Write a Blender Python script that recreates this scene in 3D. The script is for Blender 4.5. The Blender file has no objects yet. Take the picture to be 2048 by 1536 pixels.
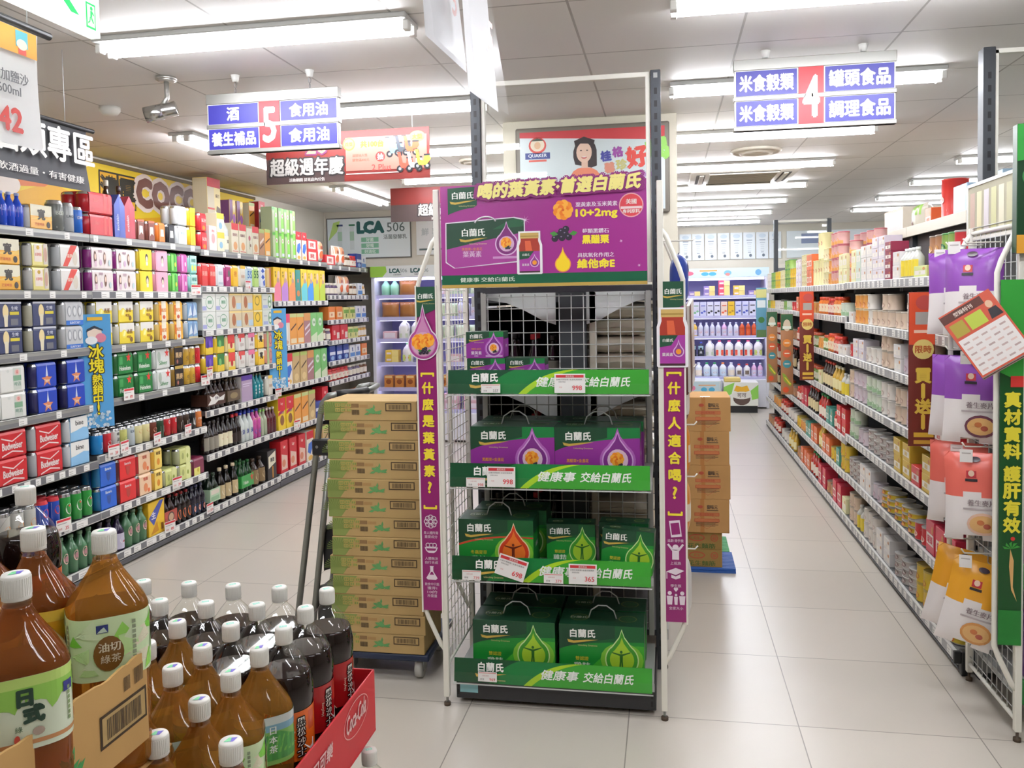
import bpy, bmesh, math, random
from mathutils import Vector, Matrix
C = bpy.context.scene.collection
rnd = random.Random(7)
PI = math.pi
# ---------------------------------------------------------------- camera, world, exposure
cd = bpy.data.cameras.new('camera'); cam = bpy.data.objects.new('camera', cd); C.objects.link(cam)
F_PX = 1703.2; PITCH = .0471819; YAW = -.179872; ROLL = -.0184236
cd.sensor_fit = 'HORIZONTAL'; cd.sensor_width = 36.0; cd.lens = F_PX/2048*36.0
cd.shift_y = -88.83/2048
cd.clip_start = .05; cd.clip_end = 60
fw = Vector((math.sin(YAW)*math.cos(PITCH), math.cos(YAW)*math.cos(PITCH), -math.sin(PITCH)))
rt = Vector((math.cos(YAW), -math.sin(YAW), 0)); up = rt.cross(fw)
r2 = rt*math.cos(ROLL)+up*math.sin(ROLL); u2 = up*math.cos(ROLL)-rt*math.sin(ROLL)
m = Matrix((r2, u2, -fw)).transposed().to_4x4(); m.translation = (0, 0, 1.54)
cam.matrix_world = m
bpy.context.scene.camera = cam
sc = bpy.context.scene
sc.view_settings.view_transform = 'Standard'; sc.view_settings.look = 'None'
sc.view_settings.exposure = .46; sc.view_settings.gamma = 1.0; sc.view_settings.use_curve_mapping = False
TUBE = 36.0                       # strength of the fluorescent tubes
cy = sc.cycles; cy.max_bounces = 10; cy.diffuse_bounces = 3; cy.glossy_bounces = 3; cy.transmission_bounces = 8; cy.transparent_max_bounces = 16
cy.adaptive_threshold = .02; cy.caustics_reflective = False; cy.caustics_refractive = False; cy.sample_clamp_indirect = 6
w = bpy.data.worlds.new('world'); sc.world = w; w.use_nodes = True
w.node_tree.nodes['Background'].inputs[0].default_value = (.9, .95, 1, 1)
w.node_tree.nodes['Background'].inputs[1].default_value = .3
# ---------------------------------------------------------------- materials
def lin(h):
    h = h.lstrip('#')
    if len(h) == 3: h = ''.join(c*2 for c in h)
    v = [int(h[i:i+2], 16)/255 for i in (0, 2, 4)]
    return tuple(x/12.92 if x <= .04045 else ((x+.055)/1.055)**2.4 for x in v)
_m = {}
def M(h, rough=.45, metal=0., emit=0., var=0., scale=30., name=None, spec=.5):
    """Principled material of one colour; VAR lets a noise texture vary its value a little."""
    k = (h, rough, metal, emit, var, scale, spec)
    if k in _m: return _m[k]
    mt = bpy.data.materials.new(name or 'paint_'+h.lstrip('#')); mt.use_nodes = True
    nt = mt.node_tree; b = nt.nodes['Principled BSDF']; c = lin(h)
    b.inputs['Base Color'].default_value = (*c, 1); b.inputs['Roughness'].default_value = rough
    b.inputs['Metallic'].default_value = metal; b.inputs['Specular IOR Level'].default_value = spec
    if emit:
        b.inputs['Emission Color'].default_value = (*c, 1); b.inputs['Emission Strength'].default_value = emit
    if var:
        tc = nt.nodes.new('ShaderNodeTexCoord'); n = nt.nodes.new('ShaderNodeTexNoise'); n.inputs['Scale'].default_value = scale
        n.inputs['Detail'].default_value = 4
        mr = nt.nodes.new('ShaderNodeMapRange'); mr.inputs['To Min'].default_value = 1-var; mr.inputs['To Max'].default_value = 1+var
        mx = nt.nodes.new('ShaderNodeMix'); mx.data_type = 'RGBA'; mx.blend_type = 'MULTIPLY'; mx.inputs[0].default_value = 1
        mx.inputs[6].default_value = (*c, 1)
        nt.links.new(tc.outputs['Object'], n.inputs['Vector']); nt.links.new(n.outputs['Fac'], mr.inputs['Value'])
        nt.links.new(mr.outputs[0], mx.inputs[7]); nt.links.new(mx.outputs[2], b.inputs['Base Color'])
    _m[k] = mt; return mt
def clear_mat(name, tint, gloss=.08, rough=.03, fres=1.35):
    """A thin clear sheet: what lies behind shows through, the surface reflects."""
    mt = bpy.data.materials.new(name); mt.use_nodes = True; nt = mt.node_tree; nt.nodes.clear()
    o = nt.nodes.new('ShaderNodeOutputMaterial'); t = nt.nodes.new('ShaderNodeBsdfTransparent'); t.inputs[0].default_value = (*tint, 1)
    g = nt.nodes.new('ShaderNodeBsdfGlossy'); g.inputs['Roughness'].default_value = rough
    f = nt.nodes.new('ShaderNodeFresnel'); f.inputs[0].default_value = fres
    ad = nt.nodes.new('ShaderNodeMath'); ad.operation = 'ADD'; ad.inputs[1].default_value = gloss; ad.use_clamp = True
    mx = nt.nodes.new('ShaderNodeMixShader'); ge = nt.nodes.new('ShaderNodeNewGeometry'); iv = nt.nodes.new('ShaderNodeMath'); iv.operation = 'SUBTRACT'; iv.inputs[0].default_value = 1
    ml = nt.nodes.new('ShaderNodeMath'); ml.operation = 'MULTIPLY'      # only the outer face of the sheet mirrors
    nt.links.new(ge.outputs['Backfacing'], iv.inputs[1]); nt.links.new(ad.outputs[0], ml.inputs[0]); nt.links.new(iv.outputs[0], ml.inputs[1])
    nt.links.new(f.outputs[0], ad.inputs[0]); nt.links.new(ml.outputs[0], mx.inputs[0]); nt.links.new(t.outputs[0], mx.inputs[1])
    nt.links.new(g.outputs[0], mx.inputs[2]); nt.links.new(mx.outputs[0], o.inputs[0])
    return mt
PET = clear_mat('clear_plastic_bottle', (.97, .98, .97), .045, .02, 1.45)
ACRYL = clear_mat('clear_acrylic', (.97, .98, .97), .02, .02, 1.2)
FILM = clear_mat('clear_film', (.98, .98, .98), .03, .25, 1.06)
def liquid(name, tint, body, share):
    """Tea: part clear amber, part cloudy brown, with a wet surface."""
    mt = bpy.data.materials.new(name); mt.use_nodes = True; nt = mt.node_tree; b = nt.nodes['Principled BSDF']; o = nt.nodes['Material Output']
    b.inputs['Base Color'].default_value = (*lin(body), 1); b.inputs['Roughness'].default_value = .03
    t = nt.nodes.new('ShaderNodeBsdfTransparent'); t.inputs[0].default_value = (*lin(tint), 1); mx = nt.nodes.new('ShaderNodeMixShader'); mx.inputs[0].default_value = share
    nt.links.new(t.outputs[0], mx.inputs[1]); nt.links.new(b.outputs[0], mx.inputs[2]); nt.links.new(mx.outputs[0], o.inputs[0]); return mt
TEA = liquid('amber_tea', '#f0c474', '#a06c2a', .5); TEA2 = liquid('dark_tea', '#e2a262', '#8a4e22', .55)
COLA = M('#1a0d0b', .02, name='dark_cola')
CHROME = M('#c8c8c6', .22, 1.); STEEL = M('#9b9c9a', .35, .9); ALU = M('#c9c8c2', .35, .8)
WHITE = M('#efeee8', .4); CREAM = M('#e9e6da', .4); BLACK = M('#17181a', .45); CHAR = M('#33363a', .5); CANTOP = M('#c4c6c8', .25, .9)
def paper(h):
    """Thin paper that lets some light through."""
    mt = bpy.data.materials.new('thin_paper'); mt.use_nodes = True; nt = mt.node_tree; b = nt.nodes['Principled BSDF']; o = nt.nodes['Material Output']; b.inputs['Base Color'].default_value = (*lin(h), 1); b.inputs['Roughness'].default_value = .6
    t = nt.nodes.new('ShaderNodeBsdfTranslucent'); t.inputs[0].default_value = (*lin(h), 1); mx = nt.nodes.new('ShaderNodeMixShader'); mx.inputs[0].default_value = .2
    nt.links.new(b.outputs[0], mx.inputs[1]); nt.links.new(t.outputs[0], mx.inputs[2]); nt.links.new(mx.outputs[0], o.inputs[0]); return mt
def cardboard(h): return M(h, .85, var=.07, scale=14)
# ---------------------------------------------------------------- geometry builder
_txt = {}
def text2d(s, shear=0., bold=.012):
    """Flat lettering, as (points, faces, width, height of a full character = 1)."""
    k = (s, shear)
    if k in _txt: return _txt[k]
    cu = bpy.data.curves.new('t', 'FONT'); cu.body = s; cu.size = 1; cu.shear = shear; cu.resolution_u = 2
    cu.dimensions = '2D'; cu.fill_mode = 'BOTH'; cu.align_x = 'LEFT'
    o = bpy.data.objects.new('t', cu); C.objects.link(o)
    dg = bpy.context.evaluated_depsgraph_get(); dg.update()
    me = bpy.data.meshes.new_from_object(o.evaluated_get(dg))
    ps = [(v.co.x, v.co.y) for v in me.vertices]; fs = [tuple(p.vertices) for p in me.polygons]
    bpy.data.objects.remove(o); bpy.data.curves.remove(cu); bpy.data.meshes.remove(me)
    if ps:
        x0 = min(p[0] for p in ps); x1 = max(p[0] for p in ps); y0 = min(p[1] for p in ps); y1 = max(p[1] for p in ps)
    else: x0 = x1 = y0 = y1 = 0
    h = max(y1-y0, .01)
    ps = [((p[0]-(x0+x1)/2)/h, (p[1]-(y0+y1)/2)/h) for p in ps]
    r = (ps, fs, (x1-x0)/h); _txt[k] = r; return r
def plane_map(o, u, v):
    o = Vector(o); u = Vector(u); v = Vector(v); n = u.cross(v).normalized()
    return lambda a, b, d=0.: o+u*a+v*b+n*d
def rot2(ps, a):
    c, s = math.cos(a), math.sin(a); return [(x*c-y*s, x*s+y*c) for x, y in ps]
class G:
    def __init__(self): self.v = []; self.f = []; self.fm = []; self.ms = []; self.sm = []
    def mi(self, m):
        if isinstance(m, str): m = M(m)
        if m not in self.ms: self.ms.append(m)
        return self.ms.index(m)
    def add(self, vs, fs, m, smooth=False):
        b = len(self.v); i = self.mi(m); self.v += [tuple(p) for p in vs]
        for q in fs: self.f.append(tuple(b+k for k in q)); self.fm.append(i); self.sm.append(smooth)
        return self
    def box(self, x0, x1, y0, y1, z0, z1, m, c=0.):
        """Box with chamfered edges of size C; faces -Y, +X, +Y, -X, +Z, -Z."""
        if c <= 0:
            vs = [(x, y, z) for z in (z0, z1) for x, y in ((x0, y0), (x1, y0), (x1, y1), (x0, y1))]
            return self.add(vs, [(0, 1, 5, 4), (1, 2, 6, 5), (2, 3, 7, 6), (3, 0, 4, 7), (4, 5, 6, 7), (3, 2, 1, 0)], m)
        bm = bmesh.new(); bmesh.ops.create_cube(bm, size=1)
        for q in bm.verts: q.co = Vector(((x0+x1)/2+q.co.x*(x1-x0), (y0+y1)/2+q.co.y*(y1-y0), (z0+z1)/2+q.co.z*(z1-z0)))
        bmesh.ops.bevel(bm, geom=bm.edges[:], offset=c, segments=1, affect='EDGES')
        bm.verts.index_update()
        self.add([q.co for q in bm.verts], [tuple(k.index for k in f.verts) for f in bm.faces], m); bm.free(); return self
    def rbox(self, x0, x1, y0, y1, z0, z1, m, c, seg=3):
        bm = bmesh.new(); bmesh.ops.create_cube(bm, size=1)
        for q in bm.verts: q.co = Vector(((x0+x1)/2+q.co.x*(x1-x0), (y0+y1)/2+q.co.y*(y1-y0), (z0+z1)/2+q.co.z*(z1-z0)))
        bmesh.ops.bevel(bm, geom=bm.edges[:], offset=c, segments=seg, affect='EDGES', profile=.5)
        bm.verts.index_update()
        self.add([q.co for q in bm.verts], [tuple(k.index for k in f.verts) for f in bm.faces], m, True); bm.free(); return self
    def quad(self, a, b, c, d, m): return self.add([a, b, c, d], [(0, 1, 2, 3)], m)
    def lathe(self, prof, n=20, m=None, c=(0, 0), sq=None, phase=0.):
        """prof: [(r, z) or (r, z, material of the band below)]; sq(z) gives the superellipse power."""
        b = len(self.v)
        for p in prof:
            e = sq(p[1]) if sq else 2
            for k in range(n):
                a = 2*PI*k/n+phase; ca, sa = math.cos(a), math.sin(a)
                q = p[0] if e == 2 else p[0]/((abs(ca)**e+abs(sa)**e)**(1/e))
                self.v.append((c[0]+q*ca, c[1]+q*sa, p[1]))
        for j in range(len(prof)-1):
            i = self.mi(prof[j+1][2] if len(prof[j+1]) > 2 else m)
            for k in range(n):
                k2 = (k+1) % n
                self.f.append((b+j*n+k, b+j*n+k2, b+(j+1)*n+k2, b+(j+1)*n+k)); self.fm.append(i); self.sm.append(True)
        i = self.mi(prof[0][2] if len(prof[0]) > 2 else (m or prof[1][2]))
        if prof[0][0] > 1e-4: self.f.append(tuple(b+k for k in reversed(range(n)))); self.fm.append(i); self.sm.append(False)
        j = len(prof)-1; i = self.mi(prof[-1][2] if len(prof[-1]) > 2 else m)
        if prof[-1][0] > 1e-4: self.f.append(tuple(b+j*n+k for k in range(n))); self.fm.append(i); self.sm.append(False)
        return self
    def tube(self, path, r, m, n=8, closed=False):
        """Round tube along a path of points."""
        P = [Vector(p) for p in path]; b = len(self.v); L = len(P); prev = None
        for i, p in enumerate(P):
            t = (P[(i+1) % L]-P[i-1]) if closed else (P[min(i+1, L-1)]-P[max(i-1, 0)]); t.normalize()
            a = prev if prev is not None and abs(prev.dot(t)) < .95 else (Vector((0, 0, 1)) if abs(t.z) < .9 else Vector((1, 0, 0)))
            x = (a-t*a.dot(t)).normalized(); y = t.cross(x); prev = x
            for k in range(n):
                q = 2*PI*k/n; self.v.append(tuple(p+x*(r*math.cos(q))+y*(r*math.sin(q))))
        i = self.mi(m)
        for j in range(L if closed else L-1):
            for k in range(n):
                k2 = (k+1) % n; j2 = (j+1) % L
                self.f.append((b+j*n+k, b+j*n+k2, b+j2*n+k2, b+j2*n+k)); self.fm.append(i); self.sm.append(True)
        if not closed:
            self.f.append(tuple(b+k for k in reversed(range(n)))); self.f.append(tuple(b+(L-1)*n+k for k in range(n))); self.fm += [i, i]; self.sm += [False, False]
        return self
    def poly(self, ps, m, mp, d=.0006):
        """A flat printed shape; ps are (a, b) in the map's plane."""
        return self.add([mp(a, b, d) for a, b in ps], [tuple(range(len(ps)))], m)
    def rect(self, a0, b0, a1, b1, m, mp, d=.0006, n=1):
        if n == 1: return self.poly([(a0, b0), (a1, b0), (a1, b1), (a0, b1)], m, mp, d)
        vs = []; 
        for i in range(n+1):
            a = a0+(a1-a0)*i/n; vs += [mp(a, b0, d), mp(a, b1, d)]
        return self.add(vs, [(2*i, 2*i+2, 2*i+3, 2*i+1) for i in range(n)], m)
    def oval(self, a, b, ra, rb, m, mp, d=.0006, n=18):
        return self.poly([(a+ra*math.cos(2*PI*k/n), b+rb*math.sin(2*PI*k/n)) for k in range(n)], m, mp, d)
    def ring(self, a, b, ra, rb, wd, m, mp, d=.0006, n=24):
        vs = []
        for k in range(n):
            q = 2*PI*k/n; c, s = math.cos(q), math.sin(q)
            vs += [mp(a+ra*c, b+rb*s, d), mp(a+(ra-wd)*c, b+(rb-wd)*s, d)]
        return self.add(vs, [(2*k, (2*k+2) % (2*n), (2*k+3) % (2*n), 2*k+1) for k in range(n)], m)
    def text(self, s, a, b, h, m, mp, d=.001, w=None, bold=.02, shear=0., rot=0., sp=None):
        """Lettering centred on (a, b), H high; W squeezes it to that width."""
        ps, fs, tw = text2d(s, shear, bold)
        if not ps: return self
        kx = h if w is None else w/max(tw, .01)
        ps = [(x*kx, y*h) for x, y in ps]
        if rot: ps = rot2(ps, rot)
        e = bold*h*1.3                      # heavier strokes: the same lettering set again a hair to each side
        st = [(0, 0)] if e < .0 else ([(-e, 0), (e, 0), (0, e), (0, -e)] if bold < .06 else [(e*math.cos(k*PI/5), e*math.sin(k*PI/5)) for k in range(10)])
        if h < .012: st = [(0, 0)]
        elif h < .03 and bold < .06: st = st[:2]
        for i, (dx, dy) in enumerate(st): self.add([mp(a+x+dx, b+y+dy, d+i*.00007) for x, y in ps], fs, m)
        return self
    def vtext(self, s, a, b, h, step, m, mp, d=.001, bold=.02, rot=0.):
        for i, ch in enumerate(s):
            if ch != ' ': self.text(ch, a, b-i*step, h, m, mp, d, bold=bold, rot=rot)
        return self
    def drop(self, a, b, r, h, m, mp, d=.0008, n=24):
        """A water drop: round below, pointed above; (a, b) is the centre of its round part."""
        ps = []
        for k in range(n+1):
            q = PI*.93*k/n*2-PI*.93-PI/2
            ps.append((a+r*math.cos(q)*1., b+r*math.sin(q)))
        ps = [(a+r*math.cos(q), b+r*math.sin(q)) for q in [(-PI/2-PI*.80)+2*PI*.80*k/n for k in range(n+1)]]
        x0 = ps[-1]; tip = (a, b+h)
        mid = [(x0[0]*.45+tip[0]*.55-(x0[0]-a)*.18, x0[1]*.45+tip[1]*.55)]
        mid2 = [(2*a-mid[0][0], mid[0][1])]
        return self.poly(ps+mid+[tip]+mid2, m, mp, d)
    def merge(self, g, mat4):
        b = len(self.v); self.v += [tuple(mat4 @ Vector(p)) for p in g.v]
        for q, i, s in zip(g.f, g.fm, g.sm): self.f.append(tuple(b+k for k in q)); self.fm.append(self.mi(g.ms[i])); self.sm.append(s)
        return self
    def mesh(self, name):
        me = bpy.data.meshes.new(name); me.from_pydata(self.v, [], self.f)
        for mt in self.ms: me.materials.append(mt)
        me.polygons.foreach_set('material_index', self.fm); me.polygons.foreach_set('use_smooth', self.sm)
        me.update(); return me
    def obj(self, name, parent=None, loc=(0, 0, 0), rz=0., rot=None):
        o = bpy.data.objects.new(name, self.mesh(name)); C.objects.link(o); o.location = loc
        o.rotation_euler = rot or (0, 0, rz)
        if parent: o.parent = parent
        return o
_labels = set()
def tag(o, label, cat, group=None):
    if label in _labels and not group: print('DUP LABEL', label)
    if len(label.split()) > 16: print('LONG LABEL', len(label.split()), label)
    _labels.add(label); o['label'] = label; o['category'] = cat
    if group: o['group'] = group
    return o
def thing(name, label, cat, loc=(0, 0, 0), rz=0., group=None):
    o = bpy.data.objects.new(name, None); C.objects.link(o); o.empty_display_size = .05; o.location = loc; o.rotation_euler = (0, 0, rz)
    return tag(o, label, cat, group)
def struct(g, name):
    o = g.obj(name); o['kind'] = 'structure'; return o
def dup(src, loc, rz=None, parent=None):
    """Copy of a thing together with its parts and sub-parts; mesh data is shared."""
    c = src.copy(); C.objects.link(c)
    if parent is not None: c.parent = parent
    else:
        if loc is not None: c.location = loc
        if rz is not None: c.rotation_euler = (0, 0, rz)
    for k in src.children: dup(k, None, None, c)
    return c
# ---------------------------------------------------------------- room shell
def grid_mat(name, base, base2, line, bw, rh, mort, ox, oy, rough, var=.04, bump=0.):
    mt = bpy.data.materials.new(name); mt.use_nodes = True; nt = mt.node_tree; b = nt.nodes['Principled BSDF']
    tc = nt.nodes.new('ShaderNodeTexCoord'); mp = nt.nodes.new('ShaderNodeMapping'); mp.inputs['Location'].default_value = (ox, oy, 0)
    br = nt.nodes.new('ShaderNodeTexBrick'); br.offset = 0; br.squash = 1
    for k, v in (('Scale', 1), ('Brick Width', bw), ('Row Height', rh), ('Mortar Size', mort), ('Mortar Smooth', .2), ('Bias', 0)): br.inputs[k].default_value = v
    br.inputs['Color1'].default_value = (*lin(base), 1); br.inputs['Color2'].default_value = (*lin(base2), 1); br.inputs['Mortar'].default_value = (*lin(line), 1)
    n = nt.nodes.new('ShaderNodeTexNoise'); n.inputs['Scale'].default_value = 3.; n.inputs['Detail'].default_value = 6
    mr = nt.nodes.new('ShaderNodeMapRange'); mr.inputs['To Min'].default_value = 1-var; mr.inputs['To Max'].default_value = 1+var
    mx = nt.nodes.new('ShaderNodeMix'); mx.data_type = 'RGBA'; mx.blend_type = 'MULTIPLY'; mx.inputs[0].default_value = 1
    L = nt.links.new
    L(tc.outputs['Object'], mp.inputs[0]); L(mp.outputs[0], br.inputs['Vector']); L(tc.outputs['Object'], n.inputs['Vector'])
    L(n.outputs['Fac'], mr.inputs['Value']); L(br.outputs['Color'], mx.inputs[6]); L(mr.outputs[0], mx.inputs[7]); L(mx.outputs[2], b.inputs['Base Color'])
    b.inputs['Roughness'].default_value = rough
    if bump:
        bp = nt.nodes.new('ShaderNodeBump'); bp.inputs['Strength'].default_value = bump; bp.inputs['Distance'].default_value = .002; bp.invert = True
        L(br.outputs['Fac'], bp.inputs['Height']); L(bp.outputs[0], b.inputs['Normal'])
    return mt
FLOOR = grid_mat('glazed_floor_tiles', '#cfc7bb', '#cac2b6', '#8d867c', .6, .6, .0022, .15, -.1, .28, .03, .4)
CEIL = grid_mat('ceiling_panels', '#ebe8e3', '#e8e5e0', '#b5b1ab', .61, .635, .005, -.29, -.37, .6, .02, .5)
HC = 2.54
g = G(); g.box(-3.8, 5.2, -3.2, 12.9, -.1, 0, FLOOR); struct(g, 'floor')
g = G(); g.box(-3.8, 5.2, -3.2, 12.9, HC, HC+.1, CEIL); struct(g, 'ceiling')
WALLM = M('#dcd6c8', .7, var=.03, scale=2.)
g = G(); g.box(-3.86, -3.74, -3.2, 9.8, 0, HC, WALLM); struct(g, 'wall_left')
g = G(); g.box(5.1, 5.2, -3.2, 12.9, 0, HC, WALLM); struct(g, 'wall_right')
g = G(); g.box(-3.8, 5.2, -3.3, -3.2, 0, HC, WALLM); struct(g, 'wall_front')
g = G(); g.box(-1.5, 5.2, 12.75, 12.85, 0, HC, WALLM); struct(g, 'wall_back')
g = G(); g.box(-3.8, -1.4, 9.62, 9.7, 0, HC, WALLM); g.box(-3.74, -1.5, 9.0, 9.06, 1.925, HC, WALLM); struct(g, 'wall_back_left')
g = G(); g.box(-1.5, -1.4, 9.8, 12.8, 0, HC, WALLM); struct(g, 'wall_partition')
g = G(); g.box(-.9, .065, 4.78, 5.6, 0, HC, M('#e0d9c6', .6, var=.03, scale=2.), .004); struct(g, 'pillar')
# ---------------------------------------------------------------- ceiling lights
TUBEM = M('#f6f8ff', .4, emit=TUBE, name='lit_fluorescent_tube')
HOUS = M('#c9c9c5', .4)
def make_light():
    t = thing('ceiling_light', 'tmp', 'light')
    h = G(); h.box(-.605, .605, -.08, .08, -.02, 0, HOUS, .004); h.box(-.58, .58, -.012, .012, -.032, -.02, HOUS, .002)
    h.obj('housing', t)
    for s in (-1, 1):
        y = s*.036; u = G(); b = G()
        b.lathe([(.0001, 0), (.013, 0), (.013, 1.17), (.0001, 1.17)], 12, TUBEM)
        u.merge(b, Matrix.Translation((-.585, y, -.037)) @ Matrix.Rotation(PI/2, 4, 'Y'))
        tb = u.obj('fluorescent_tube', t)
        for sx in (-1, 1): e = G(); e.box(sx*.596-.012, sx*.596+.012, y-.016, y+.016, -.054, -.02, WHITE, .003); e.obj('lamp_holder', t)
    return t
L0 = make_light(); used = 0
def put_light(x, y, rz, label, group=None):
    global used
    t = L0 if used == 0 else dup(L0, None, None); used += 1
    t.location = (x, y, HC); t.rotation_euler = (0, 0, rz)
    t['label'] = label; t['category'] = 'light'; t['group'] = 'fluorescent ceiling lights'; _labels.add(label)
ORD = ['first', 'second', 'third', 'fourth', 'fifth', 'sixth', 'seventh', 'eighth', 'ninth', 'tenth', 'eleventh', 'twelfth', 'thirteenth', 'fourteenth', 'fifteenth', 'sixteenth', 'seventeenth', 'eighteenth']
for i, y in enumerate((1.7, .45)): put_light(-1.48, y, 0, 'twin tube ceiling light over the drink bottles, out of the picture above'if i == 0 else 'twin tube ceiling light near the entrance of aisle five')
for i, y in enumerate((2.95, 4.2, 5.45, 6.7)): put_light(-1.48, y, 0, ['nearest twin tube light over aisle five, above the security camera', 'twin tube ceiling light behind the aisle five sign', 'twin tube ceiling light behind the scooter banner', 'twin tube ceiling light above the far red anniversary banner'][i])
for i, y in enumerate((1.7, .45)): put_light(.62, y, 0, ['twin tube ceiling light in front of aisle four', 'twin tube ceiling light near the entrance of aisle four'][i])
for i, y in enumerate((2.97, 4.17, 5.42, 6.7, 7.95, 9.2, 10.45, 11.7)): put_light(.63, y, 0, ['nearest twin tube light over aisle four, at the picture edge', 'twin tube ceiling light behind the aisle four sign', 'twin tube ceiling light just below the aisle four sign', 'twin tube ceiling light between round diffuser and air conditioner'][i] if i < 4 else '%s twin tube light counted from the near end of aisle four' % ORD[i])
for i, y in enumerate((1.7, 5.6, 6.9, 8.15, 9.4, 10.6)): put_light(2.75, y, 0, ['twin tube ceiling light above the right display end', 'twin tube ceiling light seen beside the right black upright'][i] if i < 2 else '%s twin tube light beyond the right shelves from the near side' % ORD[i-2])
for i, y in enumerate((5.15, 7.55)): put_light(-2.75, y, PI/2, ['lengthwise twin tube light over the left shelves behind aisle five sign', 'lengthwise twin tube light over the far left shelves'][i])
# ---------------------------------------------------------------- ceiling fittings
t = thing('security_camera', 'silver bullet security camera hanging from the ceiling', 'camera', (-2.15, 3.46, HC))
g = G(); g.lathe([(.045, -.012, ALU), (.045, 0, ALU)], 20); g.lathe([(.03, -.02, ALU), (.045, -.012, ALU)], 20); g.obj('mount_plate', t)
g = G(); g.tube([(0, 0, -.01), (0, 0, -.06), (.004, -.005, -.09), (-.01, -.02, -.125)], .011, ALU); g.obj('arm', t)
R_ = Matrix.Translation((-.01, -.02, -.15)) @ Matrix.Scale(.72, 4) @ Matrix.Rotation(math.radians(200), 4, 'Z') @ Matrix.Rotation(math.radians(104), 4, 'Y')
b = G(); b.lathe([(.038, -.085), (.044, -.08), (.044, .08), (.04, .085)], 24, CHROME); g = G(); g.merge(b, R_); bd = g.obj('body', t)
b = G(); b.lathe([(.047, -.0), (.047, .105), (.042, .105), (.04, .088)], 24, CHROME); g = G(); g.merge(b, R_); g.obj('sun_shield', t)
b = G(); b.lathe([(.0001, .086), (.036, .0862)], 20, BLACK); b.lathe([(.0001, .089), (.012, .0885)], 14, M('#2a2c3a', .05)); g = G(); g.merge(b, R_); g.obj('lens', t)
def chain(g, x, y, z0, z1):
    n = int((z1-z0)/.02)
    for i in range(n):
        z = z0+(i+.5)*(z1-z0)/n; pts = []
        for k in range(8):
            q = 2*PI*k/8; a = .006*math.cos(q); c = .0125*math.sin(q)
            pts.append((x+(a if i % 2 else 0), y+(0 if i % 2 else a), z+c))
        g.tube(pts, .0016, STEEL, 5, True)
BLUE = M('#3d3aa0', .35); RED = M('#d2343c', .35)
def aisle_sign(label, x0, x1, y, z0, z1, num, rows, hooks):
    t = thing('aisle_sign', label, 'sign', ((x0+x1)/2, y, z0)); W = x1-x0; H = z1-z0
    mp = plane_map((-W/2, -.018, 0), (1, 0, 0), (0, 0, 1)); cw = W*.155
    ALU = M('#a3a29c', .4, .85); f = G(); f.box(-W/2, W/2, -.012, .012, 0, H, ALU)
    for a, b in ((0, .018), (H*.42, H*.42+.018), (H-.045, H)): f.box(-W/2-.004, W/2+.004, -.018, .018, a, b, ALU, .002)
    f.obj('frame', t)
    ca = W*.405; hs = [(H*.42+.02, H-.048), (.02, H*.42-.002)]
    for r in range(2):
        for c in range(2):
            a0, a1 = ((.006, ca-.006), (ca+cw+.006, W-.006))[c]; b0, b1 = hs[r]
            p = G(); p.rect(a0-.004, b0-.003, a1+.004, b1+.003, WHITE, mp, -.003); p.rect(a0, b0, a1, b1, BLUE, mp, -.002)
            s = rows[r][c]; hh = (b1-b0)*.66
            if len(s) == 4: p.text(s, (a0+a1)/2, (b0+b1)/2, hh, WHITE, mp, -.001, w=(a1-a0)*.88, bold=.03)
            else: p.text(s, (a0+a1)/2, (b0+b1)/2, hh*1.02, WHITE, mp, -.001, bold=.03)
            p.obj('name_panel', t)
    p = G(); p.rect(ca, .012, ca+cw, H-.042, RED, mp, -.001); p.text(num, ca+cw/2, H*.44, H*.56, WHITE, mp, 0, bold=.025, w=cw*.6); p.obj('number_panel', t)
    for hx in hooks:
        c = G(); chain(c, hx-(x0+x1)/2, 0, H, HC-z0-.03); c.lathe([(.012, HC-z0-.03, WHITE), (.02, HC-z0-.0, WHITE)], 10, c=(hx-(x0+x1)/2, 0)); c.obj('chain', t)
aisle_sign('hanging blue and red aisle sign number 5, liquor and cooking oil', -1.975, -1.37, 3.5, 2.2, 2.46, '5', (('酒', '食用油'), ('養生補品', '食用油')), (-1.845, -1.5))
aisle_sign('hanging blue and red aisle sign number 4, canned food and grains', .285, .91, 3.68, 2.215, 2.505, '4', (('米食穀類', '罐頭食品'), ('米食穀類', '調理食品')), (.41, .79))
# exit sign (green arrow and running figure on a lit white panel)
t = thing('exit_sign', 'lit white emergency exit sign with green arrow, hanging at upper left', 'sign', (-1.315, 1.83, 2.17), PI/2)
g = G(); g.box(-.34, .0, -.012, .012, 0, .3, M('#f4fbf6', .4, emit=1.2, name='lit_exit_panel')); g.obj('panel', t)
GRN = M('#1fc65c', .4, emit=.35, name='lit_exit_green'); mp = plane_map((-.34, -.013, 0), (1, 0, 0), (0, 0, 1))
g = G()
k_ = lambda a, b: (.29+(a-.255)*.62, .012+(b-.02)*.62)
g.poly([k_(a, b) for a, b in ((.255, .02), (.31, .02), (.31, .115), (.255, .115))], GRN, mp); g.poly([k_(a, b) for a, b in ((.262, .028), (.303, .028), (.303, .107), (.262, .107))], WHITE, mp, .001)
g.oval(*k_(.285, .095), .0045, .0045, GRN, mp, .0016, 10)
for q in ([(.279, .085), (.29, .087), (.287, .062), (.278, .06)], [(.287, .062), (.297, .045), (.293, .041), (.281, .058)], [(.28, .062), (.276, .045), (.266, .036), (.264, .041), (.272, .048), (.275, .063)], [(.29, .085), (.3, .074), (.298, .07), (.287, .078)]): g.poly([k_(*p) for p in q], GRN, mp, .0016)
g.poly([(.14, .105), (.24, .19), (.268, .19), (.2, .125), (.325, .125), (.325, .085), (.2, .085), (.268, .03), (.24, .03)], GRN, mp); g.obj('pictogram', t)
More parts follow.
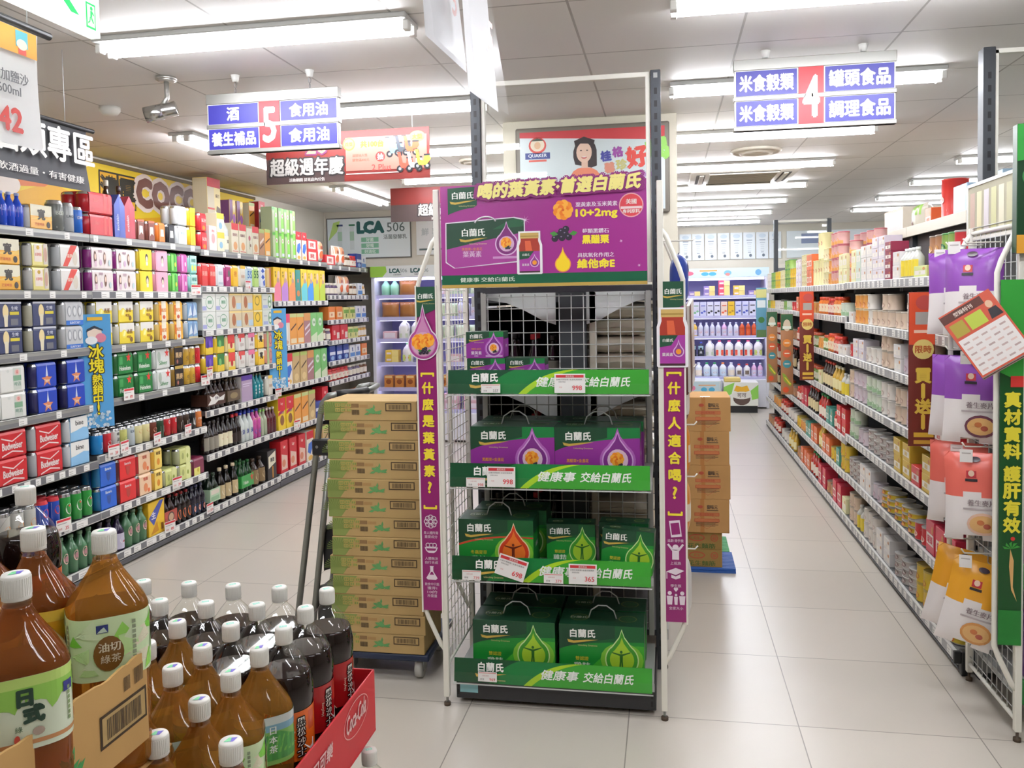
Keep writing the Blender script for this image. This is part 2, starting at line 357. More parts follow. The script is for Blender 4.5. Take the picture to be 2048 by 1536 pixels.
g = G(); g.box(-.3, -.29, -.006, .006, .3, HC-2.17, ALU); g.box(-.05, -.04, -.006, .006, .3, HC-2.17, ALU); g.obj('bracket', t)
# hanging price sheets and banners near the camera
def sheet_mesh(w, h, m, bend=.0, ny=8):
    g = G(); vs = []
    for j in range(ny+1):
        for i in range(5): vs.append((w*i/4, bend*math.sin(PI*j/ny*1.3)*(.6+.4*i/4), -h*j/ny))
    g.add(vs, [(j*5+i, (j+1)*5+i, (j+1)*5+i+1, j*5+i+1) for j in range(ny) for i in range(4)], m, True); return g
t = thing('price_banner', 'white hanging price sheet with red 42 in clear sleeve, upper left', 'banner', (-1.43, 1.65, 2.2), PI/2)
g = sheet_mesh(.3, .265, paper('#f0efee'), .004); g.obj('sheet', t, (-.17, 0, -.03))
g = sheet_mesh(.315, .28, FILM, .004); g.obj('clear_sleeve', t, (-.175, -.006, -.024))
mp = plane_map((-.17, -.005, -.295), (1, 0, 0), (0, 0, 1))
g = G(); g.rect(.002, .205, .29, .262, '#f0a53c', mp, .0006); g.oval(.12, .235, .03, .02, '#e06b2c', mp, .001); g.oval(.12, .235, .02, .013, '#f5d27a', mp, .0015)
g.rect(.225, .222, .262, .258, '#5fb6c4', mp, .001); g.oval(.243, .228, .016, .012, '#f4e2d0', mp, .0015); g.rect(.232, .206, .256, .218, '#d9564a', mp, .001)
g.text('黑松加鹽沙', .19, .15, .026, '#6d6c70', mp, .001); g.text('600ml', .2, .12, .02, '#6d6c70', mp, .001); g.text('42', .2, .055, .05, '#d9443c', mp, .001, bold=.04)
g.obj('lettering', t)
g = G(); g.tube([(-.3, 0, -.02), (.17, 0, -.02)], .009, BLACK, 10); g.obj('rail', t)
for x in (-.12, .1): g = G(); g.tube([(x, 0, -.015), (x, 0, HC-2.2)], .0012, M('#d8d8d8'), 5); g.obj('cord', t)
t = thing('promotion_banner', 'dark grey hanging liquor zone banner with white lettering on black rod', 'banner', (-2.25, 2.95, 2.24), PI/2)
g = sheet_mesh(.6, .24, M('#3f4043', .55), .01); g.obj('cloth', t, (-.5, 0, -.005))
mp = plane_map((-.5, -.008, -.245), (1, 0, 0), (0, 0, 1)); g = G()
g.text('酒類專區', .36, .16, .125, '#dcdad4', mp, .004, bold=.02); g.text('飲酒過量・有害健康', .34, .04, .028, '#dcdad4', mp, .004, w=.44); g.obj('lettering', t)
g = G(); g.tube([(-.55, 0, 0), (.14, 0, 0)], .009, BLACK, 10); g.obj('rod', t)
g = G(); g.tube([(-.02, 0, 0), (-.02, 0, HC-2.26)], .0015, '#d8d8d8', 5); g.tube([(-.42, 0, 0), (-.42, 0, HC-2.26)], .0015, '#d8d8d8', 5); g.obj('cord', t)
for (x, y, rz, w_, h_, z, lab, tw) in ((-.412, 1.61, 88, .21, .44, 2.01, 'white price sheet in shiny clear sleeve hanging top centre, shorter one', 0), (-.335, 1.577, 86, .15, .5, 1.91, 'white price sheet in shiny clear sleeve hanging top centre, lower one', 1)):
    t = thing('price_banner', lab, 'banner', (x, y, z), math.radians(rz))
    g = sheet_mesh(w_*1.25, h_, paper('#f0f0f2'), .012); g.obj('sheet', t, (-w_*.62, .004, h_))
    g = sheet_mesh(w_*1.3, h_*1.02, FILM, .02); g.obj('clear_sleeve', t, (-w_*.645, -.01, h_*1.005))
    mp = plane_map((-w_*.62, -.014, 0), (1, 0, 0), (0, 0, 1)); g = G(); g.text('5', w_*.7, h_*.24, .055, '#dba39c', mp, .001); g.obj('lettering', t)
    g = G(); g.tube([(0, 0, h_), (0, 0, HC-z)], .0012, '#d8d8d8', 5); g.obj('cord', t)
# red anniversary banners over aisle five
def anniversary(label, x0, x1, y, z0, z1, full):
    t = thing('anniversary_banner', label, 'banner', (x0, y, z0)); W = x1-x0; H = z1-z0; mp = plane_map((0, -.004, 0), (1, 0, 0), (0, 0, 1))
    g = G(); g.box(0, W, -.003, .003, 0, H, M('#742019', .5, var=.45, scale=3.5)); g.obj('sheet', t)
    g = G(); s = H/.27
    tx = .235*s if full else W*.5
    g.rect(0, 0, tx*1.92 if full else W, H*.5, '#4a3a38', mp, .0005)
    g.text('20', tx+.06*s, H*.74, H*.34, '#6a2a55', mp, .001, bold=.07); g.text('20', tx+.06*s, H*.74, H*.32, '#d99a6a', mp, .0015, bold=.01)
    g.text('超級週年慶', tx, H*.33, H*.36, '#2f2a2a', mp, .001, w=.43*s, bold=.07); g.text('超級週年慶', tx, H*.33, H*.34, '#b5b1ab', mp, .002, w=.42*s, bold=.025)
    g.text('活動期間 詳見店內公告', tx, H*.07, H*.07, '#e3e0da', mp, .001)
    if full:
        a = .462*s
        g.rect(a, H*.2, W*.985, H*.86, '#b97264', mp, .0008)
        g.oval(a+.02*s, H*.73, H*.13, H*.13, '#b98a35', mp, .001); g.oval(a+.02*s, H*.73, H*.1, H*.1, '#d9b15a', mp, .0015); g.text('首獎', a+.02*s, H*.73, H*.08, '#5d4012', mp, .002)
        g.text('共100台', a+.15*s, H*.72, H*.13, '#d9b81e', mp, .001, bold=.05); g.text('滿額抽大獎', a+.08*s, H*.5, H*.06, '#c2503c', mp, .001); g.text('購物滿400元', a+.085*s, H*.41, H*.06, '#c2503c', mp, .001)
        g.oval(a+.195*s, H*.46, H*.1, H*.1, '#d8322c', mp, .001); g.text('抽', a+.195*s, H*.46, H*.12, WHITE, mp, .0015)
        g.text('2 Plus', a+.2*s, H*.25, H*.12, '#c8403a', mp, .001); g.rect(a, H*.13, a+.3*s, H*.15, '#f3d9cc', mp, .001)
        for k, (cx, cy, c) in enumerate(((.39, .6, '#6cc3da'), (.455, .62, '#3a3f47'), (.52, .62, '#e4562e'), (.47, .3, '#df4a35'), (.545, .3, '#e9e9e4'), (.61, .34, '#d8e13a'))):
            X = a+cx*s*.7; Y = H*cy; q = H*.29
            for dx in (-.32, .36): g.oval(X+q*dx, Y-q*.35, q*.24, q*.24, '#1d1d20', mp, .0012+.0004*k, 14); g.oval(X+q*dx, Y-q*.35, q*.11, q*.11, '#8d8d8d', mp, .0014+.0004*k, 10)
            g.poly([(X-q*.5, Y+q*.75), (X-q*.28, Y+q*.8), (X-q*.12, Y+q*.05), (X+q*.12, Y), (X+q*.16, Y+q*.3), (X+q*.55, Y+q*.38), (X+q*.62, Y+q*.1), (X+q*.3, Y-q*.3), (X-q*.2, Y-q*.3), (X-q*.36, Y-q*.05), (X-q*.4, Y+q*.4)], c, mp, .0013+.0004*k)
            g.rect(X+q*.14, Y+q*.32, X+q*.6, Y+q*.44, '#222226', mp, .0015+.0004*k); g.rect(X-q*.62, Y+q*.76, X-q*.3, Y+q*.82, '#222226', mp, .0015+.0004*k)
        g.oval(W*.93, H*.82, H*.16, H*.11, '#d3b049', mp, .0009); g.text('大獎', W*.93, H*.82, H*.1, '#8a6a1c', mp, .004)
    g.obj('lettering', t)
    g = G()
    for x in (W*.1, W*.9): g.tube([(x, 0, H), (x, 0, HC-z0)], .0015, '#d8d8d8', 5)
    g.obj('cord', t)
anniversary('red anniversary sale banner with six scooters hanging behind aisle five sign', -2.16, -1.23, 4.42, 2.195, 2.465, True)
anniversary('smaller looking red anniversary banner hanging farther back in aisle five', -2.3, -1.37, 7.0, 2.215, 2.50, False)
# round diffusers, smoke detector, air conditioner
for i, (x, y, r, lab, nm) in enumerate(((.62, 6.15, .17, 'round white ceiling diffuser between light rows in aisle four', 'ceiling_vent'), (-1.35, 6.0, .1, 'small round ceiling vent right of the scooter banner', 'ceiling_vent'))):
    t = thing(nm, lab, 'vent', (x, y, HC)); g = G()
    g.lathe([(r, 0), (r*1.02, -.01), (r*.9, -.022), (r*.86, -.012), (r*.7, -.014), (r*.66, -.028), (r*.5, -.028), (r*.46, -.016), (r*.3, -.018), (.0001, -.03)], 32, M('#d9d2c4', .5)); g.obj('rings', t)
t = thing('air_conditioner', 'white four way cassette air conditioner in the ceiling of aisle four', 'air conditioner', (.62, 7.35, HC))
g = G(); g.rbox(-.42, .42, -.42, .42, -.03, -.0005, M('#e2ddd2', .5), .012); g.obj('panel', t)
g = G(); g.box(-.26, .26, -.26, .26, -.036, -.0305, M('#9a927f', .6))
for k in range(9): g.box(-.25, .25, -.245+k*.058, -.225+k*.058, -.039, -.0355, M('#b3ab98', .6))
g.obj('intake_grille', t)
for a in range(4):
    b = G(); b.box(-.27, .27, .3, .37, -.034, -.0305, M('#4f4a42', .6)); b.box(-.27, .27, .31, .345, -.042, -.034, M('#e2ddd2', .5), .002); g = G(); g.merge(b, Matrix.Rotation(a*PI/2, 4, 'Z')); g.obj('air_outlet', t)
t = thing('smoke_detector', 'small round smoke detector on the ceiling left of the aisle five lights', 'detector', (-2.74, 3.9, HC)); g = G(); g.lathe([(.05, 0), (.05, -.02), (.035, -.038), (.0001, -.04)], 20, WHITE); g.obj('dome', t)
# ---------------------------------------------------------------- print helpers
def print_front(g, W, H, mp, items, d=.0006):
    """items in fractions of the front: r rectangle, o oval, t text, p polygon, d drop, v vertical text."""
    for k, q in enumerate(items):
        dd = d+.00025*k; c = q[-1]
        if q[0] == 'r': g.rect(q[1]*W, q[2]*H, q[3]*W, q[4]*H, c, mp, dd, q[5] if len(q) > 6 else 1)
        elif q[0] == 'o': g.oval(q[1]*W, q[2]*H, q[3]*W, q[4]*H, c, mp, dd, 16)
        elif q[0] == 'n': g.ring(q[1]*W, q[2]*H, q[3]*W, q[4]*H, q[5], c, mp, dd, 20)
        elif q[0] == 't': g.text(q[1], q[2]*W, q[3]*H, q[4]*H, q[5], mp, dd, w=(q[6]*W if len(q) > 6 else None), bold=.03)
        elif q[0] == 'p': g.poly([(a*W, b*H) for a, b in q[1]], c, mp, dd)
        elif q[0] == 'd': g.drop(q[1]*W, q[2]*H, q[3]*H, q[4]*H, c, mp, dd)
        elif q[0] == 'v': g.vtext(q[1], q[2]*W, q[3]*H, q[4]*H, q[5]*H, c, mp, dd)
def brand(g, a, b, h, mp, d=.001):
    """The white brand lettering with its gold swoosh; (a, b) the lettering's centre."""
    g.text('白蘭氏', a, b, h, '#f4f4ee', mp, d, bold=.03)
    g.poly([(a-h*1.9, b-h*.78), (a-h*1.1, b-h*.95), (a+h*.4, b-h*.78), (a+h*1.9, b-h*.72), (a+h*.4, b-h*1.0), (a-h*1.1, b-h*1.25), (a-h*1.75, b-h*1.15)], '#c9a94a', mp, d)
    g.text('Unlocking Greatness', a+h*.6, b-h*1.5, h*.26, '#d7c88a', mp, d)
def bez(ps, n=10):
    """Cubic curve through four control points."""
    o = []
    for i in range(n+1):
        t = i/n; s = 1-t
        o.append(tuple(s**3*ps[0][k]+3*s*s*t*ps[1][k]+3*s*t*t*ps[2][k]+t**3*ps[3][k] for k in range(len(ps[0]))))
    return o
def flower(g, a, b, r, mp, d, c1='#f08c1e', c2='#f7ae3a'):
    for k in range(9):
        q = 2*PI*k/9; g.oval(a+r*.62*math.cos(q), b+r*.62*math.sin(q), r*.42, r*.42, c1 if k % 2 else c2, mp, d+.00005*k, 10)
    for k in range(6):
        q = 2*PI*k/6+.3; g.oval(a+r*.3*math.cos(q), b+r*.3*math.sin(q), r*.3, r*.3, c2 if k % 2 else '#ea7a14', mp, d+.0006+.00005*k, 10)
    g.oval(a, b, r*.14, r*.14, '#d8600c', mp, d+.001, 8)
def berries(g, a, b, r, mp, d):
    for k, (x, y) in enumerate(((-1.1, -.2), (-.4, .5), (.3, .1), (-.3, -.6), (.9, -.5), (.4, .9), (-1.6, -.7))):
        g.oval(a+x*r, b+y*r, r*.62, r*.62, '#241a2e', mp, d+.00006*k, 12); g.oval(a+(x-.15)*r, b+(y+.2)*r, r*.15, r*.12, '#8d7fa0', mp, d+.0005, 8)
    for s in (-1, 1): g.poly([(a+s*r*1.0, b), (a+s*r*1.7, b+r*.6), (a+s*r*2.5, b+r*.3), (a+s*r*1.9, b-r*.3)], '#3f8a34', mp, d+.0007)
def figure(g, a, b, h, mp, d, c):
    """A small standing figure with spread arms inside a drop."""
    g.oval(a, b+h*.9, h*.07, h*.08, c, mp, d, 8)
    g.poly([(a-h*.08, b+h*.8), (a+h*.08, b+h*.8), (a+h*.07, b+h*.45), (a+h*.1, b), (a+h*.02, b), (a, b+h*.4), (a-h*.04, b), (a-h*.12, b), (a-h*.07, b+h*.45)], c, mp, d)
    g.poly([(a-h*.06, b+h*.8), (a-h*.45, b+h*.88), (a-h*.45, b+h*.83), (a-h*.06, b+h*.7)], c, mp, d); g.poly([(a+h*.06, b+h*.8), (a+h*.45, b+h*.92), (a+h*.46, b+h*.87), (a+h*.06, b+h*.7)], c, mp, d)
DG = '#12432a'; GR = '#1a8a35'; PU = '#8f2d93'; LG = '#6cc22e'
def gift_front(g, W, H, mp, kind):
    """Print of a gift box front: kind lutein (purple), red drop or green drop."""
    if kind == 'lutein':
        g.rect(0, 0, W, H, PU, mp, .0004); g.poly([(0, H), (0, H*.55)]+bez([(0, H*.55), (W*.3, H*.72), (W*.6, H*.78), (W, H*.8)], 8)+[(W, H)], '#0e7a3a', mp, .0006)
        g.poly([(0, H), (0, H*.53)]+bez([(0, H*.53), (W*.2, H*.7), (W*.5, H*.74), (W*.62, H*.8)], 8)+[(W*.62, H)], DG, mp, .0008)
        da, db, dr = W*.74, H*.36, H*.27
        g.drop(da, db, dr*1.28, dr*2.35, '#b565bd', mp, .001); g.drop(da, db, dr*1.12, dr*2.1, '#d9a9dd', mp, .0012); g.drop(da, db, dr*1.02, dr*1.95, '#7d2b86', mp, .0014)
        g.oval(da, db+dr*.05, dr*.74, dr*.78, '#e9c9dd', mp, .0016); flower(g, da-dr*.05, db+dr*.12, dr*.5, mp, .0018); berries(g, da+dr*.2, db-dr*.4, dr*.16, mp, .003)
        g.text('黑醋栗+金盞花', W*.27, H*.35, H*.07, '#f0a53a', mp, .0012, w=W*.26); g.text('葉黃素', W*.27, H*.2, H*.13, '#f2e8f2', mp, .0012)
        g.text('精華飲', W*.27, H*.08, H*.05, '#f2e8f2', mp, .0012); g.rect(W*.52, H*.04, W*.97, H*.11, '#c79ccb', mp, .0011)
    else:
        g.rect(0, 0, W, H, '#17882f', mp, .0004)
        g.poly([(W*.3, 0), (W, 0), (W, H*.62)]+bez([(W, H*.62), (W*.8, H*.66), (W*.5, H*.5), (W*.3, 0)], 8)[1:-1], '#3fa82c', mp, .0005)
        g.poly([(0, H), (0, H*.52)]+bez([(0, H*.52), (W*.3, H*.66), (W*.6, H*.68), (W, H*.7)], 8)+[(W, H)], '#0f5a2c', mp, .0006)
        g.poly([(0, H), (0, H*.5)]+bez([(0, H*.5), (W*.2, H*.64), (W*.45, H*.68), (W*.66, H*.76)], 8)+[(W*.66, H)], DG, mp, .0008)
        da, db, dr = W*.74, H*.34, H*.26
        if kind == 'red':
            g.poly(bez([(0, H*.5), (W*.3, H*.66), (W*.6, H*.7), (W, H*.66)], 10)+bez([(W, H*.63), (W*.6, H*.67), (W*.3, H*.62), (0, H*.46)], 10), '#c8442a', mp, .001)
            cs = ('#f0d9b0', '#d8401c', '#ee7a2a', '#6d2412')
        else: cs = ('#cfe6a0', '#3f9a2c', '#a8d034', '#2a6a24')
        g.oval(da, db, min(dr*1.6, W-da-.001), min(dr*1.5, db-.001), '#7fc23a', mp, .0009); g.drop(da, db, dr*1.26, dr*2.35, cs[0], mp, .0012); g.drop(da, db, dr*1.17, dr*2.2, cs[1], mp, .0014)
        g.drop(da, db, dr*.9, dr*1.7, cs[2], mp, .0016); figure(g, da-dr*.05, db-dr*.75, dr*1.5, mp, .0019, cs[3])
        g.text('雙認證' if kind == 'green' else '冬蟲夏草', W*.27, H*.33, H*.08, '#d8c83a', mp, .0012); g.text('雞精', W*.27, H*.18, H*.15, '#dfe8d4', mp, .0012)
        g.ring(W*.27, H*.04, H*.07, H*.05, H*.02, '#dfe8d4', mp, .0012, 14)
    brand(g, W*.28, H*.83, H*.16, mp, .0014)
def gift_box(label, kind, W, H, D, loc, rz=0., handle=True, group=None, rot=None):
    t = thing('gift_box', label, 'gift box', loc, rz, group)
    if rot: t.rotation_euler = rot
    side = PU if kind == 'lutein' else '#13802f'
    g = G(); g.box(-W/2, W/2, 0, D, 0, H, M(DG, .35), .0015)
    for s in (-1, 1):
        mp = plane_map((s*W/2, D if s < 0 else 0, 0), (0, -1 if s < 0 else 1, 0), (0, 0, 1)); g.rect(.002, .002, D-.002, H*.72, side, mp, .0004); g.text('白蘭氏', D/2, H*.45, H*.1, '#e8e8e0', mp)
    mp = plane_map((-W/2, 0, 0), (1, 0, 0), (0, 0, 1)); gift_front(g, W, H, mp, kind)
    mt_ = plane_map((-W/2, 0, H), (1, 0, 0), (0, 1, 0))
    for a in (.22, .8): g.ring(W*a, D*.5, W*.11, D*.22, .004, '#7a8a4a', mt_, .0006); g.oval(W*a, D*.5, W*.08, D*.14, '#2a5a34', mt_, .0005)
    g.text('白蘭氏', W*.22, D*.5, D*.14, '#cfd6c2', mt_, .0009)
    g.obj('carton', t)
    if handle:
        g = G(); hw = W*.17; pts = [(-hw, D*.5, H-.004), (-hw*.8, D*.5, H+.03), (-hw*.3, D*.5, H+.049), (hw*.3, D*.5, H+.049), (hw*.8, D*.5, H+.03), (hw, D*.5, H-.004)]
        for k in range(len(pts)-1):
            (x0, y0, z0), (x1, y1, z1) = pts[k], pts[k+1]
            g.add([(x0, y0-.006, z0), (x1, y1-.006, z1), (x1, y1+.006, z1), (x0, y0+.006, z0)], [(0, 1, 2, 3)], M('#cfd2d0', .3))
        g.tube(pts, .0026, M('#cfd2d0', .3), 6); g.obj('handle', t)
    return t
# ---------------------------------------------------------------- the promotional display at the end of the middle shelves
EY = 3.08
T = thing('display_rack', 'white framed promotional display rack with green shelf strips, centre', 'display rack', (-.428, EY, 0))
def E(g, name, p=None): o = g.obj(name, p or T, (.428, -EY, 0)); return o
for s, x in ((-1, -.836), (1, -.02)):
    for y in (EY, 3.52):
        g = G(); g.box(x-.011, x+.011, y-.011, y+.011, .035, 1.95, CREAM, .002)
        bx = x+s*.078
        g.tube([(x, y, 1.78), (x+s*.02, y, 1.755), (bx-s*.012, y, 1.64), (bx, y, 1.60), (bx, y, .37), (bx-s*.012, y, .335), (x+s*.02, y, .235), (x, y, .21)], .009, CREAM, 8)
        g.lathe([(.005, .0), (.005, .04, STEEL)], 8, STEEL, (x, y)); g.lathe([(.013, 0), (.013, .012)], 10, M('#4a3a2a', .5), (x, y)); E(g, 'frame_post')
    g = G()
    for k in range(37): g.tube([(x, EY+.01, .2+k*.046), (x, 3.51, .2+k*.046)], .0017, CREAM, 5)
    for k in range(9): g.tube([(x, EY+.045+k*.05, .15), (x, EY+.045+k*.05, 1.9)], .0017, CREAM, 5)
    for z in (.15, 1.9): g.tube([(x, EY, z), (x, 3.52, z)], .006, CREAM, 6)
    E(g, 'side_mesh')
    g = G(); xx = x+(.03 if s < 0 else -.0); xx = -.775 if s < 0 else -.0345
    g.box(xx-.02, xx+.02, 3.5, 3.56, .0, 2.447, M('#34383f', .4), .002)
    mp = plane_map((xx, 3.5, 0), (1, 0, 0), (0, 0, 1))
    for k in range(46):
        if k*.05+.1 < 2.42: g.rect(-.006, .1+k*.05, .006, .125+k*.05, '#0d0e10', mp, .0008)
    g.rect(-.008, 2.415, .008, 2.435, '#9a9a98', mp, .001); E(g, 'upright')
g = G()
for k in range(14): g.tube([(-.735+k*.05, 3.49, .18), (-.735+k*.05, 3.49, 1.56)], .0019, M('#b9bab5', .4), 5)
for k in range(28): g.tube([(-.752, 3.488, .2+k*.05), (-.068, 3.488, .2+k*.05)], .0019, M('#b9bab5', .4), 5)
for x in (-.752, -.072): g.box(x-.011, x+.011, 3.48, 3.5, .15, 1.57, M('#a9aaa4', .4), .002)
g.box(-.755, -.055, 3.48, 3.5, 1.565, 1.59, CHAR, .001); E(g, 'back_mesh')
g = G(); g.box(-.755, -.056, 3.525, 3.53, 1.6, 2.44, ACRYL); E(g, 'clear_top_panel')
g = G(); g.box(-.755, -.056, 3.515, 3.54, 2.425, 2.445, CREAM, .002); g.box(-.075, -.056, 3.515, 3.54, 1.6, 2.43, CREAM, .002); g.box(-.755, -.738, 3.515, 3.54, 1.6, 2.43, CREAM, .002); E(g, 'top_panel_frame')
SZ = [1.218, .868, .515, .122]
for k, z in enumerate(SZ):
    y0 = EY+.012
    g = G(); g.box(-.805, -.058, y0, 3.47, z-.022, z, M('#b8bab6', .45), .002); g.box(-.807, -.056, y0-.004, y0, z-.026, z+.004, M('#c4c6c2', .4)); E(g, 'shelf')
    g = G(); W = .742; H = .088; zb = z-.026; yb = y0-.006
    tilt = .012; mp = plane_map((-.806, yb-tilt, zb), (1, 0, 0), (0, tilt/H, 1))
    g.add([mp(0, 0, -.001), mp(W, 0, -.001), mp(W, H, -.001), mp(0, H, -.001)], [(0, 1, 2, 3)], M('#0f6a32', .3)); g.rect(0, 0, W, H, M('#17783a', .25), mp, .0)
    g.poly([(W*.38, 0)]+bez([(W*.38, 0), (W*.44, H*.5), (W*.52, H*.9), (W*.64, H)], 10)+[(W, H), (W, 0)], M('#3a9c30', .25), mp, .0003)
    g.poly(bez([(W*.36, 0), (W*.42, H*.5), (W*.5, H*.92), (W*.62, H)], 10)+bez([(W*.66, H), (W*.55, H*.86), (W*.47, H*.5), (W*.4, 0)], 10), M('#a4cf2c', .25), mp, .0005)
    g.poly([(0, 0)]+bez([(W*.18, 0), (W*.22, H*.4), (W*.26, H*.8), (W*.34, H)], 8)+[(0, H)], M('#104a2c', .25), mp, .0004)
    brand(g, W*.19, H*.68, H*.36, mp, .0008)
    g.text('健康事', W*.545, H*.5, H*.4, '#eef2ea', mp, .0008, shear=.2, w=W*.19); g.text('交給白蘭氏', W*.785, H*.5, H*.4, '#eef2ea', mp, .0008, shear=.2, w=W*.25); E(g, 'printed_strip')
    g = G(); mp2 = plane_map((-.808, yb-tilt-.004, zb-.003), (1, 0, 0), (0, tilt/H, 1)); g.rect(0, 0, W+.006, H*.46, FILM, mp2, 0); g.rect(0, -.004, W+.006, .001, M('#b9bcb8', .3), mp2, .001); E(g, 'ticket_rail')
g = G(); g.box(-.805, -.05, EY+.02, 3.5, .02, .095, M('#2a2b2e', .45), .003)
mp = plane_map((-.805, EY+.02, .02), (1, 0, 0), (0, 0, 1)); g.rect(.015, .025, .085, .058, M('#8fc4c9', .4), mp)
for x in (.004, .735):
    for q in range(2): g.rect(x, .015+q*.03, x+.008, .035+q*.03, '#0d0e10', mp)
E(g, 'base_plinth')
# header board
HW, HH = .748, .372; mp = plane_map((-.813, EY-.028, 1.585), (1, 0, 0), (0, 0, 1)); h0 = thing('header_board', 'purple and green printed header board with a bottle picture on the display rack', 'sign', (-.44, EY, 1.585))
def EH(g, name): return g.obj(name, h0, (.44, -EY, -1.585))
g = G(); g.box(-.813, -.065, EY-.028, EY+.012, 1.585, 1.957, M('#8a2472', .35), .001)
g.rect(0, 0, HW, HH, M('#9c2c86', .3), mp, .0004); g.rect(0, .01, HW, .047, M('#0f5a3c', .3), mp, .0007); g.rect(0, 0, HW, .012, M('#b89a4e', .3), mp, .0009)
g.text('健康事', .105, .029, .017, '#dfe6da', mp, .001, w=.07); g.text('交給白蘭氏', .21, .029, .017, '#dfe6da', mp, .001, w=.125)
g.poly([(.028, .364), (.137, .368), (.137, .3), (.125, .292)]+bez([(.125, .292), (.09, .29), (.055, .28), (.028, .268)], 5)[1:], '#0f4a30', mp, .0012); brand(g, .085, .337, .026, mp, .0016)
X = lambda q: (q-110)/1740*HW
Y_ = lambda q, x=900: (1065-25*(x-110)/1740-q)/875*HH
bx = [(X(160), Y_(510, 160)), (X(740), Y_(470, 740)), (X(830), Y_(490, 830)), (X(830), Y_(830, 830)), (X(230), Y_(885, 230)), (X(155), Y_(835, 155))]
g.poly([(x*1.0+(-.004 if x < .2 else .004), y+(.004 if y > .2 else -.004)) for x, y in bx], '#e6dce8', mp, .0014); g.poly(bx, '#14402a', mp, .0018)
g.poly([(X(160), Y_(720)), (X(300), Y_(690)), (X(500), Y_(650)), (X(826), Y_(590)), (X(826), Y_(826)), (X(230), Y_(880)), (X(160), Y_(832))], '#a03a90', mp, .0021); g.poly([(X(740), Y_(470)), (X(830), Y_(490)), (X(826), Y_(540)), (X(560), Y_(560))], '#1d5a38', mp, .002)
g.tube([(-.813+a, EY-.031, 1.585+b) for a, b in bez([(X(410), Y_(500)), (X(430), Y_(440)), (X(560), Y_(430)), (X(590), Y_(490))], 8)], .003, '#d9d4da', 6)
brand(g, X(395), Y_(580), .028, mp, .0024); g.text('葉黃素', X(380), Y_(765), .022, '#d9bcd6', mp, .0024); g.text('黑醋栗+金盞花', X(380), Y_(722), .011, '#d98a3a', mp, .0024); g.rect(X(560), Y_(810), X(790), Y_(790), '#c78fc2', mp, .0024)
dr = .038; da, db = X(680), Y_(685); g.drop(da, db, dr*1.12, dr*2.15, '#d9b4d8', mp, .0026); g.drop(da, db, dr, dr*2, '#7a2272', mp, .0028); g.oval(da, db, dr*.74, dr*.74, '#d9b0cf', mp, .003); flower(g, da-.002, db+.004, dr*.52, mp, .0032); berries(g, da+.006, db-.014, .005, mp, .0046)
# the bottle cut-out on the header
def jar_cut(g, a, b, w, h, mp, d):
    o = [(-.5, .02), (-.46, 0), (.46, 0), (.5, .02), (.5, .68), (.43, .8), (.43, 1), (-.43, 1), (-.43, .8), (-.5, .68)]
    g.poly([(a+x*w*1.14, b-.006+(h+.012)*y) for x, y in o], '#f2f0f2', mp, d)
    i = [(-.46, .02), (-.42, 0), (.42, 0), (.46, .02), (.46, .68), (.39, .79), (.39, .86), (-.39, .86), (-.39, .79), (-.46, .68)]
    g.poly([(a+x*w, b+h*y) for x, y in i], '#a3301c', mp, d+.0004); g.poly([(a-.18*w, b+h*.55), (a+.12*w, b+h*.55), (a+.05*w, b+h*.8), (a-.2*w, b+h*.8)], '#d8603a', mp, d+.0006)
    g.rect(a-.41*w, b+h*.86, a+.41*w, b+h, '#c8a860', mp, d+.0006); g.rect(a-.41*w, b+h*.9, a+.41*w, b+h*.93, '#a5853e', mp, d+.0008)
    g.rect(a-.46*w, b+h*.04, a+.46*w, b+h*.54, '#a3379a', mp, d+.0008); g.poly([(a-.46*w, b+h*.54), (a+.2*w, b+h*.54), (a-.05*w, b+h*.36), (a-.46*w, b+h*.33)], '#0f4a30', mp, d+.001); g.rect(a-.46*w, b+.0, a+.46*w, b+h*.04, '#3a1a22', mp, d+.001)
    g.text('白蘭氏', a-.16*w, b+h*.45, h*.06, WHITE, mp, d+.0013); g.text('葉黃素', a-.18*w, b+h*.2, h*.06, WHITE, mp, d+.0013); g.drop(a+.22*w, b+h*.25, w*.2, h*.22, '#dcb6dc', mp, d+.0012); g.drop(a+.22*w, b+h*.25, w*.16, h*.18, '#8a3a86', mp, d+.0014); g.oval(a+.22*w, b+h*.25, w*.1, w*.1, '#f09a2a', mp, d+.0016)
jar_cut(g, X(875), Y_(935), .082, .143, mp, .0034)
flower(g, X(1162), Y_(415), .036, mp, .001); g.text('葉黃素及玉米黃素', X(1440), Y_(375), .017, '#f0e6f0', mp, .001, w=.148); g.text('10+2mg', X(1440), Y_(455), .034, '#f5e23a', mp, .001, w=.146, bold=.04)
berries(g, X(1165), Y_(620), .02, mp, .001); g.text('莓類黑鑽石', X(1430), Y_(598), .017, '#f0e6f0', mp, .001, w=.094); g.text('黑醋栗', X(1430), Y_(668), .03, '#f5e23a', mp, .001, w=.094, bold=.04)
g.drop(X(1155), Y_(870), .029, .062, '#f0a04a', mp, .001); g.drop(X(1155), Y_(870), .025, .054, '#f7d51e', mp, .0013); g.text('具抗氧化作用之', X(1430), Y_(798), .016, '#f0e6f0', mp, .001, w=.13); g.text('維他命E', X(1430), Y_(870), .032, '#f5e23a', mp, .001, w=.132, bold=.04)
g.oval(X(1725), Y_(395), .043, .043, '#e3a3a8', mp, .001, 24); g.oval(X(1725), Y_(395), .039, .039, '#d8404a', mp, .0012, 24); g.text('美國', X(1725), Y_(365), .018, WHITE, mp, .0015); g.rect(X(1640), Y_(425), X(1812), Y_(405), '#f0d6d6', mp, .0015); g.text('專利原料', X(1725), Y_(445), .014, WHITE, mp, .0016)
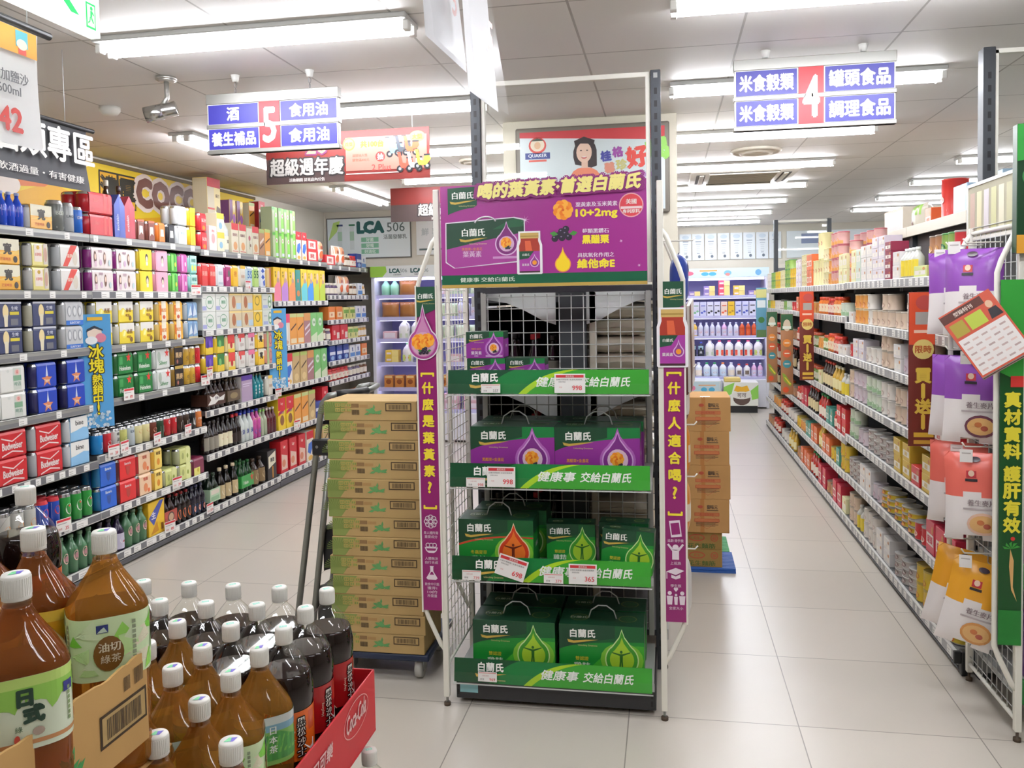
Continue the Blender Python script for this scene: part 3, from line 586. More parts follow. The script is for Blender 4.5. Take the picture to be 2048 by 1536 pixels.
for a, b, q in ((X(845), Y_(490), .018), (X(1640), Y_(690), .007), (X(1785), Y_(895), .007)):
    for k in range(4):
        e = PI/4*k+.2; g.poly([(a+q*math.cos(e), b+q*math.sin(e)), (a+.0007*math.cos(e+PI/2), b+.0007*math.sin(e+PI/2)), (a-q*math.cos(e), b-q*math.sin(e)), (a-.0007*math.cos(e+PI/2), b-.0007*math.sin(e+PI/2))], '#efd9ee', mp, .004)
EH(g, 'printed_board')
g = G(); mt_ = plane_map((-.813+X(1125), EY-.04, 1.585+Y_(215, 1125)), (1, 0, .032), (-.0, 0, 1))
g.text('喝的葉黃素‧首選白蘭氏', 0, 0, .056, M('#8a2472', .35), mt_, 0, w=.60, shear=.18, bold=.14)
g.text('喝的葉黃素‧首選白蘭氏', 0, 0, .053, M('#f3e58c', .35), mt_, .003, w=.585, shear=.18, bold=.045); EH(g, 'raised_title')
# long printed side strips
def side_strip(label, x0, x1, txt, icons, pic):
    t = thing('side_strip', label, 'sign', (x0, EY-.012, .37)); W = x1-x0; H = 1.223; mp = plane_map((0, -.004, 0), (1, 0, 0), (0, 0, 1))
    g = G(); g.box(0, W, -.003, .001, 0, H, M('#8d1f68', .35)); g.poly([(0, H), (0, H-.115), (W, H-.085), (W, H)], '#0f4a30', mp, .0006); brand(g, W/2, H-.035, .019, mp, .001)
    g.vtext(txt, W/2, .845, .042, .0625, '#f4df3a', mp, .001, bold=.035)
    g.text('⌈' if 0 else '[', W/2, .895, .05, '#f4df3a', mp, .001, rot=-PI/2); g.text(']', W/2, .395, .05, '#f4df3a', mp, .001, rot=-PI/2)
    wm = M('#e9dbe4', .4); z = .34
    for ic, cap in icons:
        a = W/2
        if ic == 'flower':
            for k in range(8): g.ring(a+.016*math.cos(k*PI/4), z+.016*math.sin(k*PI/4), .0105, .0105, .003, wm, mp, .001, 12)
            g.ring(a, z, .009, .009, .003, wm, mp, .0012, 12)
        elif ic == 'bowl':
            g.poly([(a-.026, z), (a+.026, z), (a+.02, z-.014), (a+.01, z-.022), (a-.01, z-.022), (a-.02, z-.014)], wm, mp, .001); g.poly([(a-.02, z-.004), (a+.02, z-.004), (a+.015, z-.013), (a-.015, z-.013)], '#8d1f68', mp, .0013)
            for k in (-1, 0, 1): g.ring(a+k*.013, z+.008, .009, .009, .003, wm, mp, .001, 12)
        elif ic == 'flask':
            g.poly([(a-.008, z+.026), (a+.008, z+.026), (a+.006, z+.022), (a+.006, z+.006), (a+.022, z-.02), (a+.016, z-.026), (a-.016, z-.026), (a-.022, z-.02), (a-.006, z+.006), (a-.006, z+.022)], wm, mp, .001); g.poly([(a-.003, z+.004), (a+.003, z+.004), (a+.009, z-.007), (a-.009, z-.007)], '#8d1f68', mp, .0013)
        elif ic == 'phone':
            g.poly(rot2([(-.019, -.03), (.019, -.03), (.019, .03), (-.019, .03)], .12) and [(a+x, z+y) for x, y in rot2([(-.019, -.03), (.019, -.03), (.019, .03), (-.019, .03)], .12)], wm, mp, .001); g.poly([(a+x, z+y) for x, y in rot2([(-.015, -.021), (.015, -.021), (.015, .021), (-.015, .021)], .12)], '#8d1f68', mp, .0013)
        elif ic == 'worker':
            g.oval(a, z+.014, .011, .011, wm, mp, .001); g.poly([(a-.012, z-.03), (a+.012, z-.03), (a+.012, z+.0), (a+.03, z+.024), (a+.024, z+.028), (a+.006, z+.006), (a-.006, z+.006), (a-.024, z+.028), (a-.03, z+.024), (a-.012, z)], wm, mp, .001)
        elif ic == 'cap':
            g.poly([(a-.034, z+.008), (a, z+.022), (a+.03, z+.012), (a, z-.004)], wm, mp, .001); g.poly([(a-.016, z-.003), (a, z-.009), (a+.016, z), (a+.016, z-.014), (a, z-.02), (a-.016, z-.014)], wm, mp, .0012); g.rect(a-.033, z-.018, a-.03, z+.008, wm, mp, .0013)
        elif ic == 'family':
            for k, s in ((-.022, 1), (0, .62), (.022, 1)):
                g.oval(a+k, z+.018*s-.006, .0075*s, .0075*s, wm, mp, .001, 10); g.poly([(a+k-.011*s, z+.008*s-.006), (a+k+.011*s, z+.008*s-.006), (a+k+.008*s, z-.03), (a+k-.008*s, z-.03)], wm, mp, .001)
            for e in (-1, 1): g.oval(a+e*.0035, z+.028, .0045, .0045, wm, mp, .001, 8)
            g.poly([(a-.0075, z+.026), (a+.0075, z+.026), (a, z+.017)], wm, mp, .0012)
        for r, c in enumerate(cap.split('/')): g.text(c, a, z-.043-r*.015, .0115, wm, mp, .001, w=min(.056, .0125*len(c)))
        z -= icons[0][2] if len(icons[0]) > 2 and False else (.098 if len(icons) == 3 else .082)
    g.obj('printed_card', t)
    g = G(); mq = plane_map((0, -.008, 0), (1, 0, 0), (0, 0, 1))
    if pic == 'drop':
        a, b, r = W/2-.012, 1.01, .06
        for q, c, d in ((1.0, '#e9dfe8', 0), (.93, '#a8408c', .0005), (.8, '#c987b4', .0008)): g.drop(a, b, r*q, .15*q+.005*(1-q), c, mq, d)
        g.oval(a, b, r*.74, r*.74, '#d9aac6', mq, .0012); flower(g, a-.014, b+.008, .03, mq, .0015); flower(g, a+.018, b+.014, .026, mq, .003); berries(g, a+.006, b-.026, .0105, mq, .005)
    else: jar_cut(g, W/2-.004, .925, .096, .2, mq, 0)
    g.obj('picture_cutout', t)
    g = G(); g.box(-.006, .0, -.004, .004, -.008, H+.004, CREAM); g.box(W, W+.006, -.004, .004, -.008, H+.004, CREAM); g.obj('edge_rail', t)
side_strip('tall purple strip with marigold drop picture, left side of the display rack', -.917, -.845, '什麼是葉黃素?', [('flower', '是人體所需/重要成分'), ('bowl', '人體無法/自行合成'), ('flask', '飲食中只能/獲得1/10的/所需量')], 'drop')
side_strip('tall purple strip with brown jar picture, right side of the display rack', -.012, .06, '什麼人適合喝?', [('phone', '追劇‧滑手機'), ('worker', '上班族'), ('cap', '學生族'), ('family', '全家大小')], 'jar')
# goods on the rack
GP = 'small purple lutein boxes on the top rack shelf'
gift_box('small purple and green lutein box, upper one of the stack on top rack shelf', 'lutein', .145, .1, .1, (-.68, 3.16, SZ[0]+.101), handle=False, group=GP)
gift_box('small purple and green lutein box under the stacked one, top rack shelf', 'lutein', .148, .1, .1, (-.676, 3.158, SZ[0]), handle=False, group=GP)
gift_box('small purple and green lutein box, second along the top rack shelf', 'lutein', .148, .1, .1, (-.525, 3.158, SZ[0]), handle=False, group=GP)
GP = 'purple lutein gift boxes with handles on the second rack shelf'
gift_box('purple and green handled gift box on the left of the second rack shelf', 'lutein', .322, .192, .15, (-.578, 3.14, SZ[1]), group=GP)
gift_box('purple and green handled gift box on the right of the second rack shelf', 'lutein', .316, .192, .15, (-.258, 3.14, SZ[1]), group=GP)
gift_box('handled gift box standing behind the left purple box, second rack shelf', 'lutein', .322, .192, .15, (-.572, 3.30, SZ[1]), group=GP)
gift_box('handled gift box standing behind the right purple box, second rack shelf', 'lutein', .316, .192, .15, (-.25, 3.30, SZ[1]), group=GP)
gift_box('green gift box with orange drop and handle on the third rack shelf', 'red', .29, .188, .15, (-.648, 3.14, SZ[2]))
gift_box('green handled gift box behind the orange drop box, third rack shelf', 'green', .29, .188, .14, (-.62, 3.30, SZ[2]))
gift_box('small green essence box standing in the middle of the third rack shelf', 'green', .186, .158, .09, (-.37, 3.22, SZ[2]), .04, handle=False)
gift_box('small green essence box partly hidden behind the leaning one, third rack shelf', 'green', .19, .158, .085, (-.17, 3.26, SZ[2]), -.05, handle=False)
gift_box('small green essence box leaning askew at the right of the third rack shelf', 'green', .19, .158, .085, (-.155, 3.12, SZ[2]+.008), rot=(math.radians(-3), math.radians(3), -.07), handle=False)
GP = 'green handled gift boxes on the bottom rack shelf'
gift_box('green handled gift box with yellow green drop, left front of bottom rack shelf', 'green', .318, .192, .15, (-.586, 3.14, SZ[3]), group=GP)
gift_box('green handled gift box with yellow green drop, right front of bottom rack shelf', 'green', .318, .192, .15, (-.252, 3.14, SZ[3]), group=GP)
gift_box('green handled gift box behind the left front one, bottom rack shelf', 'green', .318, .192, .15, (-.58, 3.30, SZ[3]), group=GP)
gift_box('green handled gift box behind the right front one, bottom rack shelf', 'green', .318, .192, .15, (-.25, 3.30, SZ[3]), group=GP)
# price cards clipped to the strips
def price_card(x, z, w, h, num, label, big=True, y=EY-.018, rot=0., faint=False):
    t = thing('price_card', label, 'price card', (x, y, z)); t.rotation_euler = (math.radians(-4), rot, 0)
    g = G(); g.box(-w/2, w/2, -.0012, 0, -h/2, h/2, M('#eeece8', .4)); mp = plane_map((-w/2, -.0013, -h/2), (1, 0, 0), (0, 0, 1))
    rd = M('#c8333a', .4); ink = '#e08a86' if faint else '#d9474b'
    if big:
        g.rect(w*.05, h*.8, w*.95, h*.94, rd, mp); g.text('瘋狂商品', w*.5, h*.87, h*.1, WHITE, mp)
        g.text('白蘭氏黑醋栗+金盞花葉黃素', w*.48, h*.7, h*.07, '#6a6866', mp, w=w*.84); g.text('精華飲禮盒', w*.25, h*.58, h*.07, '#8a8886', mp); g.text('特價', w*.2, h*.3, h*.07, '#d8a09a', mp)
        g.text(num, w*.74, h*.27, h*.24, ink, mp)
    else:
        g.rect(w*.04, h*.86, w*.96, h*.94, '#d98a86', mp); g.text('白蘭氏雞精', w*.4, h*.62, h*.13, '#c79a96', mp); g.text(num, w*.76, h*.25, h*.3, '#58585c' if num == '337' else ink, mp); g.text('原價', w*.22, h*.25, h*.2, '#8a8886', mp)
    g.obj('printed_card', t); return t
price_card(-.347, 1.232, .112, .07, '998', 'large white and red price card 998 on the top green strip')
price_card(-.64, 1.213, .072, .032, '337', 'small white price ticket 337 on the top green strip', False)
price_card(-.607, .885, .106, .075, '998', 'large white and red price card 998 on the second green strip')
price_card(-.703, .864, .072, .034, '998', 'small price ticket beside the large card on the second green strip', False, EY-.022)
price_card(-.573, .548, .112, .078, '698', 'tilted white and red price card 698 on the third green strip', rot=math.radians(17), y=EY-.024)
price_card(-.727, .512, .072, .036, '739', 'small price ticket 739 at the left of the third green strip', False)
price_card(-.418, .512, .072, .036, '379', 'small price ticket 379 in the middle of the third green strip', False)
price_card(-.31, .532, .103, .073, '365', 'large white and red price card 365 on the third green strip')
price_card(-.674, .127, .072, .036, '969', 'small price ticket 969 on the bottom green strip', False)
# ---------------------------------------------------------------- goods: one builder per kind, then copies
def cmap(r):
    """Wraps a print around a standing cylinder whose front touches y = 0."""
    return lambda a, b, d=0.: Vector(((r+d)*math.sin(a/r), r-(r+d)*math.cos(a/r), b))
PR = {}
def proto(key, name, cat, desc, w, d, h, root, parts=()):
    """ROOT is the thing's own mesh builder, PARTS [(name, builder)]; nothing is linked until it is placed."""
    PR[key] = dict(name=name, cat=cat, desc=desc, w=w, d=d, h=h, root=root, parts=parts, o=None)
def can_g(r, h, col, items=(), top=CANTOP, n=16):
    g = G(); m_ = M(col, .25, .0) if isinstance(col, str) else col
    g.lathe([(r*.8, 0, top), (r, h*.05, top), (r, h*.88, m_), (r*.84, h*.97, top), (r*.84, h, top), (r*.78, h, top), (r*.76, h*.985, top)], n, None, (0, r))
    print_front(g, 1, h, cmap(r), items, .0004); return g
def can(key, desc, r, h, col, items=(), top=CANTOP, name='drink_can', cat='can'):
    its = [(q[0],)+tuple(x*r if isinstance(x, float) and i in (0, 2) else x for i, x in enumerate(q[1:]))for q in ()]
    proto(key, name, cat, desc, 2*r, 2*r, h, can_g(r, h, col, items, top))
def pack(key, desc, w, d, h, col, items=(), canc='#b9bcc0', top=None, name='can_pack', cat='drink pack', bump=0):
    """Multipack of cans in a printed sleeve, open at both ends where cans show."""
    g = G(); m_ = M(col, .3); e = .026; hw = w/2-e; c = .018
    prof = [(0, c*.4), (c*.4, 0), (d-c*.4, 0), (d, c*.4), (d, h-c), (d-c*.3, h-c*.3), (d-c, h), (c, h), (c*.3, h-c*.3), (0, h-c)]
    n = len(prof); vs = [(-hw, y, z) for y, z in prof]+[(hw, y, z) for y, z in prof]
    g.add(vs, [(k, (k+1) % n, n+(k+1) % n, n+k) for k in range(n)], m_); g.add(vs, [tuple(range(n)), tuple(range(2*n-1, n-1, -1))], m_)
    if top: g.add([(-hw, c, h+.0006), (hw, c, h+.0006), (hw, d-c, h+.0006), (-hw, d-c, h+.0006)], [(0, 1, 2, 3)], top)
    print_front(g, 2*hw, h, plane_map((-hw, 0, 0), (1, 0, 0), (0, 0, 1)), items)
    r = d/4-.001; P = []
    for s in (-1, 1):
        for y in (d*.25, d*.75):
            q = G(); b = can_g(r, h-.006, canc, n=12); q.merge(b, Matrix.Translation((s*(hw-r*.35), y-r, .001))); P.append(('can', q))
    proto(key, name, cat, desc, w, d, h, g, P)
def shrink(key, desc, n, r, h, col, items=(), band=None, name='can_pack', cat='drink pack', rows=2, bottle=False, cap='#d8d8d8'):
    """N cans or bottles across, held together: each can is a part."""
    P = []; w = n*2*r
    for i in range(n):
        for j in range(rows):
            q = G(); b = bottle_g(r, h, col, cap, items) if bottle else can_g(r, h, col, items, n=14)
            q.merge(b, Matrix.Translation((-w/2+r+2*r*i, 2*r*j, 0))); P.append(('bottle' if bottle else 'can', q))
    g = G(); z0, z1 = (h*.15, h*.55) if band else (h*.45, h*.47)
    for s in (-1, 1): g.add([(s*(w/2+.0008), 0, z0), (s*(w/2+.0008), rows*2*r, z0), (s*(w/2+.0008), rows*2*r, z1), (s*(w/2+.0008), 0, z1)], [(0, 1, 2, 3)], M(band[0], .3) if band else FILM)
    for y in (-.0012, rows*2*r+.0012): g.add([(-w/2-.0008, y, z0), (w/2+.0008, y, z0), (w/2+.0008, y, z1), (-w/2-.0008, y, z1)], [(0, 1, 2, 3)], M(band[0], .3) if band else FILM)
    if band: print_front(g, w, z1-z0, plane_map((-w/2, -.0012, z0), (1, 0, 0), (0, 0, 1)), band[1])
    proto(key, name, cat, desc, w+.004, rows*2*r+.004, h, g, P)
def carton(key, desc, w, d, h, col, items=(), side=None, top=None, name='carton', cat='box', sideitems=()):
    g = G(); g.box(-w/2, w/2, 0, d, 0, h, M(col, .4), min(w, d, h)*.02); print_front(g, w, h, plane_map((-w/2, 0, 0), (1, 0, 0), (0, 0, 1)), items)
    for s in (-1, 1):
        mp = plane_map((s*w/2, d if s < 0 else 0, 0), (0, -1 if s < 0 else 1, 0), (0, 0, 1))
        if side: g.rect(d*.03, h*.02, d*.97, h*.98, side, mp, .0004)
        print_front(g, d, h, mp, sideitems, .0007)
    mp = plane_map((-w/2, 0, h), (1, 0, 0), (0, 1, 0))
    if top: g.rect(w*.02, d*.02, w*.98, d*.98, top, mp, .0004)
    g.rect(w*.02, d*.49, w*.98, d*.51, '#8d8a84', mp, .0007)
    proto(key, name, cat, desc, w, d, h, g)
def bottle_g(r, h, col, cap, items=(), lab=None, neck=.36, n=14, m_=None):
    g = G(); m_ = m_ or M(col, .12); hn = h*(1-neck)
    g.lathe([(r*.85, 0, m_), (r, h*.02, m_), (r, hn*.92, m_), (r*.92, hn, m_), (r*.6, hn+h*neck*.3, m_), (r*.36, hn+h*neck*.55, m_), (r*.33, h*.93, m_)], n, None, (0, r))
    if cap: g.lathe([(r*.4, h*.915, M(cap, .35)), (r*.42, h*.92, M(cap, .35)), (r*.42, h*.99, M(cap, .35)), (r*.34, h, M(cap, .35))], n, None, (0, r))
    if lab:
        mp = cmap(r); a, z0, z1, c = lab; g.rect(-a*r, z0*h, a*r, z1*h, c, mp, .0005, 8)
    print_front(g, 1, h, cmap(r), items, .0009); return g
def bottle(key, desc, r, h, col, cap, lab=None, items=(), neck=.36, name='bottle', cat='bottle', m_=None):
    g = bottle_g(r, h, col, None, items, lab, neck, m_=m_); c = G(); cm_ = M(cap, .35)
    c.lathe([(r*.4, h*.9, cm_), (r*.42, h*.905, cm_), (r*.42, h*.99, cm_), (r*.34, h, cm_)], 12, None, (0, r))
    proto(key, name, cat, desc, 2*r, 2*r, h, g, [('cap', c)])
def tin(key, desc, r, h, body, lid, items=(), band=None, name='food_tin', cat='tin'):
    g = G(); b = M(body, .4); m_ = M(lid, .35) if isinstance(lid, str) else lid
    g.lathe([(r*.97, 0, m_), (r, .002, m_), (r, .006, m_), (r*.97, .008, b), (r*.97, h-.008, b), (r, h-.006, m_), (r, h-.001, m_), (r*.94, h, m_), (r*.93, h-.003, m_)], 16, None, (0, r))
    mp = cmap(r*.97)
    if band: g.rect(-r*1.3, h*.08, r*1.3, h*band[0], band[1], mp, -r*.0+.0005, 8)
    print_front(g, 1, h, mp, items, .0012); proto(key, name, cat, desc, 2*r, 2*r, h, g)
def jar(key, desc, r, h, body, lid, lab, name='food_jar', cat='jar'):
    g = G(); b = M(body, .12)
    g.lathe([(r*.9, 0, b), (r, h*.05, b), (r, h*.7, b), (r*.8, h*.8, b), (r*.75, h*.84, b)], 16, None, (0, r)); mp = cmap(r); g.rect(-r*1.2, h*.15, r*1.2, h*.6, lab, mp, .0006, 8)
    g.oval(0, h*.38, r*.4, h*.12, lid, mp, .001, 12)
    c = G(); c.lathe([(r*.84, h*.82, M(lid, .3)), (r*.86, h*.83, M(lid, .3)), (r*.86, h*.98, M(lid, .3)), (r*.8, h, M(lid, .3))], 16, None, (0, r)); proto(key, name, cat, desc, 2*r, 2*r, h, g, [('lid', c)])
def fan(g, lm, a, b, ra, rb, col, d, n=20, rings=3, kg=0, ph=0.):
    """A round print that follows the bottle's curve."""
    vs = [lm(a, b, d)]
    for k in range(1, rings+1):
        for i in range(n):
            q = 2*PI*i/n; w_ = k/rings*(math.cos(PI/kg)/math.cos((q % (2*PI/kg))-PI/kg) if kg else 1); vs.append(lm(a+ra*w_*math.cos(q+ph), b+rb*w_*math.sin(q+ph), d))
    fs = [(0, 1+i, 1+(i+1) % n) for i in range(n)]
    for k in range(rings-1): fs += [(1+k*n+i, 1+(k+1)*n+i, 1+(k+1)*n+(i+1) % n, 1+k*n+(i+1) % n) for i in range(n)]
    g.add(vs, fs, M(col, .25))
def pouch(key, desc, w, d, h, col, items=(), name='snack_bag', cat='bag', top=None, split=.5):
    """Pillow bag standing up, crimped at top and bottom; TOP colours the part above SPLIT."""
    g = G(); nx, nz = 10, 16; vs = []
    def at(u, t): return d/2*max(0, (1-u**4))*max(0, (1-(2*t-1)**4))**.7
    for f in (0, 1):
        for j in range(nz+1):
            for i in range(nx+1):
                u = i/nx*2-1; t = j/nz; th = at(u, t); wv = .004*math.sin(i*1.3+f) if j in (0, nz) else 0
                vs.append((u*w/2*(1-.05*math.sin(PI*t)), d/2+(-th if f == 0 else th)+wv, t*h))
    N = (nx+1)*(nz+1)
    for c, lo, hi in ((col, 0, split if top else 2), (top, split, 2)):
        if not c: continue
        fs = []
        for j in range(nz):
            for i in range(nx):
                if not lo <= j/nz+.03*math.sin(i*1.1) < hi: continue
                a = j*(nx+1)+i; fs.append((a, a+1, a+nx+2, a+nx+1)); fs.append((N+a, N+a+nx+1, N+a+nx+2, N+a+1))
        g.add(vs, fs, M(c, .28), True)
    def mp(a, b, dd=0.):
        u = max(-1, min(1, a/w*2-1)); t = max(0, min(1, b/h)); return Vector((u*w/2*(1-.05*math.sin(PI*t)), d/2-at(u, t)-.0012-dd*2, b))
    for k, q in enumerate(items):
        dd = .0003*k
        if q[0] == 'o': fan(g, mp, q[1]*w, q[2]*h, q[3]*w, q[4]*h, q[5], dd, 16, 3)
        elif q[0] == 'r':
            m_ = max(2, int((q[4]-q[2])*h/.012)); vs_ = [mp((q[1]+(q[3]-q[1])*i/6)*w, (q[2]+(q[4]-q[2])*j/m_)*h, dd) for j in range(m_+1) for i in range(7)]
            g.add(vs_, [(j*7+i, j*7+i+1, j*7+i+8, j*7+i+7) for j in range(m_) for i in range(6)], M(q[5], .3), True)
        else: print_front(g, w, h, mp, [q], .0006+dd)
    proto(key, name, cat, desc, w, d, h, g)
def put(key, loc, rz, label, group=None):
    p = PR[key]
    if p['o'] is None:
        o = p['root'].obj(p['name']); p['o'] = o
        for nm, q in p['parts']: q.obj(nm, o)
    else: o = dup(p['o'], loc)
    o.location = loc; o.rotation_euler = (0, 0, rz); tag(o, label, p['cat'], group); return o
def nth(i): return ORD[i-1] if i <= len(ORD) else '%dth' % i
_cnt = {}
def fill(side, xf, z, y0, y1, shelf, items, jit=.004, setback=.012, grp=None):
    """Set goods along a shelf from the near end: items (key, across, stacked rows[, rows deep])."""
    tot = sum(PR[q[0]]['w']*q[1] for q in items); n = sum(q[1] for q in items); gap = max(0., (y1-y0-tot)/(n+1)); sq = min(1., (y1-y0)/tot)
    y = y0+gap; place = 'left' if side > 0 else 'right'
    for q in items:
        p = PR[q[0]]; deep = q[3] if len(q) > 3 else 1
        for i in range(q[1]):
            yc = y+p['w']/2*sq; y += p['w']*sq+gap
            for r in range(q[2]):
                for k in range(deep):
                    kk = (p['desc'], shelf, r, k); c = _cnt[kk] = _cnt.get(kk, 0)+1
                    row = '' if q[2] == 1 else (' lower' if r == 0 else ' upper' if q[2] == 2 or r == 2 else ' middle')
                    bk = '' if k == 0 else ' row %d back' % (k+1)
                    lab = '%s, %s%s%s on %s %s shelf' % (p['desc'], nth(c), row, bk, shelf, place)
                    ins = setback+rnd.uniform(0, jit)+k*p['d']*1.03; dz = rnd.uniform(-.012, .012) if p['d'] > .0 else 0
                    put(q[0], (xf-side*ins, yc, z+r*(p['h']+.0008)+.0008), side*PI/2+dz, lab, (grp or 'goods')+' on the %s %s shelf' % (shelf, place))
# ---------------------------------------------------------------- shelf units
RAILW = M('#d9d9d6', .35); RAILG = M('#9d9d98', .35, .4); TICK = M('#f1f0ec', .45); SHELFM = M('#4a4b4d', .5); BACKP = M('#33302e', .6)
def shelf_unit(label, side, xf, y0, y1, zs, depth, grey, hback, rail=.042, shelfm=SHELFM, tick=1., backm=BACKP, basez=None):
    """One bay of wall shelving. SIDE +1 faces +x. Shelves at the heights ZS, the last of which is the base deck."""
    cy_ = (y0+y1)/2; t = thing('shelf_unit', label, 'shelving', (xf, cy_, 0)); Y0 = y0-cy_+.003; Y1 = y1-cy_-.003; s = -side
    xa = lambda a: s*a                                   # distance behind the front edge
    def bx(g, a0, a1, b0, b1, z0, z1, m_, c=0.): g.box(min(xa(a0), xa(a1)), max(xa(a0), xa(a1)), b0, b1, z0, z1, m_, c)
    g = G(); bx(g, depth-.02, depth, Y0, Y1, 0, hback, backm); g.obj('back_panel', t)
    for y in (Y0, Y1-.03):
        g = G(); bx(g, depth-.05, depth-.02, y, y+.03, 0, hback, CHAR)
        for k in range(int(hback/.1)): bx(g, depth-.0505, depth-.05, y+.01, y+.02, .05+k*.1, .08+k*.1, BLACK)
        g.obj('upright', t)
    zb = zs[-1]; g = G(); bx(g, .0, depth-.05, Y0, Y1, 0.012, zb-.05, M('#55565a', .5), .003); g.obj('base_plinth', t)
    for i, z in enumerate(zs):
        g = G(); bx(g, .012, depth-.03, Y0, Y1, z-.03, z-.001, shelfm)
        for y in (Y0+.02, Y1-.02): bx(g, .06, depth-.05, y-.003, y+.003, z-.06, z-.03, shelfm)
        so = g.obj('shelf', t)
        g = G(); gm = RAILG if i in grey else RAILW
        bx(g, -.002, .012, Y0, Y1, z-rail, z+.004, gm, .002)
        mp = plane_map((xa(-.0025), (Y0 if side > 0 else Y1), z-rail+.004), (0, 1 if side > 0 else -1, 0), (0, 0, 1))
        L = Y1-Y0; rr = random.Random(int(z*1000)+int(y0*100)); u = rr.uniform(.01, .08)
        g.rect(0, .002, L, rail-.004, M('#a3a3a4', .35) if side < 0 else M('#77777a', .4) if i in grey and i < 4 else M('#6c6c70', .4), mp, .0004)
        if i in grey and i < 4: g.rect(0, rail*.5, L, rail-.006, RAILG, mp, .0006)
        while u < L-.05:
            w_ = rr.uniform(.035, .06) if i in grey else rr.uniform(.04, .11)*tick
            g.rect(u, .003, min(u+w_, L), rail-.005, TICK, mp, .0009)
            for k in range(2): g.rect(u+.006, .009+k*.011, u+w_*.6, .0125+k*.011, M('#b5b2ae', .5), mp, .0013)
            u += w_+(rr.uniform(.12, .3) if i in grey and i < 4 else rr.uniform(.02, .07))
        g.obj('price_rail', so)
    return t
XL = -3.18
LB = [(3.18, 4.30), (4.30, 5.46), (5.46, 6.58), (6.58, 7.70), (7.70, 8.82)]
LZ = [[1.945, 1.627, 1.312, .99, .667, .367, .09], [1.945, 1.627, 1.312, 1.0, .69, .367, .09], [1.925, 1.67, 1.36, 1.05, .79, .48, .10], [1.92, 1.558, 1.18, .84, .475, .11], [1.90, 1.61, 1.37, 1.17, .97, .775, .5, .1]]
for i, (a, b) in enumerate(LB):
    shelf_unit(['nearest bay of the left wall shelving, holding beer packs', 'second bay of the left wall shelving, beyond the first blue ice sign', 'third bay of the left wall shelving, with boxes of mixed drinks', 'fourth bay of the left wall shelving, beyond the second blue ice sign', 'last bay of the left wall shelving next to the chilled cabinet'][i], 1, XL, a, b, LZ[i], .5, (0, 1, 2, 3, 4) if i == 0 else (0, 2, 3) if i == 1 else (0,) , 2.02 if i < 4 else 1.95)
# ---------------------------------------------------------------- left aisle goods
S_ = '#c9ccd0'
can('silver_tall', 'tall silver lager can', .036, .165, '#b9bcbe', [('t', 'LAGER', 0, .55, .09, '#4a5058'), ('r', -.03, .2, .03, .24, '#5a6a7a')])
can('grey_tall', 'tall dark grey beer can', .045, .17, '#6c706c', [('t', 'BEER', 0, .6, .12, '#c9cfc4'), ('r', -.03, .12, .03, .18, '#c9cfc4')])
can('blue_slim', 'slim blue and white can', .03, .15, '#2f6fd0', [('t', 'DRY', 0, .6, .1, '#e8ecf4')])
shrink('green_bottles', 'shrink wrapped pack of green beer bottles', 3, .031, .2, '#1d6a30', [('r', -.02, .2, .02, .5, '#3f8a4a')], None, 'bottle_pack', 'drink pack', 2, True, '#2f7a3a')
shrink('blue_bottles', 'pack of blue cocktail bottles', 3, .027, .175, '#2a50c8', [('r', -.018, .3, .018, .6, '#7a5ac0')], None, 'bottle_pack', 'drink pack', 2, True, '#a8b4e0')
pack('mango', 'white and yellow mango beer pack', .205, .13, .128, '#f1b23a', [('r', 0, .55, 1, 1, '#eee9cf'), ('p', [(0, .4), (.3, .5), (.6, .45), (1, .6), (1, .4)], '#f3c860'), ('t', '寬', .5, .62, .42, '#3a342c'), ('o', .82, .22, .09, .13, '#3c3430'), ('t', '芒果啤酒', .4, .22, .12, '#d9743a')], '#d7d8d4', '#f0d94a')
pack('lemonbeer', 'pale yellow fruit beer pack', .165, .13, .126, '#ece08a', [('r', .12, .2, .62, .9, '#f3e6d8'), ('t', '水果啤酒', .37, .5, .14, '#e08a7a', .4), ('o', .37, .78, .1, .08, '#cfa83a'), ('r', .7, .1, .97, .95, '#d9cfc2'), ('o', .83, .5, .1, .3, '#c9a08a')], '#cfcfcc', '#ede04a')
pack('reddiag', 'white beer pack with diagonal red banner', .2, .13, .128, '#e6e3de', [('p', [(.1, .05), (.35, .05), (.9, .95), (.55, .95)], '#d8473a'), ('t', '金牌', .48, .5, .16, '#f2d9c8'), ('o', .76, .4, .13, .3, '#d6cdbd')], '#c4c8cc', '#eae6e0')
pack('lady', 'pale pink wine pack with lady picture', .23, .13, .128, '#e9dedb', [('o', .16, .5, .07, .3, '#6a4a42'), ('o', .17, .55, .045, .14, '#e8cbb8'), ('r', .12, .1, .22, .35, '#d8b8c8'), ('o', .62, .5, .06, .28, '#7a584a'), ('o', .625, .55, .04, .13, '#e8cbb8'), ('o', .42, .3, .06, .14, '#cfb0cc'), ('o', .85, .3, .06, .14, '#bfd4d6'), ('t', '微醺', .4, .8, .12, '#b89aa8')], '#8a2a7a', '#e4d4d0')
pack('yellowgirl', 'bright yellow can pack with girl picture', .18, .13, .135, '#ecd32a', [('r', .12, .0, .98, .95, '#f1da3c'), ('o', .58, .56, .12, .2, '#3c322c'), ('o', .58, .5, .085, .14, '#f0dcc0'), ('r', .5, .22, .66, .38, '#f4ecdc')], '#d8c030', '#e6d63a')
pack('pinkgirl', 'pink can pack with girl picture', .18, .13, .135, '#e9a0b8', [('r', .1, 0, .98, .95, '#eeb0c4'), ('o', .55, .54, .11, .19, '#4a322e'), ('o', .55, .48, .08, .13, '#f2dcc8'), ('r', .47, .22, .63, .36, '#f6e6ea')], '#d890a8', '#eab4c6')
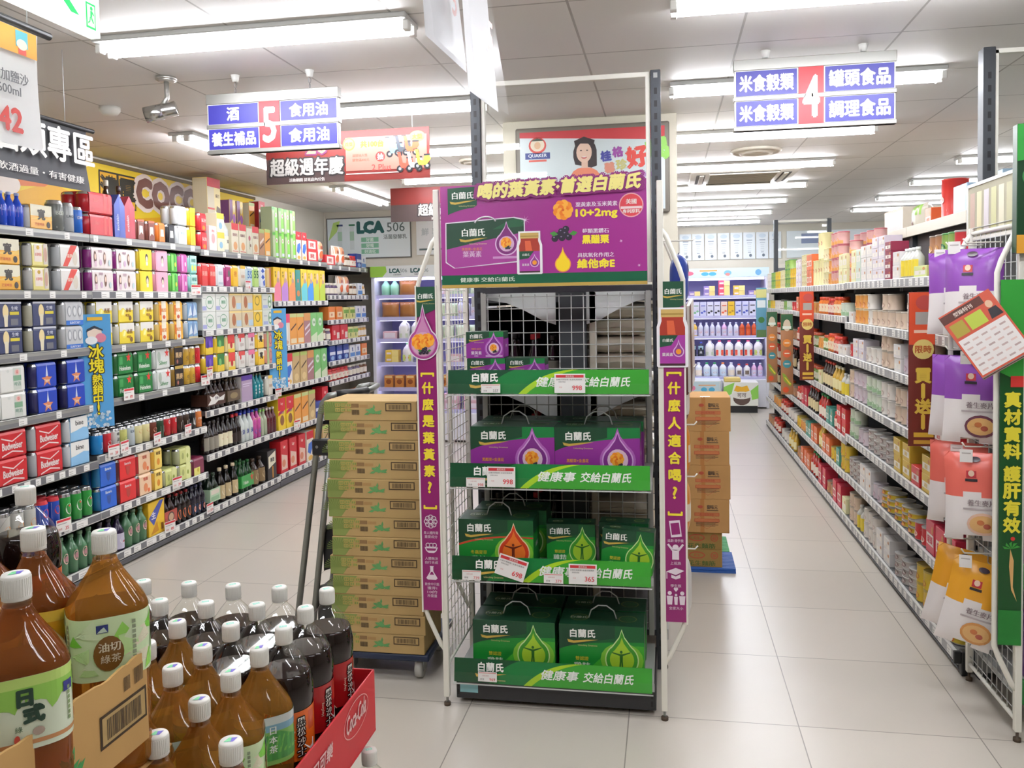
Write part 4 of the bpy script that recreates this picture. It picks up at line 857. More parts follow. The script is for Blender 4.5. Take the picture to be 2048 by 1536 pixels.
pack('greenfruit', 'bright green cocktail can pack', .12, .13, .13, '#57b84a', [('r', .1, .1, .4, .9, '#8fd26a'), ('r', .55, .1, .7, .9, '#3f9a38'), ('o', .7, .4, .14, .12, '#d8d84a')], '#63c04e')
pack('magenta', 'magenta cocktail can pack', .12, .13, .13, '#d265b0', [('r', .1, .1, .35, .9, '#e9a0d0'), ('r', .6, .1, .72, .9, '#b8489a'), ('o', .7, .45, .12, .12, '#f0d8e8')], '#c85aa6')
pack('aqua', 'aqua lemon soda can pack', .13, .13, .128, '#8fd0c8', [('r', 0, .5, 1, .95, '#bfe4dc'), ('o', .3, .3, .14, .16, '#e8e04a'), ('o', .7, .3, .14, .16, '#e8e04a'), ('t', '檸檬', .5, .7, .2, '#3a8a80')], '#9ad4cc')
pack('navy', 'navy beer pack with golden glass', .215, .13, .13, '#3c4468', [('o', .36, .62, .12, .28, '#ecd8a0'), ('p', [(.3, .05), (.42, .05), (.45, .5), (.28, .5)], '#e6dcc0'), ('r', .52, .5, .9, .62, '#d8c83a'), ('r', .55, .1, .85, .35, '#6f7078'), ('t', '生啤', .72, .75, .16, '#c8cbd8'), ('r', 0, .92, 1, 1, '#c9ccd8')], '#b9b7a4', '#6f7594')
pack('silver3', 'silver can pack with blue foot', .19, .12, .13, '#c6c8ca', [('r', 0, 0, 1, .2, '#2f6fc8'), ('o', .2, .58, .12, .24, '#9ca0a6'), ('o', .5, .58, .12, .24, '#9ca0a6'), ('o', .8, .58, .12, .24, '#9ca0a6'), ('o', .2, .58, .08, .17, '#d9dbdc'), ('o', .5, .58, .08, .17, '#d9dbdc'), ('o', .8, .58, .08, .17, '#d9dbdc'), ('t', 'SUNTORY', .5, .1, .1, '#dfe6f2')], '#c0c2c4')
pack('banana', 'yellow banana beer pack', .19, .13, .128, '#ead23c', [('r', 0, .6, 1, 1, '#e5e2da'), ('o', .3, .5, .17, .2, '#f2e05a'), ('p', [(.2, .4), (.3, .65), (.42, .6), (.34, .38)], '#fbf0a0'), ('t', '香蕉', .68, .6, .2, '#7a4a1e'), ('o', .78, .22, .1, .12, '#7a5a2a'), ('t', '啤酒', .6, .35, .14, '#a8742a')], '#d8d4c4')
pack('orangewhite', 'orange and cream fruit beer pack', .15, .13, .128, '#f0b440', [('r', .25, 0, .75, 1, '#f1e8d4'), ('t', '鳳梨', .5, .55, .2, '#d8823a'), ('r', .05, .3, .2, .8, '#d86a2a'), ('o', .5, .2, .16, .1, '#c85a3a')], '#e0c070')
pack('bluewave', 'blue glacier beer pack', .17, .13, .125, '#7fa6cc', [('p', [(.05, .2), (.3, .8), (.45, .3)], '#dfe9f2'), ('p', [(.5, .2), (.75, .85), (.95, .3)], '#cfdcea'), ('r', .46, .1, .52, .95, '#5a6ab0'), ('r', 0, 0, 1, .12, '#d8c89a')], '#b8c8d8')
pack('whitelager', 'white classic lager pack with green can picture', .21, .13, .133, '#e9e9e3', [('r', .52, .08, .86, .9, '#d4dad0'), ('r', .52, .42, .86, .62, '#7fa888'), ('o', .69, .74, .11, .12, '#e9c9c0'), ('t', '臺', .69, .75, .12, '#d86a6a'), ('t', '啤酒', .69, .3, .16, '#8fa898'), ('o', .3, .8, .06, .05, '#d9dcd6')], '#e3e4e0')
pack('bluetiger', 'blue lager pack with orange star', .19, .13, .133, '#2746b4', [('p', [(.5, .62), (.56, .42), (.78, .4), (.62, .28), (.68, .06), (.5, .2), (.32, .06), (.38, .28), (.22, .4), (.44, .42)], '#d8875a'), ('p', [(.44, .45), (.5, .9), (.56, .45)], '#d4dcec'), ('t', 'Tiger', .5, .27, .14, '#f0d8c0')], '#2a2a5a')
pack('greenstar', 'green lager pack with red star', .19, .13, .133, '#1f7a38', [('p', [(.72, .98), (.76, .82), (.9, .82), (.79, .72), (.83, .56), (.72, .66), (.61, .56), (.65, .72), (.54, .82), (.68, .82)], '#d8322c'), ('t', 'Heineken', .45, .28, .2, '#dfe6da', .75), ('r', .06, .45, .3, .8, '#3f9a52')], '#2f6a3a')
pack('whitestar', 'silver white lager pack with red star', .2, .13, .133, '#d9dcd8', [('p', [(.8, .98), (.84, .82), (.98, .82), (.87, .72), (.91, .56), (.8, .66), (.69, .56), (.73, .72), (.62, .82), (.76, .82)], '#d8322c'), ('t', 'Silver', .5, .3, .2, '#4f8a5a', .6), ('o', .2, .6, .12, .25, '#a8b4a8')], '#cfd4d0')
pack('blackgold', 'black and gold stout can pack', .15, .13, .14, '#2a2018', [('r', 0, .85, 1, 1, '#b89a4a'), ('t', '黑麥', .5, .5, .26, '#c9a87a'), ('o', .3, .2, .1, .1, '#b06a5a')], '#8a6a2a', '#c9a850')
can('golden', 'golden draught beer can with foam print', .036, .13, '#c9a03a', [('r', -.035, .7, .035, .95, '#efe9da'), ('t', '生', 0, .4, .25, '#8a6a1e')])
can('redslim', 'slim red drink can', .03, .13, '#c8242e', [('r', -.025, .4, .025, .55, '#e8c8c4')])
pack('stag', 'silver grey pack with black stag print', .2, .13, .135, '#cfcfcd', [('p', [(.3, .3), (.4, .8), (.5, .6), (.62, .85), (.68, .3), (.5, .2)], '#4a4646'), ('t', '黑', .5, .15, .16, '#4a4646'), ('p', [(0, .6), (.25, .95), (0, 1)], '#6a3a4a')], '#8a8a8c')
pack('redbow', 'red beer pack with white bow tie line', .235, .13, .135, '#c8242c', [('p', [(.12, .78), (.5, .62), (.88, .85), (.88, .8), (.5, .57), (.12, .73)], '#efd9d6'), ('p', [(.12, .12), (.5, .26), (.88, .16), (.88, .11), (.5, .21), (.12, .07)], '#efd9d6'), ('t', 'Budweiser', .5, .44, .26, '#f0dfdc', .72)], '#b8b8ba')
pack('bine', 'white and sky blue beer pack', .2, .13, .135, '#8fc3ea', [('p', [(0, .4), (.3, .45), (.7, .55), (1, .5), (1, 1), (0, 1)], '#eeeeea'), ('t', 'bine', .5, .76, .2, '#3c3c40')], '#d0d4d8')
for k, c, ds, its in (('c_blue', '#1f7fc0', 'metallic blue beer can', [('t', 'J', 0, .4, .3, '#8fb8d8')]), ('c_red', '#c02a34', 'red beer can with grey mark', [('o', 0, .45, .016, .1, '#c9b0ac')]), ('c_white', '#d4d4d0', 'white can with vertical lettering', [('v', '啤酒頭', 0, .75, .17, .24, '#4a4a44')]), ('c_lime', '#c2c272', 'yellow green cider can', [('o', .004, .4, .018, .16, '#6a8a3a')]),
    ('c_ext', '#bcc6cc', 'silver extra beer can', [('t', 'EXT', 0, .7, .12, '#3a4a5a'), ('p', [(-.025, .1), (.02, .45), (.025, .1)], '#6f9ac4')]), ('c_cream', '#d9d09a', 'cream wheat beer can', [('o', 0, .6, .016, .1, '#c99a6a'), ('r', -.02, .2, .02, .3, '#bfb070')]), ('c_brown', '#6a3426', 'brown red ale can', [('o', 0, .5, .018, .12, '#c88a6a')]), ('c_green', '#24402a', 'dark green stout can', [('r', -.018, .3, .018, .6, '#cfd4c8')]),
    ('c_zero', '#b02228', 'red and black zero beer can', [('r', -.03, .55, .03, .9, '#1a1416'), ('t', '0', 0, .72, .2, '#d8b0b0'), ('r', -.03, .05, .03, .2, '#d8b83a')]), ('c_polar', '#3a2a22', 'dark brown can with white bear', [('p', [(-.014, .15), (-.01, .55), (.01, .62), (.016, .4), (.014, .15)], '#e3ded6')]), ('c_black', '#1c1c1e', 'black can with white emblem', [('p', [(-.014, .3), (-.012, .6), (.012, .6), (.014, .3), (0, .2)], '#d9d9d6')]), ('c_orange', '#c8743a', 'copper orange beer can', [('t', '1906', 0, .5, .12, '#efe0cc'), ('r', -.02, .25, .02, .3, '#efe0cc')])):
    can(k, ds, .034, .13, c, its)
can('tall_green', 'tall green lager can with white oval', .034, .168, '#2f8f3e', [('o', 0, .5, .022, .18, '#d4dfd0'), ('r', -.025, .47, .025, .55, '#20502a'), ('o', 0, .6, .006, .03, '#d8322c')])
can('tall_redblue', 'tall red and blue beer can', .034, .168, '#2a4aa8', [('r', -.035, .35, .035, .85, '#e3ddd8'), ('o', 0, .6, .02, .14, '#c8323a'), ('r', -.035, .0, .035, .08, '#c8323a')], '#c8323a')
can('tall_orange', 'tall silver and orange beer can', .034, .168, '#c4c2bc', [('o', 0, .45, .02, .15, '#d88a3a')])
pack('bluepack', 'plain bright blue can pack', .19, .13, .135, '#1f5fc8', [('t', 'Bavaria', .5, .74, .12, '#dfe6f4', .4), ('p', [(.36, .6), (.64, .6), (.6, .3), (.5, .2), (.4, .3)], '#2a4f9a')], '#1f6a9a')
pack('redpack', 'plain bright red can pack', .2, .13, .135, '#d8262a', [('t', 'Bavaria', .5, .72, .12, '#f4dcdc', .4), ('p', [(.36, .6), (.64, .6), (.6, .28), (.5, .18), (.4, .28)], '#b03a34')], '#5a2024')
pack('peach', 'peach fruit beer can pack', .17, .13, .135, '#eec9a4', [('o', .5, .35, .18, .2, '#e08a5a'), ('t', '蜜桃', .5, .75, .16, '#b8402a'), ('o', .75, .2, .1, .1, '#d86a3a')], '#b02a30')
pack('honey', 'honey yellow fruit beer can pack', .13, .13, .135, '#efd067', [('o', .5, .35, .2, .16, '#d88a2a'), ('t', '蜂蜜', .5, .75, .16, '#6a4a1a')], '#d8a83a')
pack('limepack', 'pale lime herbal drink pack', .18, .13, .11, '#cfd486', [('r', .55, 0, .9, 1, '#dfe4a0'), ('o', .7, .45, .08, .14, '#8a9a3a'), ('o', .25, .5, .1, .2, '#a8ae6a')], '#a8ac8a')
pack('wine', 'burgundy and yellow herbal drink pack', .18, .13, .12, '#7a2a44', [('r', 0, 0, .6, .45, '#e3dc7a'), ('o', .4, .3, .1, .12, '#c8b03a')], '#6a2a3a')
# spirit boxes with pointed tops
def spirit(key, desc, col, cap):
    g = G(); w, h = .1, .26; hw = w/2; o = [(-hw, 0), (hw, 0), (hw, h*.74), (0, h), (-hw, h*.74)]
    vs = [(x, 0, z) for x, z in o]+[(x, .08, z) for x, z in o]; g.add(vs, [(0, 1, 2, 3, 4), (9, 8, 7, 6, 5)]+[(k, 5+k, 5+(k+1) % 5, (k+1) % 5) for k in range(5)], M(col, .35)); mp = plane_map((-hw, 0, 0), (1, 0, 0), (0, 0, 1))
    g.text('zuckskin', hw*.6, h*.36, .02, '#e4e4ea', mp, rot=PI/2); g.poly([(hw, h*.03), (w*.98, h*.03), (w*.98, h*.72), (hw, h*.95)], M(col, .25), mp, .0004); proto(key, 'spirit_box', 'box', desc, w, .08, h, g)
spirit('sp_blue', 'blue pointed whisky box', '#3d52a8', 0); spirit('sp_red', 'red pointed whisky box', '#b23a4a', 0)
bottle('whisky_blue', 'tall whisky bottle with blue label', .036, .36, '#3a2418', '#c8c0b0', (1.2, .2, .55, '#2a4a9a'))
bottle('whisky_red', 'tall whisky bottle with red label', .036, .34, '#3a1a14', '#2a1414', (1.2, .2, .55, '#b82a34'))
pack('redtray', 'red twelve can carton', .25, .18, .125, '#c3202c', [('r', .62, .1, .72, .95, '#e05a58'), ('r', .82, .1, .9, .95, '#e05a58'), ('t', 'Bar', .3, .6, .16, '#d86a6a')], '#c3202c')
for k, c, ds, its in (('a_brown', '#7a4338', 'brown bear beer pack', [('p', [(.2, .25), (.25, .7), (.75, .7), (.8, .3), (.5, .4)], '#eee6da'), ('r', 0, .9, 1, 1, '#d86a50')]), ('a_orange', '#e07a2e', 'orange bear beer pack', [('p', [(.2, .3), (.25, .65), (.75, .65), (.8, .3)], '#f3e6d2')]), ('a_black', '#26282c', 'black bear beer pack', [('p', [(.2, .3), (.25, .65), (.75, .65), (.8, .3)], '#e8e8e4')]),
    ('a_white', '#e6e9ea', 'plain white beer pack', [('r', .1, .2, .9, .3, '#c9d6d8'), ('t', '啤酒', .5, .6, .16, '#9ab0b4')]), ('a_yellow', '#f2c22c', 'yellow soda pack with lime lid', [('r', 0, .75, .5, 1, '#d8e03a'), ('r', .5, .75, 1, 1, '#d8e03a'), ('r', .48, 0, .52, 1, '#d89a1e')]), ('a_red', '#d4343c', 'red soda pack', [('t', '氣泡', .5, .6, .2, '#f0c8c0'), ('o', .5, .2, .3, .12, '#e8862a')])):
    pack(k, ds, .115 if k[2] != 'w' else .15, .13, .13, c, its, c)
carton('pinkwhite', 'white box with pink flower print', .1, .09, .18, '#f0e2de', [('o', .5, .5, .25, .2, '#e8a8a8'), ('t', '禮盒', .5, .8, .1, '#c86a6a')])
carton('whiteyellow', 'white and yellow juice box', .1, .09, .14, '#efe6c8', [('r', 0, .7, 1, 1, '#ecc94a'), ('o', .5, .35, .25, .18, '#8fb8d0')])
bottle('mangobottle', 'clear bottle with mango label', .042, .27, '#cfd4d2', '#2a3a9a', (1.3, .08, .45, '#efe6d0'), [('r', -.04, .08, .04, .22, '#f0b83a'), ('t', '寬', 0, .3, .1, '#2a241e')])
carton('cookie', 'cream cookie box with red top', .105, .09, .225, '#e4ddc6', [('r', 0, .78, 1, 1, '#cc3038'), ('t', '歐維氏', .5, .62, .1, '#8a5a5a'), ('o', .5, .25, .28, .14, '#dba06a'), ('r', .1, .06, .9, .08, '#c8323a')], '#d6cfb6', '#c02a34')
carton('rosebox', 'cream gift box with rose print', .085, .08, .205, '#dcd8c4', [('o', .5, .62, .2, .1, '#b85a6a'), ('r', .47, .2, .53, .55, '#4a7a4a'), ('o', .65, .35, .12, .06, '#8a6a5a')])
carton('choco', 'brown wafer roll box', .085, .08, .215, '#b98a66', [('r', 0, .85, 1, 1, '#a8b86a'), ('p', [(.1, .5), (.9, .7), (.9, .6), (.1, .4)], '#e8d8cc'), ('p', [(.1, .3), (.9, .5), (.9, .42), (.1, .22)], '#6a4030')])
carton('orangebox', 'orange wafer roll box', .095, .08, .22, '#ecA64a', [('r', 0, .88, 1, 1, '#b8c86a'), ('p', [(.1, .52), (.9, .7), (.88, .64), (.1, .46)], '#4a3020'), ('r', .15, .05, .85, .2, '#f0e0c0')], '#d8cfb0')
carton('greenbox', 'light green cereal drink box', .1, .1, .21, '#a9c98c', [('r', .5, 0, 1, 1, '#8fdc5a'), ('o', .75, .7, .16, .1, '#f0f0ea'), ('o', .75, .7, .06, .05, '#c83a5a'), ('r', .06, .05, .44, .85, '#c8d4b0'), ('r', .55, .08, .98, .2, '#e4ecf4'), ('r', 0, .9, .5, 1, '#5ab83a')], '#b8c8a0')
carton('talltin', 'tall cream cracker box with red top', .19, .12, .34, '#e2cf8e', [('r', 0, .8, 1, 1, '#b8323c'), ('r', 0, 0, .52, .8, '#cfc4a8'), ('r', 0, .3, .52, .34, '#c8524a'), ('r', 0, .12, .52, .16, '#c8524a'), ('t', '蘇打', .76, .62, .08, '#6a4a2a'), ('p', [(.55, .1), (.95, .1), (.95, .35), (.7, .4)], '#6a5a4a'), ('p', [(.55, .3), (.95, .12), (.95, .05), (.55, .2)], '#f0f0ee')], '#cfc4a8', '#b8323c')
carton('purpleyellow', 'yellow and purple biscuit box', .1, .09, .21, '#ecc85a', [('p', [(.0, .1), (.5, .3), (.5, 1), (0, 1)], '#8a5a8a'), ('o', .7, .3, .22, .18, '#a868b8'), ('o', .7, .65, .18, .14, '#f0e0b0')], '#7a4a7a')
carton('bluedrop', 'red topped biscuit box with blue milk splash', .105, .09, .25, '#f0e6d6', [('r', 0, .72, 1, 1, '#cc2c36'), ('t', 'Lay', .5, .86, .1, '#f0d8d4'), ('p', [(.1, .3), (.5, .22), (.9, .45), (.75, .62), (.25, .55)], '#3f6fc8'), ('o', .5, .1, .3, .06, '#e8b85a')], '#b02a34', '#b02a34')
carton('redwide', 'wide red and white biscuit carton', .24, .12, .1, '#cf3a3c', [('r', .12, .15, .8, .85, '#e9d9d0'), ('t', '餅乾', .45, .5, .4, '#b8383c')], '#c02a34', '#d8686a')
pouch('whitebag', 'white and orange puffed snack bag', .14, .08, .2, '#ece4da', [('r', .05, .6, .95, .95, '#d9a07a'), ('o', .5, .35, .3, .2, '#d8683a'), ('t', '米果', .5, .7, .14, '#a83a2a')])
for k, c, ds in (('r_pink', '#f08aa0', 'tall yellow gift box with pink fade'), ('r_purple', '#c690d8', 'tall yellow gift box with lilac fade'), ('r_orange', '#ef9a62', 'tall yellow gift box with orange fade'), ('r_aqua', '#6fd0d8', 'tall yellow gift box with aqua fade'), ('r_blue', '#4a9ae8', 'tall yellow gift box with blue fade'), ('r_lime', '#c3da4a', 'tall yellow gift box with lime fade')):
    carton(k, ds, .13, .08, .285, '#f6cf3a', [('r', 0, 0, 1, .4, c), ('p', [(0, .4), (1, .4), (.9, .6), (.55, .75), (.4, .55)], c), ('o', .7, .78, .18, .12, '#e8c8b0'), ('o', .6, .62, .2, .07, '#c8a08a'), ('v', '好禮', .25, .85, .08, .1, '#4a3a1a')], '#e6b82e')
carton('r_teal', 'tall teal gift box with orange dots', .1, .08, .275, '#3f8f86', [('t', '茶', .5, .65, .12, '#e08a6a'), ('o', .5, .25, .3, .1, '#d88a4a')], '#2f6a66')
for k, c, ds, its in (('b_red', '#d23a38', 'red fruit vinegar pack', [('t', '果醋', .5, .55, .2, '#e89a90')]), ('b_white', '#dfe3e6', 'silver white tonic pack', [('r', .1, .1, .9, .2, '#b8c4cc'), ('t', '機能', .5, .6, .16, '#a8b4bc')]), ('b_plum', '#a02a68', 'plum magenta vinegar pack', [('o', .65, .6, .2, .16, '#5a6a5a'), ('t', '莓', .35, .35, .2, '#e8a0c8')]), ('b_yellow', '#f0c032', 'yellow orange vinegar pack', [('t', '橙', .5, .6, .24, '#d88a1e')]), ('b_cream', '#e2ddd0', 'cream yogurt drink pack', [('r', 0, .85, 1, 1, '#f0c84a'), ('t', '優酪', .5, .5, .16, '#c8a890')]), ('b_sky', '#bcd2dc', 'sky blue drink pack with blue letters', [('t', '5S', .5, .6, .34, '#4a7ab8'), ('o', .3, .2, .2, .12, '#7fa8d0')]), ('b_green5', '#b8d87a', 'lime drink pack with number print', [('t', '55', .5, .62, .34, '#3a6a3a')]), ('b_pattern', '#dfe4ee', 'white drink pack with blue pattern', [('p', [(.1, .8), (.5, .95), (.9, .8), (.5, .7)], '#2f52b8'), ('p', [(.1, .5), (.5, .65), (.9, .5), (.5, .4)], '#2f52b8'), ('p', [(.5, .3), (.9, .4), (.9, .1), (.6, .1)], '#2f52b8')]), ('b_gold', '#d8b878', 'gold and brown drink pack', [('r', .6, 0, 1, 1, '#b86a4a')])):
    pack(k, ds, .125, .12, .165, c, its, c)
for k, c, ds, its in (('w_bracket', '#e3e6e0', 'white malt drink box with green frame', [('n', .55, .5, .3, .36, .006, '#7aa888'), ('r', .4, .42, .75, .62, '#a8c4b0'), ('t', '麥芽', .55, .52, .16, '#5a8a6a'), ('r', 0, .08, .3, .3, '#a8acd8'), ('r', .05, .7, .35, .76, '#c4c8c4')]), ('w_photo', '#d8c8a8', 'beige drink box with brown bottle picture', [('o', .35, .5, .16, .36, '#a86a44'), ('r', .55, .1, .95, .45, '#b8cfe0'), ('r', 0, .9, 1, 1, '#f0d890')]), ('w_yellowc', '#ecc53c', 'yellow drink box with round letter print', [('n', .45, .58, .3, .3, .01, '#8a7a2a'), ('r', 0, .9, 1, 1, '#f3e6a8')]), ('w_oval', '#d9dfd6', 'white drink box with green oval', [('o', .7, .5, .18, .4, '#7aa080'), ('o', .7, .68, .1, .12, '#dfe8dc'), ('o', .7, .34, .1, .12, '#dfe8dc'), ('r', .05, .1, .5, .3, '#a8b4d8'), ('r', .08, .6, .4, .68, '#b8bcc0')])):
    carton(k, ds, .18 if k != 'w_yellowc' else .14, .12, .13, c, its, None, '#eef0ea', 'drink_box', 'box')
for k, c, ds, its in (('f_grape', '#e9c93c', 'grape drink pack', [('r', 0, .4, 1, 1, '#5a3aa8'), ('o', .3, .55, .15, .2, '#3f2a86'), ('o', .6, .6, .15, .2, '#7a58c0')]), ('f_melon', '#e9c93c', 'melon drink pack', [('r', 0, .4, 1, 1, '#3a7a3c'), ('o', .4, .55, .2, .2, '#7ab86a')]), ('f_apple', '#ecdfa0', 'apple drink pack', [('r', 0, .5, 1, 1, '#d8443c'), ('o', .5, .4, .18, .18, '#b82a2a'), ('r', 0, 0, 1, .2, '#e9c93c')]), ('f_strawb', '#e6e3dc', 'strawberry drink pack', [('r', 0, .75, 1, 1, '#d8504a'), ('o', .3, .65, .12, .14, '#c8323a'), ('t', '草莓', .55, .35, .2, '#c9b8b0')]), ('f_pink', '#e8e4de', 'pink topped drink pack', [('r', 0, .72, 1, 1, '#e87aa0'), ('o', .6, .62, .14, .14, '#7a3a4a'), ('t', '莓果', .5, .3, .18, '#c8bcb4')]), ('f_kiwi', '#e6e8de', 'green topped drink pack', [('r', 0, .65, 1, 1, '#5aa86a'), ('o', .5, .5, .2, .2, '#2a5a34')]), ('f_mango', '#f0c43c', 'mango drink pack with black brush mark', [('r', 0, .55, 1, 1, '#ece4cc'), ('t', '寬', .5, .6, .4, '#2f2a24')]), ('f_litchi', '#d89a8a', 'pink green litchi drink pack', [('r', 0, 0, .35, 1, '#a8c48a'), ('n', .65, .5, .26, .3, .008, '#b86a6a')])):
    pack(k, ds, .15, .12, .133, c, its, c)
shrink('scriptbottles', 'pack of dark malt bottles with white script label', 4, .031, .205, '#241612', [], ('#4a2e22', [('p', [(.02, .1), (.2, .5), (.12, .9), (.3, .7), (.5, .95), (.7, .6), (.98, .8), (.9, .3), (.6, .35), (.4, .1)], '#e8e6e0'), ('t', '黑麥汁', .55, .6, .25, '#4a3a4a')]), 'bottle_pack', 'drink pack', 2, True, '#4a3a30')
shrink('brownbottles', 'pack of brown malt bottles with leaf print', 3, .031, .2, '#2e2018', [], ('#5a4a38', [('o', .5, .5, .3, .3, '#8a7a58')]), 'bottle_pack', 'drink pack', 2, True, '#5a4a34')
carton('lilacbox', 'lilac tonic carton with purple top', .17, .12, .2, '#b29cb8', [('r', 0, .82, 1, 1, '#5a3a9a'), ('r', .1, .66, .9, .7, '#d8cce0'), ('r', .1, .58, .7, .61, '#d8cce0')], '#e8e2e0', '#5a3a9a')
shrink('tealbottles', 'pack of teal tonic bottles', 3, .029, .2, '#0f7a86', [('v', '機能飲', 0, .5, .1, .13, '#dff0f0')], None, 'bottle_pack', 'drink pack', 2, True, '#5a6a5a')
bottle('darkwine', 'dark bottle with cream label', .037, .24, '#1c1210', '#1a1212', (1.1, .12, .5, '#e6dfc0'), [('o', .01, .34, .008, .03, '#b8503a')], .42)
bottle('darkred', 'dark bottle with red cap', .036, .235, '#1a1010', '#c82a34', (1.1, .12, .42, '#2a1c1c'), (), .42)
bottle('darkplain', 'dark soy colored bottle with narrow label', .035, .23, '#201512', '#2a2420', (1.0, .12, .52, '#8a8478'), (), .42)
shrink('bluecap', 'pack of white bottles with blue caps', 3, .034, .23, '#d6dedc', [('t', '沛', 0, .35, .16, '#3a4a9a'), ('r', -.02, .12, .02, .16, '#8fb0c0')], None, 'bottle_pack', 'drink pack', 2, True, '#2f3fb0')
shrink('pinkcap', 'pack of pink and purple bottles with blue caps', 2, .034, .23, '#c04a9a', [('r', -.025, .45, .025, .7, '#e8a890'), ('o', 0, .25, .018, .08, '#3f3a9a')], None, 'bottle_pack', 'drink pack', 2, True, '#2f3fb0')
shrink('greenlab', 'pack of small bottles with green labels', 2, .03, .21, '#aab49a', [('r', -.025, .05, .025, .35, '#7ab85a')], None, 'bottle_pack', 'drink pack', 2, True, '#8ac85a')
shrink('winepack', 'pack of small maroon bottles with white caps', 3, .027, .21, '#5a2028', [('r', -.02, .05, .02, .4, '#8a3a5a')], None, 'bottle_pack', 'drink pack', 2, True, '#d8c8c0')
bottle('purplelab', 'bottle with white lilac cloud label', .04, .21, '#2c2340', '#1f1a2a', (1.3, .06, .5, '#c9c4d8'), [('o', 0, .3, .022, .09, '#e9e4ea'), ('o', .008, .26, .01, .03, '#b84a5a')], .4)
shrink('greenclear', 'pack of clear green bottles with pink emblem', 3, .036, .21, '#4f7a58', [('o', 0, .45, .02, .14, '#d8b4a8'), ('o', 0, .45, .012, .08, '#a8747a')], None, 'bottle_pack', 'drink pack', 2, True, '#6a8a6a')
carton('yellowtri', 'yellow and blue slanted beer carton', .17, .14, .215, '#e9bd2c', [('p', [(.0, .55), (.7, .98), (.95, .98), (.3, .3)], '#4a55a8'), ('t', '生', .3, .6, .2, '#e8e4f0'), ('p', [(.1, .05), (.5, .4), (.6, .1)], '#c88a1e'), ('r', .75, .1, .9, .3, '#8a5a1e')], '#d8a824')
shrink('redale', 'carrier of red labelled beer bottles', 2, .034, .21, '#2a1614', [], ('#b0483c', [('o', .5, .5, .26, .4, '#4a3a30'), ('o', .5, .5, .2, .3, '#c9a88a')]), 'bottle_pack', 'drink pack', 2, True, '#7a2a24')
shrink('orangeale', 'carrier of orange labelled beer bottles', 3, .03, .205, '#1e1412', [('o', 0, .3, .018, .16, '#e0703a')], None, 'bottle_pack', 'drink pack', 2, True, '#9a2a2a')
shrink('blueale', 'carrier of blue labelled beer bottles', 3, .03, .21, '#1a1624', [('r', -.02, .1, .02, .4, '#4a78c8'), ('o', 0, .25, .012, .1, '#d89a8a')], None, 'bottle_pack', 'drink pack', 2, True, '#3a3a5a')
shrink('palegreen', 'carrier of pale green labelled bottles', 2, .034, .235, '#17261a', [], ('#b4d0b0', [('r', .1, .55, .9, .9, '#e3d8c8'), ('r', .08, .1, .9, .4, '#8fb890')]), 'bottle_pack', 'drink pack', 2, True, '#2a3a2a')
bottle('creamoval', 'dark bottle with cream oval label', .037, .25, '#16120e', '#d9c8a8', (1.2, .1, .5, '#c9b48a'), [('o', 0, .3, .022, .1, '#e9e0c8')], .42)
shrink('starcarrier', 'green bottle carrier with red star', 3, .032, .235, '#14401e', [], ('#2f9a44', [('p', [(.85, 1.05), (.89, .8), (.99, .8), (.91, .62), (.95, .38), (.85, .52), (.75, .38), (.79, .62), (.71, .8), (.81, .8)], '#d84a3a'), ('t', 'Hein', .35, .4, .3, '#e6efe0')]), 'bottle_pack', 'drink pack', 2, True, '#1f5a2a')
bottle('brownround', 'stout bottle with round brown label', .045, .22, '#2a1c12', '#3a2a1c', (1.2, .1, .6, '#8a7250'), [('o', 0, .35, .022, .12, '#c9b890')], .36)
carton('jpbox', 'dark carton with large cream label', .16, .1, .24, '#2c2a2a', [('p', [(.1, .4), (.9, .55), (.9, .95), (.1, .8)], '#e9e4cc'), ('r', .5, .05, .62, .45, '#d8902a'), ('t', '清酒', .5, .68, .14, '#4a4a44')])
can('blackcan', 'black stout can in a dark row', .034, .13, '#201e20', [('r', -.03, .3, .03, .5, '#3a3a44')])
